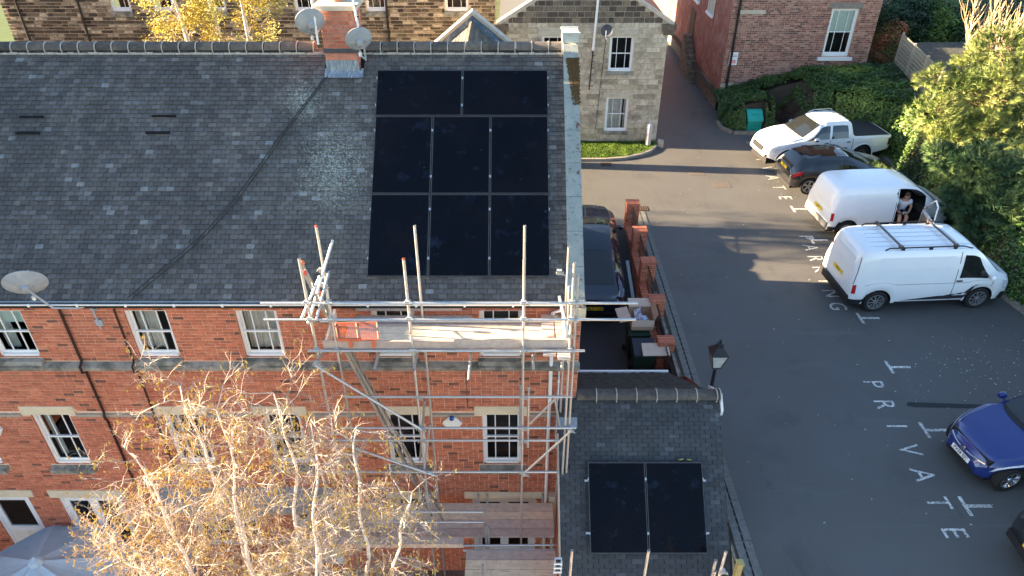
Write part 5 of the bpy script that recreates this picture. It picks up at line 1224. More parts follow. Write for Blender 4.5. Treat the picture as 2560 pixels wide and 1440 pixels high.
# ---- white panel van with roof rails and striped sill (right side towards the camera)
L_ = 4.82
v = Car('panel_van', 'white van with roof bars and black graphics along its sill, nearest of the white vehicles', 'van', dict(L=L_, axles=(.83, 3.85), rw=.345, Ra=.43, sill=[(0, .32), (.4, .30), (4.4, .30), (4.7, .26), (L_, .28)],
    zt=[(0, 1.30), (.03, 1.66), (.12, 1.86), (.25, 1.93), (.6, 1.96), (3.0, 1.96), (3.35, 1.93), (3.50, 1.86), (4.22, 1.20), (4.45, 1.10), (4.72, .98), (4.83, .85), (L_, .60)],
    belt=[(0, 1.02), (.3, 1.05), (3.4, 1.06), (4.2, 1.02), (4.7, .86), (L_, .5)], wb=[(0, .86), (.06, .92), (.3, .95), (2, .955), (3.9, .95), (4.35, .92), (4.65, .82), (4.82, .66), (L_, .5)],
    wt=[(0, .66), (.1, .74), (.4, .79), (2, .80), (3.3, .78), (3.6, .80), (4.2, .84), (4.6, .74), (4.8, .58), (L_, .45)]), whiteP)
v.body(); v.wheels(9, .24)
for sd in (-1, 1):
    v.patch('window', carglassM, sd, (3.05, 4.05), (3.07, 3.50), 3.05, 4.75)
    v.patch('side_panel', M('van_panel', (.74, .76, .79), .3, .02, 3, coat=.4), sd, (.62, 2.82), (.66, 2.80), 3.1, 4.7, off=.004, nx=8)
    v.line(sd, 2.95, 2.95, .3, 5); v.line(sd, 4.08, 4.12, .9, 3); v.patch('crease', gapM, sd, (.35, 4.0), (.35, 4.0), 2.55, 2.59, off=.003, nx=16, nk=1)
    v.patch('headlight', lampM, sd, (4.50, 4.84), (4.42, 4.76), 1.9, 2.95, off=.012); v.patch('tail_light', tailM, sd, (.02, .12), (.02, .11), 1.6, 2.7, off=.012)
    v.patch('bumper', trimM, sd, (0, .50), (0, .48), -0.02, .75, off=.02, nx=6); v.patch('bumper', trimM, sd, (4.42, 4.87), (4.48, 4.86), 0, 1.3, off=.016, nx=6)
    v.patch('sill_stripe', trimM, sd, (1.36, 3.50), (1.36, 3.50), .0, .22, off=.006, nx=14, nk=1); v.patch('sill_stripe', M('dark_graphic', (.03, .03, .035), .4), sd, (1.5, 3.55), (2.6, 3.60), .38, .95, off=.007, nx=10, nk=3)
    for q in range(3): v.patch('sill_stripe', MATS['dark_graphic'], sd, (2.75 + q * .28, 2.97 + q * .28), (2.95 + q * .28, 3.15 + q * .28), .95 + q * .13, 1.16 + q * .16, off=.008, nx=2, nk=1)
    v.mirror(3.92, sd, whiteP, out=.17); v.patch('door_handle', trimM, sd, (2.98, 3.16), (2.98, 3.16), 2.7, 2.86, off=.02, nx=2, nk=1)
    b = MB(); y = sd * .72; b.pipe([(.75, y, 1.945), (.85, y, 2.01), (2.95, y, 2.02), (3.25, y, 1.94)], .02, 6); [b.box(x, x + .09, y - .02, y + .02, 1.93, 2.0) for x in (1.2, 2.0, 2.7)]; b.build('roof_rail', trimM, v.root)
for x in (1.15, 2.72): b = MB(); b.box(x, x + .06, -.74, .74, 2.03, 2.06); [b.box(x - .02, x + .08, s_ * .70 - .05, s_ * .70 + .05, 2.0, 2.07) for s_ in (-1, 1)]; b.build('roof_bar', M('brown_bar', (.13, .10, .09), .4, metal=.5), v.root)
for k in range(5): v.tpatch('roof_rib', M('roof_rib', (.60, .62, .66), .35), .55, 2.85, -.64 + k * .30, -.61 + k * .30, off=.006, nx=8, nf=1)
v.tpatch('windscreen', carglassM, 3.56, 4.26, -.93, .93, off=.010, skew=-.06, fx=.6); v.tpatch('roof_skin', whiteP, 2.95, 3.4, -.6, .6, off=.012)
v.tpatch('wiper_panel', trimM, 4.25, 4.36, -.93, .93, off=.008, nx=2, skew=-.08)
b = MB(); b.par((-.010, -.60, 1.18), (0, 1.2, 0), (.045, 0, .50), (.008, 0, 0)); b.build('rear_window', whiteP, v.root); v.plate('VK12', -.02, .96, 0, yplM); b = MB(); b.box(-.07, .03, -.86, .86, .34, .56); b.build('bumper', trimM, v.root)
b = MB(); b.box(-.018, -.002, .62, .65, 1.45, 1.62); b.build('brake_light', tailM, v.root); v.line(-1, .02, .13, 2.8, 5)
def set_by_hub(v, rh, fh, near):
    z = G + v.sp['rw']; A, B = onz(*rh, z), onz(*fh, z); d = (B - A); yaw = math.atan2(d.y, d.x); m_ = (A + B) / 2
    R_ = Matrix.Rotation(yaw, 4, 'Z'); lc = V3((sum(v.sp['axles']) / 2, near * v.sm('wb', v.sp['axles'][0]), v.sp['rw'])); v.place(V3((m_.x, m_.y, z)) - R_ @ lc, yaw)
set_by_hub(v, (2190, 757), (2445, 748), -1)
# ---- white van with the driver's door open
L_ = 4.38
v = Car('panel_van', 'white small van with its driver door open, a man sitting in the doorway', 'van', dict(L=L_, axles=(.64, 3.43), rw=.325, Ra=.41, sill=[(0, .34), (.4, .30), (4.0, .28), (4.3, .30), (L_, .34)],
    zt=[(0, 1.25), (.04, 1.58), (.13, 1.74), (.4, 1.81), (1.2, 1.83), (2.4, 1.82), (2.75, 1.78), (2.95, 1.70), (3.55, 1.26), (3.75, 1.16), (4.10, 1.04), (4.30, .92), (L_, .70)],
    belt=[(0, .98), (.3, 1.02), (2.8, 1.04), (3.5, 1.05), (4.0, .92), (L_, .6)], wb=[(0, .84), (.06, .90), (.3, .92), (2, .925), (3.4, .92), (3.9, .89), (4.2, .78), (4.33, .64), (L_, .5)],
    wt=[(0, .62), (.1, .70), (.4, .75), (2, .755), (2.7, .74), (3.4, .80), (3.8, .80), (4.2, .64), (L_, .45)]), whiteP)
OX0, OX1 = 2.20, 3.16
v.body([(OX0, OX1, .2, 4.75, -1)]); v.wheels(14, .205, M('cream_rim', (.50, .47, .38), .4, metal=.4))
for sd in (-1, 1):
    v.patch('side_panel', M('van_panel2', (.76, .77, .78), .3, .02, 3, coat=.4), sd, (.85, 2.0), (.85, 2.0), 3.15, 4.55, off=.004, nx=8)
    v.patch('headlight', M('dark_headlight', (.10, .12, .13), .1, .4, 20, spec=.9), sd, (3.95, 4.27), (3.88, 4.18), 2.2, 2.98, off=.012); v.patch('tail_light', tailM, sd, (.015, .10), (.015, .10), 1.8, 2.95, off=.012)
    v.patch('bumper', trimM, sd, (0, .36), (0, .34), 0, .8, off=.02, nx=6); v.patch('bumper', trimM, sd, (4.0, 4.38), (4.1, 4.37), 0, 1.5, off=.016, nx=6)
    v.patch('side_moulding', trimM, sd, (1.45, 2.08), (1.60, 2.08), .75, 1.25, off=.012, nx=3, nk=1); v.line(sd, 2.16, 2.16, .3, 5)
    v.mirror(3.22, sd, M('mirror_shell', (.55, .54, .50), .3), out=.15)
v.patch('window', carglassM, 1, (2.24, 3.3), (2.26, 2.85), 3.05, 4.7)
v.tpatch('windscreen', carglassM, 2.98, 3.60, -.93, .93, off=.010, skew=-.08, fx=.6); v.tpatch('wiper_panel', trimM, 3.58, 3.74, -.95, .95, off=.008, nx=2, skew=-.16)
b = MB(); b.box(-.05, .03, -.80, .80, .38, .58); b.build('bumper', M('grey_bumper', (.22, .22, .21), .6), v.root)
v.plate('YD19', -.03, .82, 0, yplM)
# the cab seen through the open door
b = MB(); b.box(OX0 - .05, OX1 + .3, -.80, .78, .30, .36); b.box(OX0 - .08, OX0 - .04, -.80, .80, .36, 1.62); b.box(OX1 + .25, OX1 + .30, -.72, .74, .36, 1.0); b.box(OX0, OX1 + .3, .80, .83, .36, 1.0); b.build('cab_interior', trimM, v.root)
seatM = M('grey_seat', (.035, .037, .042), .9, .2, 20)
b = MB(); b.box(OX0 + .22, OX0 + .78, -.62, -.10, .55, .70); b.par((OX0 + .20, -.60, .66), (.12, 0, 0), (0, .48, 0), (-.16, 0, .70)); b.box(OX0 + .04, OX0 + .14, -.48, -.22, 1.34, 1.52); b.box(OX0 + .22, OX0 + .78, .10, .62, .55, .70); b.build('seat', seatM, v.root, split=True)
b = MB(); b.lathe([(-.012, .17), (.012, .17), (.012, .19), (-.012, .19), (-.012, .17)], (OX1 - .10, -.36, 1.02), (-.8, 0, .6), 20); b.build('steering_wheel', trimM, v.root); b = MB(); b.box(OX1, OX1 + .3, -.70, .72, .80, 1.05); b.build('dashboard', seatM, v.root)
# open door, swung out on its front hinge
b = MB(); hinge = V3((OX1, -.93, 0)); dd = V3((-.22, -.95, 0)).normalized(); nn = V3((-dd.y, dd.x, 0)) * -.06
prf = [(0, .34), (.90, .34), (1.0, .50), (1.0, 1.02), (.93, 1.55), (.60, 1.66), (.0, 1.12)]
P_ = [hinge + dd * a + V3((0, 0, z)) for a, z in [(0, .34), (.88, .36), (.98, .55), (.98, 1.04), (0, 1.04)]]
b.prism(P_, nn); fr_ = [hinge + dd * a + V3((0, 0, z)) for a, z in [(.98, 1.04), (.90, 1.56), (.62, 1.66), (.02, 1.10)]]
for i in range(3): b.tube(fr_[i] + nn / 2, fr_[i + 1] + nn / 2, .028, n=6)
do = b.build('front_door', whiteP, v.root, label='open driver door')
b = MB(); b.prism([p + nn * 1.02 for p in [hinge + dd * a + V3((0, 0, z)) for a, z in [(.10, .45), (.80, .45), (.88, .6), (.88, .95), (.10, .95)]]], nn * .25); b.build('door_card', M('tan_card', (.25, .22, .17), .8), do)
b = MB(); b.poly([fr_[0] + nn / 2, fr_[1] + nn / 2, fr_[2] + nn / 2, fr_[3] + nn / 2]); b.build('pane', glassM, do)
set_by_hub(v, (2114, 577), (2314, 569), -1); VAN = v
# ---- white pickup, front to the left
L_ = 5.30
v = Car('pickup_truck', 'white double cab pickup with a black load cover, backed against the ivy', 'pickup', dict(L=L_, axles=(1.20, 4.42), rw=.39, Ra=.48, round=.10, smooth=.04, sill=[(0, .58), (.6, .46), (1.7, .42), (4.0, .42), (4.9, .40), (L_, .5)],
    zt=[(0, 1.16), (1.66, 1.20), (1.74, 1.62), (1.85, 1.78), (2.2, 1.82), (2.9, 1.81), (3.15, 1.72), (3.85, 1.26), (4.3, 1.20), (4.9, 1.08), (5.15, .98), (5.25, .80), (L_, .7)],
    belt=[(0, 1.08), (1.7, 1.14), (3.8, 1.14), (4.6, 1.02), (5.1, .86), (L_, .6)], wb=[(0, .86), (.08, .90), (1, .925), (3.9, .93), (4.7, .92), (5.0, .84), (5.2, .70), (L_, .6)],
    wt=[(0, .82), (1.62, .86), (1.75, .72), (2.0, .68), (3.0, .66), (3.7, .80), (4.3, .86), (4.9, .80), (5.1, .70), (L_, .55)]), whiteP)
v.body(); v.wheels(12, .235, M('dark_alloy', (.16, .16, .165), .35, metal=.6), steer=-.18)
for sd in (-1, 1):
    v.patch('window', carglassM, sd, (1.92, 2.66), (1.98, 2.62), 3.08, 4.75); v.patch('window', carglassM, sd, (2.75, 3.72), (2.72, 3.10), 3.08, 4.75)
    v.line(sd, 1.70, 1.70, .2, 3); v.line(sd, 2.70, 2.70, .2, 3); v.patch('headlight', lampM, sd, (4.86, 5.18), (4.72, 5.10), 2.1, 2.98, off=.012); v.patch('tail_light', M('smoked_tail', (.07, .01, .015), .2), sd, (.01, .14), (.01, .12), 1.3, 2.8, off=.012)
    v.patch('door_handle', trimM, sd, (1.82, 1.98), (1.82, 1.98), 2.45, 2.6, off=.03, nx=2, nk=1); v.patch('door_handle', trimM, sd, (2.78, 2.94), (2.78, 2.94), 2.45, 2.6, off=.03, nx=2, nk=1)
    v.patch('side_vent', trimM, sd, (3.72, 3.90), (3.70, 3.95), 2.2, 2.5, off=.012, nx=2, nk=1); v.mirror(3.42, sd, chromeM, out=.18)
    for xa in (1.20, 4.42):
        b = MB(); rr = .50; pts = [v.pt(xa + rr * math.cos(a), .02, sd) + V3((0, sd * .03, 0)) for a in (0, math.pi)]; q = []
        for k in range(15):
            a = math.pi * k / 14; x = xa + math.cos(a) * .49; q.append(V3((x, sd * (v.sm('wb', x) + .005), v.sp['rw'] + math.sin(a) * .49)))
        b.pipe(q, .022, 5); b.build('arch_trim', whiteP, v.root)
    b = MB(); y = sd * .60; b.pipe([(1.95, y, 1.80), (2.05, y, 1.86), (2.75, y, 1.86), (3.0, y, 1.79)], .018, 6); b.build('roof_rail', alloyM, v.root)
v.tpatch('windscreen', carglassM, 3.18, 3.84, -.92, .92, off=.010, skew=-.06, fx=.6); v.tpatch('load_cover', M('load_cover', (.035, .035, .042), .7, .1, 6), .06, 1.60, -.97, .97, off=.012); v.tpatch('wiper_panel', trimM, 3.84, 3.92, -.92, .92, off=.01, nx=2, skew=-.06)
b = MB(); b.lathe([(0, .05), (.06, .01), (.09, 0)], (1.98, 0, 1.81), (-.4, 0, 1), 6); b.build('roof_fin', trimM, v.root)
b = MB(); b.box(L_ - .03, L_ + .015, -.42, .42, .64, .84); [b.box(L_ - .12, L_ - .02, s_ * .58 - .1, s_ * .58 + .1, .50, .60) for s_ in (-1, 1)]; b.build('grille', trimM, v.root)
v.plate('PX67', L_ + .02, .58, 0, wplM, rear=False)
b = MB(); b.tint = .5
p = v.pt(3.42, 1.9, 1); mw = Matrix(((-1, 0, 0, p.x + .02), (0, 0, 1, p.y + .012), (0, 1, 0, p.z + .02), (0, 0, 0, 1)))
lg = text_mesh('WPS Contracts', .13, 'lettering', M('door_print', (.20, .27, .28), .5), v.root, mw); lg.location.x = p.x - .42
mw2 = mw.copy(); mw2.translation = (p.x - .42, p.y + .012, p.z - .09); text_mesh('TEL 01670 000000', .06, 'lettering', MATS['door_print'], v.root, mw2)
b = MB(); c = V3((p.x + .10, p.y + .010, p.z - .01)); q = .09
for a in range(4): 
    e = math.pi / 2 * a; d1_, d2_ = V3((math.cos(e), 0, math.sin(e))), V3((math.cos(e + math.pi / 2), 0, math.sin(e + math.pi / 2))); b.poly([c + d1_ * q, c + d2_ * q, c + d2_ * q * .6, c + d1_ * q * .6])
b.obox(c, (.05, .004, .05), Matrix.Rotation(math.pi / 4, 3, 'Y')); b.build('logo', MATS['door_print'], v.root)
A = onz(1967, 401, G + .39); yaw = math.radians(180 + 9.5); R_ = Matrix.Rotation(yaw, 4, 'Z'); v.place(V3((A.x, A.y, G + .39)) - R_ @ V3((4.42, .92, .39)), yaw)
# ---- black hatchback nose towards the ivy
def hatch(label, paint, L_, name='hatchback_car', H=1.44, ax=(.74, 3.47), W_=.90, nose=.95, rim=.235, spokes=5, style=alloyM, cat='car'):
    v = Car(name, label, cat, dict(L=L_, axles=ax, rw=.325, Ra=.385, round=.10, smooth=.09, sill=[(0, .36), (.35, .28), (L_ - .5, .24), (L_, .28)],
        zt=[(0, .78), (.05, .94), (.18, 1.06), (.42, 1.28), (.62, 1.36), (1.1, H - .02), (1.8, H), (2.15, H - .03), (L_ - 1.27, nose + .06), (L_ - 1.1, nose + .02), (L_ - .5, nose - .11), (L_ - .15, nose - .24), (L_, .52)],
        belt=[(0, .70), (.2, .93), (.9, .95), (2.6, .93), (L_ - 1.1, nose - .04), (L_ - .4, .72), (L_, .45)],
        wb=[(0, .70), (.08, .80), (.3, W_ - .03), (1, W_), (3, W_ - .005), (L_ - .7, W_ - .02), (L_ - .3, W_ - .16), (L_ - .1, W_ - .32), (L_, .42)],
        wt=[(0, .62), (.2, .66), (.5, .60), (1, .60), (2, .61), (2.4, .66), (L_ - 1.15, .76), (L_ - .6, .72), (L_ - .25, .60), (L_, .38)]), paint)
    v.body(); v.wheels(spokes, rim, style)
    for sd in (-1, 1):
        v.patch('window', carglassM, sd, (.78, 1.15), (.92, 1.15), 3.1, 4.7, nx=3); v.patch('window', carglassM, sd, (1.19, 1.86), (1.19, 1.84), 3.08, 4.75); v.patch('window', carglassM, sd, (1.92, L_ - 1.42), (1.90, 2.28), 3.08, 4.75)
        v.patch('tail_light', tailM, sd, (.05, .36), (.08, .40), 2.35, 3.05, off=.012); v.patch('headlight', lampM, sd, (L_ - .62, L_ - .16), (L_ - .82, L_ - .26), 2.25, 3.25, off=.012, nx=8)
        v.line(sd, 1.88, 1.88, .2, 3); v.line(sd, 1.0, 1.16, 1.6, 3); v.line(sd, L_ - 1.32, L_ - 1.38, .2, 3)
        for x in (1.22, 2.02): v.patch('door_handle', paint, sd, (x, x + .16), (x, x + .16), 2.5, 2.66, off=.02, nx=2, nk=1)
        v.mirror(L_ - 1.55, sd, paint, out=.14)
    v.tpatch('windscreen', carglassM, 2.26, L_ - 1.28, -.92, .92, off=.010, skew=-.10, fx=.6); v.tpatch('wiper_panel', trimM, L_ - 1.27, L_ - 1.16, -.92, .92, off=.008, nx=2, skew=-.18)
    v.tpatch('rear_window', carglassM, .16, .56, -.85, .85, off=.012, skew=.05, fx=-.6)
    return v
v = hatch('black hatchback between the white pickup and the small white van', blackP, 4.42)
v.tpatch('sunroof', M('sunroof', (.03, .014, .010), .05, spec=.8), .95, 2.10, -.80, .80, off=.006)
v.plate('ML19', .015, .86, 0, yplM)
A = onz(2022.5, 468, G + .325); yaw = math.radians(4.0); R_ = Matrix.Rotation(yaw, 4, 'Z'); v.place(V3((A.x, A.y, G + .325)) - R_ @ V3((.74, -.90, .325)), yaw)
# ---- blue hatchback cut by the right edge
v = hatch('blue hatchback with a chrome grille bar, cut by the right edge', blueP, 4.02, H=1.48, ax=(.90, 3.42), W_=.87, nose=.99, rim=.215, spokes=8, style=chromeM)
for sd in (-1, 1):
    b = MB(); q = []
    for i in range(8):
        t_ = i / 7; yy = sd * (.08 + .42 * t_); xx = v.sp['L'] + .012 - .10 * t_ ** 2 * 1.2; q.append((xx, yy, .60 + .02 * t_))
    b.pipe(q, .022, 6); b.build('grille_bar', chromeM, v.root, smooth=True)
b = MB(); b.lathe([(0, .055), (.015, .055), (.02, .035), (.02, 0)], (v.sp['L'] + .01, 0, .605), (1, 0, .2), 14); b.build('badge', chromeM, v.root)
b = MB(); b.box(v.sp['L'] - .05, v.sp['L'] + .004, -.40, .40, .26, .36); b.build('lower_grille', trimM, v.root)
v.plate('PX58 EJC', v.sp['L'] + .02, .46, 0, wplM, rear=False)
A = onz(2533, 1209, G + .325); yaw = math.radians(180 + 10); R_ = Matrix.Rotation(yaw, 4, 'Z'); v.place(V3((A.x, A.y, G + .325)) - R_ @ V3((3.42, .86, .325)), yaw)
# ---- dark hatchback, only its tail inside the bottom right corner
v = hatch('dark hatchback of which only the tail with a yellow plate shows, bottom right', M('dark_grey_car_paint', (.018, .022, .026), .3, coat=.6), 4.0, ax=(.66, 3.1), W_=.87)
v.plate('GK14 YNB', -.02, .56, 0, yplM); b = MB(); b.box(-.06, .05, -.66, .66, .32, .50); b.build('bumper', trimM, v.root)
text_mesh('ECO', .07, 'badge_lettering', chromeM, v.root, Matrix(((0, 0, -1, -.012), (-1, 0, 0, .38), (0, 1, 0, .74), (0, 0, 0, 1))))
v.place((9.66, 8.18, G), math.radians(-2))
# ---- dark coupe SUV on the driveway
L_ = 4.75
v = Car('electric_car', 'dark blue fastback car parked on the driveway behind the stone parapet', 'car', dict(L=L_, axles=(.95, 3.80), rw=.35, Ra=.41, round=.12, smooth=.12, sill=[(0, .40), (.35, .28), (L_ - .5, .26), (L_, .30)],
    zt=[(0, .82), (.04, .98), (.16, 1.06), (.40, 1.12), (1.2, 1.42), (1.9, 1.54), (2.5, 1.55), (2.9, 1.48), (3.55, 1.10), (3.8, 1.05), (4.4, .92), (4.65, .78), (L_, .60)],
    belt=[(0, .72), (.2, .98), (1.0, 1.02), (2.6, .98), (3.6, .98), (4.3, .80), (L_, .5)], wb=[(0, .72), (.08, .82), (.35, .92), (1, .945), (3, .94), (4.1, .92), (4.5, .76), (4.65, .62), (L_, .45)],
    wt=[(0, .62), (.2, .74), (.5, .72), (1.2, .64), (2, .63), (2.8, .66), (3.5, .80), (4.2, .74), (4.6, .56), (L_, .4)]), navyP)
v.body(); v.wheels(10, .24)
v.tpatch('rear_window', carglassM, .48, 1.60, -.84, .84, off=.010, skew=.05); v.tpatch('glass_roof', M('glass_roof', (.012, .018, .03), .06, spec=.8), 1.62, 2.78, -.88, .88, off=.008); v.tpatch('windscreen', carglassM, 2.84, 3.58, -.92, .92, off=.010, skew=-.10, fx=.6)
b = MB(); b.pipe([(-.012 + .10 * abs(k / 6) ** 3, k / 6 * .70, .88) for k in range(-6, 7)], .014, 5); b.build('light_bar', M('light_bar', (.5, .5, .55), .2), v.root)
for sd in (-1, 1): v.patch('window', carglassM, sd, (1.15, 2.2), (1.35, 2.15), 3.1, 4.7); v.patch('window', carglassM, sd, (2.26, 3.35), (2.24, 2.80), 3.1, 4.7); v.mirror(3.15, sd, blackP, out=.14); v.patch('tail_light', tailM, sd, (.05, .3), (.08, .34), 2.7, 3.0, off=.012)
v.plate('BL72 KUT', -.03, .66, 0, yplM, band=True)
b = MB(); b.box(-.05, .05, -.6, .6, .34, .48); b.build('bumper', trimM, v.root)
y0 = 17.42; za, zb_ = dz(y0 + .95), dz(y0 + 3.8); v.place((2.47, y0, za - (zb_ - za) / 2.85 * .95 + .005), math.radians(89.5), math.atan2(zb_ - za, 2.85))
# ================================================================== the man sitting in the van doorway
def skin_mesh(name, joints, edges, mat, parent, sub=2, smooth=True):
    me = bpy.data.meshes.new(name); me.from_pydata([j[0] for j in joints], edges, []); me.materials.append(mat)
    o = bpy.data.objects.new(name, me); COL.objects.link(o)
    md = o.modifiers.new('skin', 'SKIN'); md.use_smooth_shade = True
    lay = me.skin_vertices[0] if me.skin_vertices else None
    if lay is None:
        bm_ = __import__('bmesh').new(); bm_.from_mesh(me); bm_.verts.layers.skin.verify(); bm_.to_mesh(me); bm_.free(); lay = me.skin_vertices[0]
    for i, j in enumerate(joints): r_ = j[1]; lay.data[i].radius = (r_, r_) if not isinstance(r_, tuple) else r_; lay.data[i].use_root = (i == 0)
    s_ = o.modifiers.new('sub', 'SUBSURF'); s_.levels = sub; s_.render_levels = sub
    adopt(o, parent); return o
VW = VAN.root.matrix_world.copy()
man = bpy.data.objects.new('person', None); COL.objects.link(man); man['label'] = 'man in a white t shirt and dark shorts sitting in the open van doorway'; man['category'] = 'person'
WM[man.name] = Matrix()
skinM = M('skin', (.50, .27, .18), .6, .05, 10); shirtM = M('white_shirt', (.62, .64, .70), .85, .05, 8); shortM = M('dark_shorts', (.03, .035, .05), .9, .1, 10); hairM = M('brown_hair', (.09, .05, .03), .9, .3, 60)
# local frame: origin on the ground under the hips, -y out of the van
pelvis = V3((0, 0, .78))
J = [((0, 0, .78), .13), ((0, -.03, .93), .125), ((0, -.08, 1.10), .15), ((0, -.12, 1.22), (.10, .09)), ((0, -.15, 1.30), .055), ((0, -.20, 1.38), (.085, .095)), ((0, -.235, 1.46), (.075, .085)),
     ((-.19, -.12, 1.21), .06), ((-.27, -.16, 1.00), .045), ((-.20, -.36, .90), .034), ((-.14, -.42, .90), .028),
     ((.19, -.12, 1.21), .06), ((.26, -.16, .99), .045), ((.14, -.34, .88), .034), ((.06, -.42, .90), .028),
     ((-.10, -.08, .76), .09), ((-.15, -.44, .78), .065), ((-.19, -.62, .42), .052), ((-.20, -.72, .13), .036), ((-.21, -.84, .07), .04), ((-.22, -.92, .06), .03),
     ((.10, -.08, .76), .09), ((.08, -.44, .76), .065), ((.02, -.52, .46), .052), ((-.03, -.50, .40), .036), ((-.05, -.60, .36), .035)]
ED = [(0, 1), (1, 2), (2, 3), (3, 4), (4, 5), (5, 6), (3, 7), (7, 8), (8, 9), (9, 10), (3, 11), (11, 12), (12, 13), (13, 14), (0, 15), (15, 16), (16, 17), (17, 18), (18, 19), (19, 20), (0, 21), (21, 22), (22, 23), (23, 24), (24, 25)]
skin_mesh('body', J, ED, skinM, man)
sh_ = [((0, -.0, .76), .15), ((0, -.03, .93), .15), ((0, -.08, 1.10), .172), ((0, -.115, 1.22), (.125, .11)), ((-.19, -.12, 1.21), .085), ((-.24, -.14, 1.08), .072), ((.19, -.12, 1.21), .085), ((.24, -.14, 1.08), .072)]
skin_mesh('t_shirt', sh_, [(0, 1), (1, 2), (2, 3), (3, 4), (4, 5), (3, 6), (6, 7)], shirtM, man)
skin_mesh('shorts', [((0, 0, .76), .15), ((-.10, -.08, .77), .115), ((-.145, -.40, .785), .092), ((.10, -.08, .77), .115), ((.08, -.40, .765), .092)], [(0, 1), (1, 2), (0, 3), (3, 4)], shortM, man)
skin_mesh('hair', [((0, -.18, 1.42), (.088, .10)), ((0, -.20, 1.50), (.088, .095)), ((0, -.24, 1.535), (.06, .07))], [(0, 1), (1, 2)], hairM, man)
skin_mesh('shoe', [((-.20, -.73, .08), .05), ((-.215, -.84, .06), .05), ((-.225, -.95, .05), .042)], [(0, 1), (1, 2)], M('pale_shoe', (.45, .42, .36), .8), man)
skin_mesh('shoe', [((-.03, -.50, .37), .05), ((-.05, -.60, .345), .05), ((-.06, -.70, .34), .042)], [(0, 1), (1, 2)], MATS['pale_shoe'], man)
for sx, c in ((-1, V3((-.13, -.43, .90))), (1, V3((.05, -.43, .90)))):
    for k in range(4): a = V3((-.02 * sx + (k - 1.5) * .017, -.0, .0)); skin_mesh('finger', [(c + a, .010), (c + a + V3((-.015 * sx, -.045 + .004 * abs(k - 1.5), .0)), .009), (c + a + V3((-.03 * sx, -.06, -.025)), .008)], [(0, 1), (1, 2)], skinM, man, sub=1)
    skin_mesh('thumb', [(c + V3((-.03 * sx, .01, .01)), .012), (c + V3((-.055 * sx, -.02, .025)), .010), (c + V3((-.06 * sx, -.045, .03)), .009)], [(0, 1), (1, 2)], skinM, man, sub=1)
fb = MB(); hd = V3((0, -.235, 1.425))
for s_ in (-1, 1): fb.lathe([(0, .012), (.008, .008), (.008, 0)], hd + V3((s_ * .032, -.078, .0)), (0, -1, -.3), 6); fb.obox(hd + V3((s_ * .088, .02, -.005)), (.012, .035, .05), Matrix())
fb.obox(hd + V3((0, -.09, -.02)), (.022, .03, .035), Matrix()); fb.obox(hd + V3((0, -.075, -.052)), (.045, .012, .010), Matrix()); fb.build('face_features', M('face_detail', (.34, .16, .11), .6), man)
man.matrix_world = VW @ Matrix.Translation((2.62, -.46, .0)) @ Matrix.Rotation(math.radians(-8), 4, 'Z')
ph_ = MB(); ph_.box(-.10, .03, -.50, -.43, .93, .94); o = ph_.build('phone', M('pale_screen', (.5, .55, .58), .2), None, label='pale phone held in both hands by the man in the van doorway', category='phone'); o.matrix_world = man.matrix_world.copy()
# ================================================================== trees, hedges, ivy
def vary(r, v, a): return v + V3((r.uniform(-a, a), r.uniform(-a, a), r.uniform(-a, a)))
barkM = M('birch_bark', [(0, (.58, .48, .42)), (1, (.80, .74, .68))], .85, .15, 6, patch=[(14, .60, .66, (.12, .09, .08), .7, (1, 1, 4))])
twigM = M('birch_twig', [(0, (.26, .18, .14)), (.5, (.42, .34, .28)), (1, (.62, .54, .46))], .8, .2, 9)
catM = M('catkin', [(0, (.45, .27, .06)), (.6, (.62, .42, .10)), (1, (.66, .50, .14))], .8, .15, 9)
def grow(r, mb, p, d, ln, rad, lev, leaves, maxlev, tipl, droop=0., spread=.7, kids=(3, 5), wig=.18, start=.25):
    n = max(3, int(ln / .16)) if lev < 2 else 4; pts = [V3(p)]; rs = [rad]; d = V3(d).normalized()
    for i in range(n):
        d = (d + V3((r.gauss(0, wig), r.gauss(0, wig), r.gauss(0, wig) - droop * (lev / maxlev) * (i / n)))).normalized()
        pts.append(pts[-1] + d * ln / n); rs.append(rad * (1 - .62 * (i + 1) / n))
    mb.tint = r.random(); mb.pipe(pts, rs, 6 if lev == 0 else (4 if lev == 1 else 3), 0 if rad > .022 else 1, cap=False)
    if lev >= maxlev: tipl.append((pts[-1], d)); tipl.append((pts[len(pts) // 2], d)); return
    nk = r.randint(*kids) + (2 if lev == 0 else 0)
    for k in range(nk):
        t_ = start + (1 - start) * (k + r.random()) / nk; i = min(int(t_ * n), n - 1); q = pts[i].lerp(pts[i + 1], t_ * n - i)
        ax = V3((r.gauss(0, 1), r.gauss(0, 1), r.gauss(.2, .6))).normalized(); nd = (d * (1 - spread * .4) + ax * spread).normalized()
        grow(r, mb, q, nd, ln * r.uniform(.42, .62), rs[i] * .66, lev + 1, leaves, maxlev, tipl, droop, spread, kids, wig, .2)
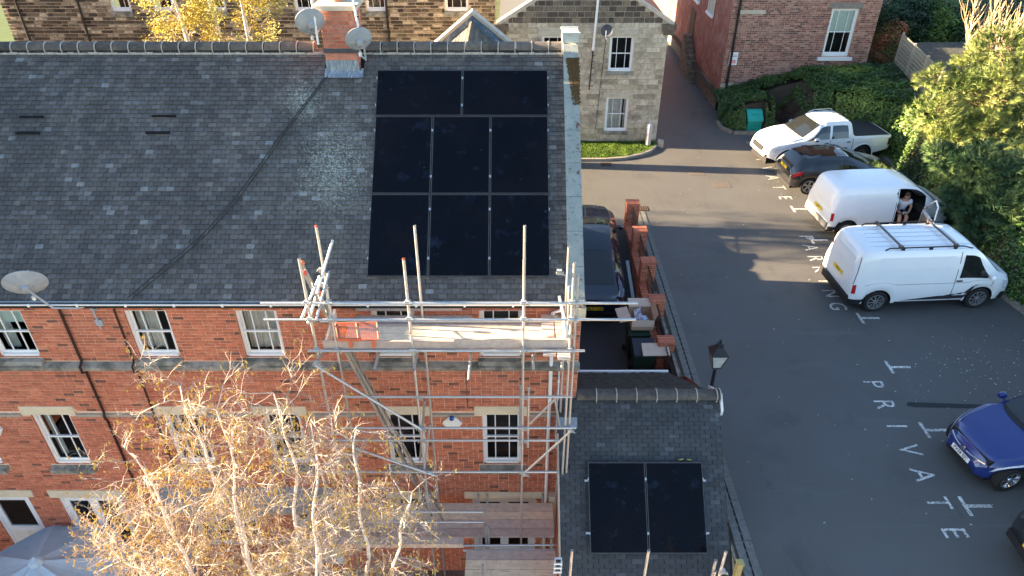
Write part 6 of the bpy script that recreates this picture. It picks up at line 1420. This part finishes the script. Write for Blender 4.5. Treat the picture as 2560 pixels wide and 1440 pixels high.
# --- the birch in front of the facade
r = random.Random(17); bt = thing('birch_tree', 'bare multi stemmed birch with pale trunks and yellow catkins before the facade', 'tree', (-4.2, 7.7, GG))
tr = MB(); cr = MB(); tips = []
stems = [(-6.2, 8.0, -8.8), (-5.5, 7.3, -7.6), (-4.9, 8.0, -6.9), (-4.3, 7.4, -6.8), (-3.6, 7.9, -6.8), (-3.0, 7.4, -7.0), (-2.4, 7.9, -7.7), (-6.7, 7.5, -9.6), (-1.7, 7.6, -8.6), (-5.1, 8.4, -8.2), (-3.4, 8.5, -8.0), (-5.8, 7.0, -9.4), (-2.9, 6.9, -8.6), (-6.9, 7.9, -10.4)]
for si, (tx, ty, tz) in enumerate(stems):
    P0 = V3((-4.2 + r.uniform(-.25, .25), 7.7 + r.uniform(-.2, .2), GG)); T = V3((tx, ty, tz - .30)); n = 26; pts = []; rs = []
    ph1, ph2 = r.uniform(0, 6), r.uniform(0, 6)
    for i in range(n + 1):
        t_ = i / n; q = P0.lerp(T, t_); bow = math.sin(math.pi * t_); q += V3(((tx + 4.2) * .28 * bow + .12 * math.sin(ph1 + t_ * 9) + .04 * math.sin(ph2 + t_ * 31), (ty - 7.7) * .5 * bow + .10 * math.sin(ph2 + t_ * 8), 0)); pts.append(q); rs.append(.046 * (1 - t_) ** .7 + .008)
    tr.tint = r.random(); tr.pipe(pts, rs, 8, 0, cap=False)
    for i in range(8, n + 1):
        for _ in range(2):
            a = r.uniform(0, 6.28); el = r.uniform(.0, .9); d = V3((math.cos(a) * math.cos(el), math.sin(a) * math.cos(el) * .8, math.sin(el)))
            grow(r, cr, pts[i], d, r.uniform(.55, 1.3) * (1.15 - .4 * i / n), max(.0105, rs[i] * .42), 1, None, 3, tips, droop=.5, spread=.75, kids=(5, 7), wig=.26)
tr.build('trunk', [barkM, twigM], bt, smooth=True)
b = MB()
cat_ = MB()
for p, d in tips:
    if r.random() < .16:
        for k in range(r.randint(1, 3)):
            q = vary(r, p, .035); cat_.tint = r.random(); L_ = r.uniform(.04, .075); e = V3((r.gauss(0, .35), r.gauss(0, .35), -1)).normalized()
            cat_.pipe([q, q + e * L_ * .5, q + e * L_], [.006, .011, .005], 3, cap=False)
print('birch', len(tips), len(cr.f), len(cat_.f))
cr.build('crown', [barkM, twigM], bt, kind='stuff'); cat_.build('catkins', catM, bt, kind='stuff')
# --- leaf and needle masses
def leafmass(r, mb, pts_n, size, tintf, up=.3, asp=.6):
    for p, n_ in pts_n:
        q = size * r.uniform(.6, 1.3); t_ = (n_ + V3((r.gauss(0, .6), r.gauss(0, .6), r.gauss(up, .6)))).normalized(); x = t_.orthogonal().normalized(); a = r.uniform(0, 6.28); y = t_.cross(x); u_ = x * math.cos(a) + y * math.sin(a); v_ = t_.cross(u_)
        mb.tint = min(1, max(0, tintf(p) + r.uniform(-.22, .22))); mb.add([p - u_ * q, p - v_ * q * asp, p + u_ * q, p + v_ * q * asp], [(0, 1, 2, 3)])
leafY = M('spring_leaf', [(0, (.34, .26, .03)), (.5, (.52, .42, .06)), (1, (.60, .54, .16))], .7, .1, 9)
# yellow birch behind the roof
r = random.Random(23); yb = thing('yellow_birch', 'birch covered in small yellow leaves rising behind the tiled roof ridge', 'tree', (-9.4, 22.5, G))
tr = MB(); tips = []
for k in range(3):
    pts = [V3((-9.35 + .25 * k + .1 * math.sin(i * .7 + k) + (k - 1) * i * .05, 22.5 + .05 * i * (k - 1), G + i * .62)) for i in range(17)]; tr.tint = .9; tr.pipe(pts, [.11 * (1 - i / 18) + .01 for i in range(17)], 7, 0, cap=False)
    for i in range(4, 17):
        for _ in range(3):
            a = r.uniform(0, 6.28); grow(r, tr, pts[i], V3((math.cos(a), math.sin(a), .5)), r.uniform(1.0, 1.9) * (1.1 - i / 26), .02, 1, None, 3, tips, droop=.9, spread=.7, kids=(3, 4), wig=.2)
tr.build('trunk', [barkM, twigM], yb)
lf = MB(); P_ = []
for p, d in tips:
    for _ in range(17): P_.append((vary(r, p, .18) - V3((0, 0, r.random() * .25)), V3((0, 0, 1))))
leafmass(r, lf, P_, .036, lambda p: .5 + .9 * noise.noise(p * .9)); lf.build('crown', leafY, yb, kind='stuff')
# --- terrain of the bank right of and behind the car park
ivyM = M('ivy_leaf', [(0, (.022, .055, .010)), (.35, (.055, .115, .020)), (.7, (.11, .18, .028)), (1, (.22, .26, .05))], .5, .15, 8, spec=.4)
hedgeM = M('hedge_leaf', [(0, (.030, .065, .016)), (.5, (.060, .115, .026)), (1, (.12, .18, .04))], .5, .15, 8, spec=.4)
brownM = M('dead_twigs', [(0, (.05, .035, .028)), (1, (.16, .11, .08))], .9, .3, 9)
kr = [(9.60, 31.7), (9.62, 31.0), (9.95, 30.45), (11.3, 30.35), (12.6, 30.1), (14.2, 29.2), (15.5, 28.2), (15.75, 27.3), (15.35, 25.2), (14.95, 22.8), (14.68, 20.6), (14.58, 18.0), (14.82, 16.7), (15.3, 14.5), (16, 12), (17, 8)]
kerb('bank_kerb', kr, h=.14, w_=-.14)
def segd(x, y, P):
    best = 99
    for i in range(len(P) - 1):
        ax_, ay_ = P[i]; bx, by = P[i + 1]; dx, dy = bx - ax_, by - ay_; t_ = max(0, min(1, ((x - ax_) * dx + (y - ay_) * dy) / (dx * dx + dy * dy))); q = math.hypot(x - ax_ - dx * t_, y - ay_ - dy * t_)
        best = min(best, q)
    return best
def inside(x, y): return inpoly(x, y, kr + [(60, 8), (60, 60), (9.6, 60)])
def bankz(x, y):
    if not inside(x, y): return G
    d = segd(x, y, kr)
    q_ = min(1, max(0, (x - 11.5) / 4.0)); hmax = (.9 + (x - 9.6) * .22) * (1 - q_) + 2.25 * q_
    if y < 27: hmax *= max(.68, 1 - (27 - y) * .16)
    soil = 1.0
    if 10.55 < x < 11.35 and y < 31.3: return G + .02
    if y < 32.4: e_ = max(0, 1 - abs(x - 12.4) / .9) ** .5; hmax *= 1 - .85 * e_      # bare soil pocket behind the pickup
    s_ = min(1, max(0, (d - .05) / (.55 if x > 14 else .8)))
    s_ = s_ * s_ * (3 - 2 * s_); z = G + hmax * s_ * .88
    z += .12 * noise.noise(V3((x * 1.1, y * 1.1, .3))) * s_
    return z
bk_ = MB(); nx, ny_ = 64, 120; X0_, X1_, Y0_, Y1_ = 9.5, 40, 8, 60
xs = [9.5 + .14 * i for i in range(76)] + [21, 23, 26, 30, 35, 40]; ys = [8 + 27 * j / 180 for j in range(181)] + [36, 38, 41, 45, 50, 60]
vi = {}
for j in range(len(ys) - 1):
    for i in range(len(xs) - 1):
        c_ = [(xs[i], ys[j]), (xs[i + 1], ys[j]), (xs[i + 1], ys[j + 1]), (xs[i], ys[j + 1])]
        if not all(inside(*q) for q in c_): continue
        f = []
        for q in c_:
            if q not in vi: vi[q] = len(bk_.v); bk_.v.append((q[0], q[1], bankz(*q) - .03)); bk_.t.append(.5)
            f.append(vi[q])
        bk_.f.append(tuple(f)); bk_.m.append(0)
bk_.build('bank', dirtM, kind='structure', smooth=True)
r = random.Random(31)
def scatter(n, rx, ry, cond, hmin=.0, th=.16):
    out = []
    for _ in range(n):
        x, y = r.uniform(*rx), r.uniform(*ry)
        if not inside(x, y) or not cond(x, y): continue
        z = bankz(x, y); e = .05; nn_ = V3((-(bankz(x + e, y) - z) / e, -(bankz(x, y + e) - z) / e, 1)).normalized(); k = 1
        bump = max(0, .16 * (.4 + noise.noise(V3((x * 2.3, y * 2.3, 5))) + .5 * noise.noise(V3((x * 6, y * 6, 8)))))
        out.append((V3((x, y, z)) + nn_ * (bump + .08 + r.random() * th), nn_))
    return out
def steep(n):     # extra leaves over the near-vertical face along the kerb
    out = []
    tot = []
    for i in range(len(kr) - 1): tot.append(math.dist(kr[i], kr[i + 1]))
    for _ in range(n):
        q = r.uniform(0, sum(tot)); i = 0
        while q > tot[i]: q -= tot[i]; i += 1
        a, b_ = V3((*kr[i], 0)), V3((*kr[i + 1], 0)); d = (b_ - a).normalized(); nr = V3((-d.y, d.x, 0)); p = a + d * q
        if not inside(p.x + nr.x * .2, p.y + nr.y * .2): nr = -nr
        off = r.uniform(.08, .8); x, y = p.x + nr.x * off, p.y + nr.y * off
        if not inside(x, y): continue
        if 10.5 < x < 11.4 and y < 31.3: continue
        if 11.7 < x < 13.1 and y < 31.4: continue
        z = bankz(x, y); bump = .16 * (noise.noise(V3((x * 2.3, y * 2.3, z * 2))) + .5 * noise.noise(V3((x * 6, y * 6, z * 5))))
        out.append((V3((x, y, z)) - nr * (bump + r.random() * .15), -nr))
    return out
iv = MB(); tI = lambda p: .42 + .8 * noise.noise(p * .55) + .3 * noise.noise(p * 2.2)
pts = scatter(42000, (13.5, 19.5), (15, 33.3), lambda x, y: not (11.7 < x < 13.1 and y < 32.0))
pts += scatter(38000, (13.5, 18), (26, 33.3), lambda x, y: True)
leafmass(r, iv, pts + [q for q in steep(30000) if q[0].x > 13.2], .050, tI); iv.build('ivy_hedge', ivyM, label='dense ivy growing up the bank along the right side of the car park', category='ivy', kind='stuff')
hg = MB(); pts = scatter(30000, (9.5, 14.6), (30.3, 33.4), lambda x, y: not (10.5 < x < 11.4 and y < 31.25) and not (11.7 < x < 13.1 and y < 32.0))
leafmass(r, hg, pts + [q for q in steep(14000) if q[0].x < 13.2], .045, lambda p: .38 + .7 * noise.noise(p * .9)); hg.build('low_hedge', hedgeM, label='low clipped hedge along the foot of the weathered brick building', category='hedge', kind='stuff')
tw = MB()
for _ in range(1500):
    x, y = r.uniform(11.6, 13.2), r.uniform(31.2, 32.4); z = bankz(x, y); q = V3((x, y, z)); tw.tint = r.random(); tw.tube(q, q + V3((r.gauss(0, .12), r.gauss(-.05, .12), r.uniform(.05, .42))), .008, .003, 3, cap=False)
tw.build('dead_twigs', brownM, label='brown leafless twigs in the gap of the hedge above the pickup', category='twigs', kind='stuff')
# --- trellis on the retaining wall and gravel roof behind
TX, TY = 16.9, 33.2
t0 = onz(2237, 158, -9.75); t1 = onz(2330, 262, -9.75)
tt = thing('trellis_fence', 'weathered square trellis fence leaning along the bank top behind the ivy', 'trellis', t0)
trM = M('trellis_wood', (.36, .33, .26), .85, .15, 12); d = (t1 - t0); d.z = 0; U_ = d.normalized(); Ln = d.length; H_ = 1.35
for q in (0, .33, .66, 1.0): b = MB(); b.obox(t0 + U_ * Ln * q + V3((0, 0, H_ / 2)), (.09, .09, H_ + .1), Matrix.Rotation(math.atan2(U_.y, U_.x), 3, 'Z')); b.build('post', trM, tt)
n = int(Ln / .12)
for k in range(n): p = t0 + U_ * (Ln * (k + .5) / n); b = MB(); b.tube(p, p + V3((0, 0, H_)), .014, n=4); b.build('lath', trM, tt)
for k in range(9): z = H_ * (k + .3) / 8.6; b = MB(); b.tube(t0 + V3((0, 0, z)), t1 + V3((0, 0, z)), .014, n=4); b.build('lath', trM, tt)
b = MB(); a = t0 + V3((-.35, 0, -.02)); c = t1 + V3((-.35, 0, -.02)); b.prism([a, c, c + V3((.3, 0, 0)), a + V3((.3, 0, 0))], (0, 0, -.12)); b.build('wall_coping', M('purple_grey_coping', (.17, .165, .185), .8, .1), tt)
g0 = t0 + V3((.25, .0, .95)); b = MB(); b.add([g0, g0 + V3((7, .2, 0)), V3((g0.x + 7, t1.y + 1, g0.z)), V3((t1.x + .3, t1.y + 1.0, g0.z))], [(0, 1, 2, 3)]); b.box(t1.x + .6, t1.x + 6, t1.y + .95, t1.y + 1.05, -12, g0.z - .01)
b.build('gravel_roof', M('dark_gravel', (.05, .055, .05), .95, .7, 14, bump=1.0, bs=20, patch=[(7, .60, .68, (.22, .23, .21), .7)]), label='flat dark gravel roof behind the trellis fence', category='roof')
# --- shrubs and trees at the top right
def blob(r, c, rad, n, squash=.75):
    out = []
    for _ in range(n):
        v_ = V3((r.gauss(0, 1), r.gauss(0, 1), r.gauss(0, 1))).normalized(); k = r.uniform(.7, 1.0) ** .5; b_ = 1 + .35 * noise.noise(v_ * 2.2 + V3(c)) + .18 * noise.noise(v_ * 6 + V3(c)); out.append((V3(c) + V3((v_.x, v_.y, v_.z * squash)) * rad * k * b_, v_))
    return out
def bush(name, label, cat, base, blobs, mat, size, n, tintf, seed, trunkr=.05):
    r = random.Random(seed); t = thing(name, label, cat, base); b = MB()
    for c, rad in blobs: b.pipe([V3(base), V3(base).lerp(V3(c), .5) + V3((.1, 0, .1)), V3(c)], [trunkr, trunkr * .7, trunkr * .25], 5, cap=False)
    b.build('trunk', brownM, t); lf = MB(); tot = sum(q[1] ** 2 for q in blobs)
    for c, rad in blobs: leafmass(r, lf, blob(r, c, rad, int(n * rad * rad / tot)), size, tintf)
    lf.build('crown', mat, t, kind='stuff'); return t
redM = MATS['red_plastic']; redleaf = M('russet_leaf', [(0, (.05, .035, .015)), (.5, (.10, .10, .02)), (.8, (.20, .07, .03)), (1, (.26, .10, .05))], .7, .2, 6)
at = lambda x, y, Y: ony(x, y, Y)
bush('russet_shrub', 'russet and green shrub in the shade right of the weathered brick building', 'shrub', (17.9, 34.8, -10), [(at(2215, 100, 35.0), .75), (at(2240, 75, 35.4), .6), (at(2205, 135, 34.6), .6)], redleaf, .05, 5200, lambda p: .5 + .9 * noise.noise(p * 1.2), 41)
darkM = M('dark_laurel', [(0, (.012, .035, .012)), (.5, (.03, .08, .022)), (1, (.12, .19, .03))], .5, .15, 8, spec=.4)
bush('laurel_tree', 'dark green laurel behind the brick building at the top edge', 'tree', (20.5, 39, -11), [(at(2260, 60, 39.0), 1.5), (at(2330, 45, 39.5), 1.4), (at(2230, 20, 40.0), 1.3)], darkM, .07, 12000, lambda p: .4 + 1.0 * noise.noise(p * .6), 42)
bush('holly_tree', 'glossy green tree with yellow green tips left of the bare shrub', 'tree', (22.5, 39, -11), [(at(2370, 40, 38.6), 1.2), (at(2400, 80, 38.0), .9), (at(2330, 85, 38.3), .9), (at(2300, 20, 41), 1.2)], darkM, .065, 11000, lambda p: .62 + .9 * noise.noise(p * .7), 43)
bush('far_shrub', 'shaded shrub behind the gravel roof under the bare branches', 'shrub', (25, 38, -11), [(at(2470, 60, 38.6), 1.6), (at(2540, 110, 36.0), 1.5), (at(2520, 20, 41), 1.8)], darkM, .07, 8000, lambda p: .25 + .6 * noise.noise(p * .7), 44)
# bare golden shrub
r = random.Random(45); gs = thing('bare_shrub', 'leafless golden stemmed shrub catching the sun above the trellis', 'shrub', (19.2, 31, -9.9))
goldM = M('golden_twig', [(0, (.34, .24, .12)), (1, (.58, .46, .28))], .7, .15, 6); st_ = MB(); tips = []
bs_ = onz(2428, 178, -9.6)
for k in range(20):
    a = r.uniform(0, 6.28); el = r.uniform(.45, 1.4); p = bs_ + V3((r.gauss(0, .4) + .3, r.gauss(0, .35), 0)); d = V3((math.cos(a) * math.cos(el), math.sin(a) * math.cos(el), math.sin(el))); n = 9; pts = [p]; L_ = r.uniform(2.0, 4.2)
    for i in range(n): d = (d + V3((r.gauss(0, .10), r.gauss(0, .10), .12))).normalized(); pts.append(pts[-1] + d * L_ / n)
    st_.tint = r.random(); st_.pipe(pts, [.034 * (1 - i / (n + 1)) + .008 for i in range(n + 1)], 5, cap=False)
    for i in range(2, n):
        for _ in range(2):
            q = pts[i]; e = (d + V3((r.gauss(0, .8), r.gauss(0, .8), .3))).normalized(); pp_ = [q]
            for j in range(5): e = (e + V3((0, 0, .22)) + V3((r.gauss(0, .08), r.gauss(0, .08), 0))).normalized(); pp_.append(pp_[-1] + e * r.uniform(.12, .2))
            st_.pipe(pp_, [.016 - .0018 * j for j in range(6)], 4, cap=False)
st_.build('stems', goldM, gs)
# pines
def pine(label, base, tufts, mat, seed, size=.23, per=46, n=900):
    r = random.Random(seed); t = thing('pine_tree', label, 'tree', base); b = MB(); nd = MB(); base = V3(base)
    topz = max(c[2] for c, rad in tufts) - .8; b.pipe([base, base + V3((.1, 0, (topz - base.z) * .5)), V3((base.x + .2, base.y, topz - .3))], [.10, .07, .02], 7, cap=False)
    tot = sum(q[1] ** 2 for q in tufts); 
    for c, rad in tufts:
        c = V3(c); m_ = base.lerp(c, .6); m_.z = min(c.z - rad * .2, m_.z + .6); b.pipe([V3((base.x + .1, base.y, max(base.z + .4, c.z - 1.0))), m_, c], [.035, .03, .02], 5, cap=False)
        for _ in range(int(n * rad * rad / tot)):
            v_ = V3((r.gauss(0, 1), r.gauss(0, 1), r.gauss(.25, 1))).normalized(); k = r.uniform(.55, 1.0); fz = 1 + .30 * noise.noise(v_ * 2.4 + c * .7); p = c + V3((v_.x, v_.y, v_.z * .85)) * rad * k * fz; ax = (v_ + V3((0, 0, .55)) + V3((r.gauss(0, .25), r.gauss(0, .25), 0))).normalized()
            if r.random() < .12: b.tube(c.lerp(p, .3), p, .014, .006, 4, cap=False)
            tn = min(1, max(0, .5 + 1.0 * noise.noise(p * 1.1) + r.uniform(-.15, .15)))
            for q in range(per):
                e = (ax + V3((r.gauss(0, .5), r.gauss(0, .5), r.gauss(0, .5)))).normalized(); o_ = p + ax * r.uniform(-.05, .09); sd = e.orthogonal().normalized() * .009; L_ = size * r.uniform(.7, 1.15); nd.tint = min(1, max(0, tn + r.uniform(-.2, .2))); nd.add([o_ - sd, o_ + sd, o_ + e * L_], [(0, 1, 2)])
    b.build('trunk', M('pine_bark', (.12, .075, .045), .9, .3, 10), t); nd.build('crown', mat, t, kind='stuff'); return len(nd.f)
pgM = M('pine_needle_gold', [(0, (.08, .12, .035)), (.5, (.20, .25, .07)), (1, (.38, .40, .14))], .6, .1, 5); pdM = M('pine_needle_dark', [(0, (.030, .075, .035)), (.6, (.075, .135, .055)), (1, (.22, .28, .09))], .6, .1, 5)
k1 = pine('golden green pine with long soft needles filling the right side', (18.6, 26.5, -9.9), [(at(2500, 130, 28.0), 1.15), (at(2430, 170, 28.5), .8), (at(2400, 240, 27.2), 1.05), (at(2480, 240, 26.5), 1.3), (at(2345, 290, 26.2), .95), (at(2540, 330, 25.5), 1.3), (at(2440, 340, 25.6), 1.2), (at(2330, 200, 27.8), .6), (at(2560, 200, 27), 1.2), (at(2370, 360, 25.2), .8)], pgM, 51, n=2400)
k2 = pine('darker blue green pine in front of the golden one, above the parked vans', (17.0, 22.3, -10.0), [(at(2470, 440, 21.3), 1.15), (at(2400, 410, 21.9), .7), (at(2530, 470, 20.7), 1.2), (at(2490, 530, 20.1), 1.1), (at(2560, 560, 19.7), 1.0), (at(2420, 500, 20.9), .8), (at(2350, 390, 22.3), .55), (at(2450, 570, 19.9), .7)], pdM, 52, n=1900)
print('needles', k1, k2)
# unseen hedge behind the brick house, outlined to cast the car park shadow
t = bush('unseen_shade_hedge', 'unseen hedge at the rear corner of the brick house, shaped for its shadow', 'hedge', (.8, 19.8, G), [((.7, 18.9, G + .9), .85), ((.75, 19.7, G + .75), .78), ((.8, 20.5, G + .55), .62), ((.8, 21.1, G + .4), .55)], hedgeM, .07, 5000, lambda p: .5, 61)
b = MB(); b.prism([(.5, 18.6, G), (.5, 21.35, G), (.5, 21.3, G + .85), (.5, 20.9, G + 1.0), (.5, 20.4, G + 1.15), (.5, 19.9, G + 1.4), (.5, 19.3, G + 1.62), (.5, 18.9, G + 1.62), (.5, 18.6, G + 1.5)], (.5, 0, 0)); b.build('shadow_core', brownM, t)  # solid core added inside; its outline sets the shadow edge
# lawn at the far left
b = MB(); b.quad((-60, 32, G), (-24.6, 32, G), (-24.6, 80, G), (-60, 80, G)); b.build('lawn', M('lawn_green', (.05, .09, .02), .9, .25, 3), kind='structure')  # one plain green with fine noise
# litter of pale chips and specks on the asphalt
b = MB(); r = random.Random(71)
for _ in range(260):
    if r.random() < .5: x, y = r.gauss(12.6, 1.1), r.gauss(14.3, .8)
    else: x, y = r.uniform(4.9, 15), r.uniform(7, 28)
    if segd(x, y, kr) < .3 or inside(x, y): continue
    q = r.uniform(.006, .022); a = r.uniform(0, 3); b.box(x - q, x + q * math.cos(a) + .01, y - q * .6, y + q * .6, G + .001, G + .008)
b.build('pale_chips', M('chip', (.42, .42, .38), .8), carpark, kind='stuff')
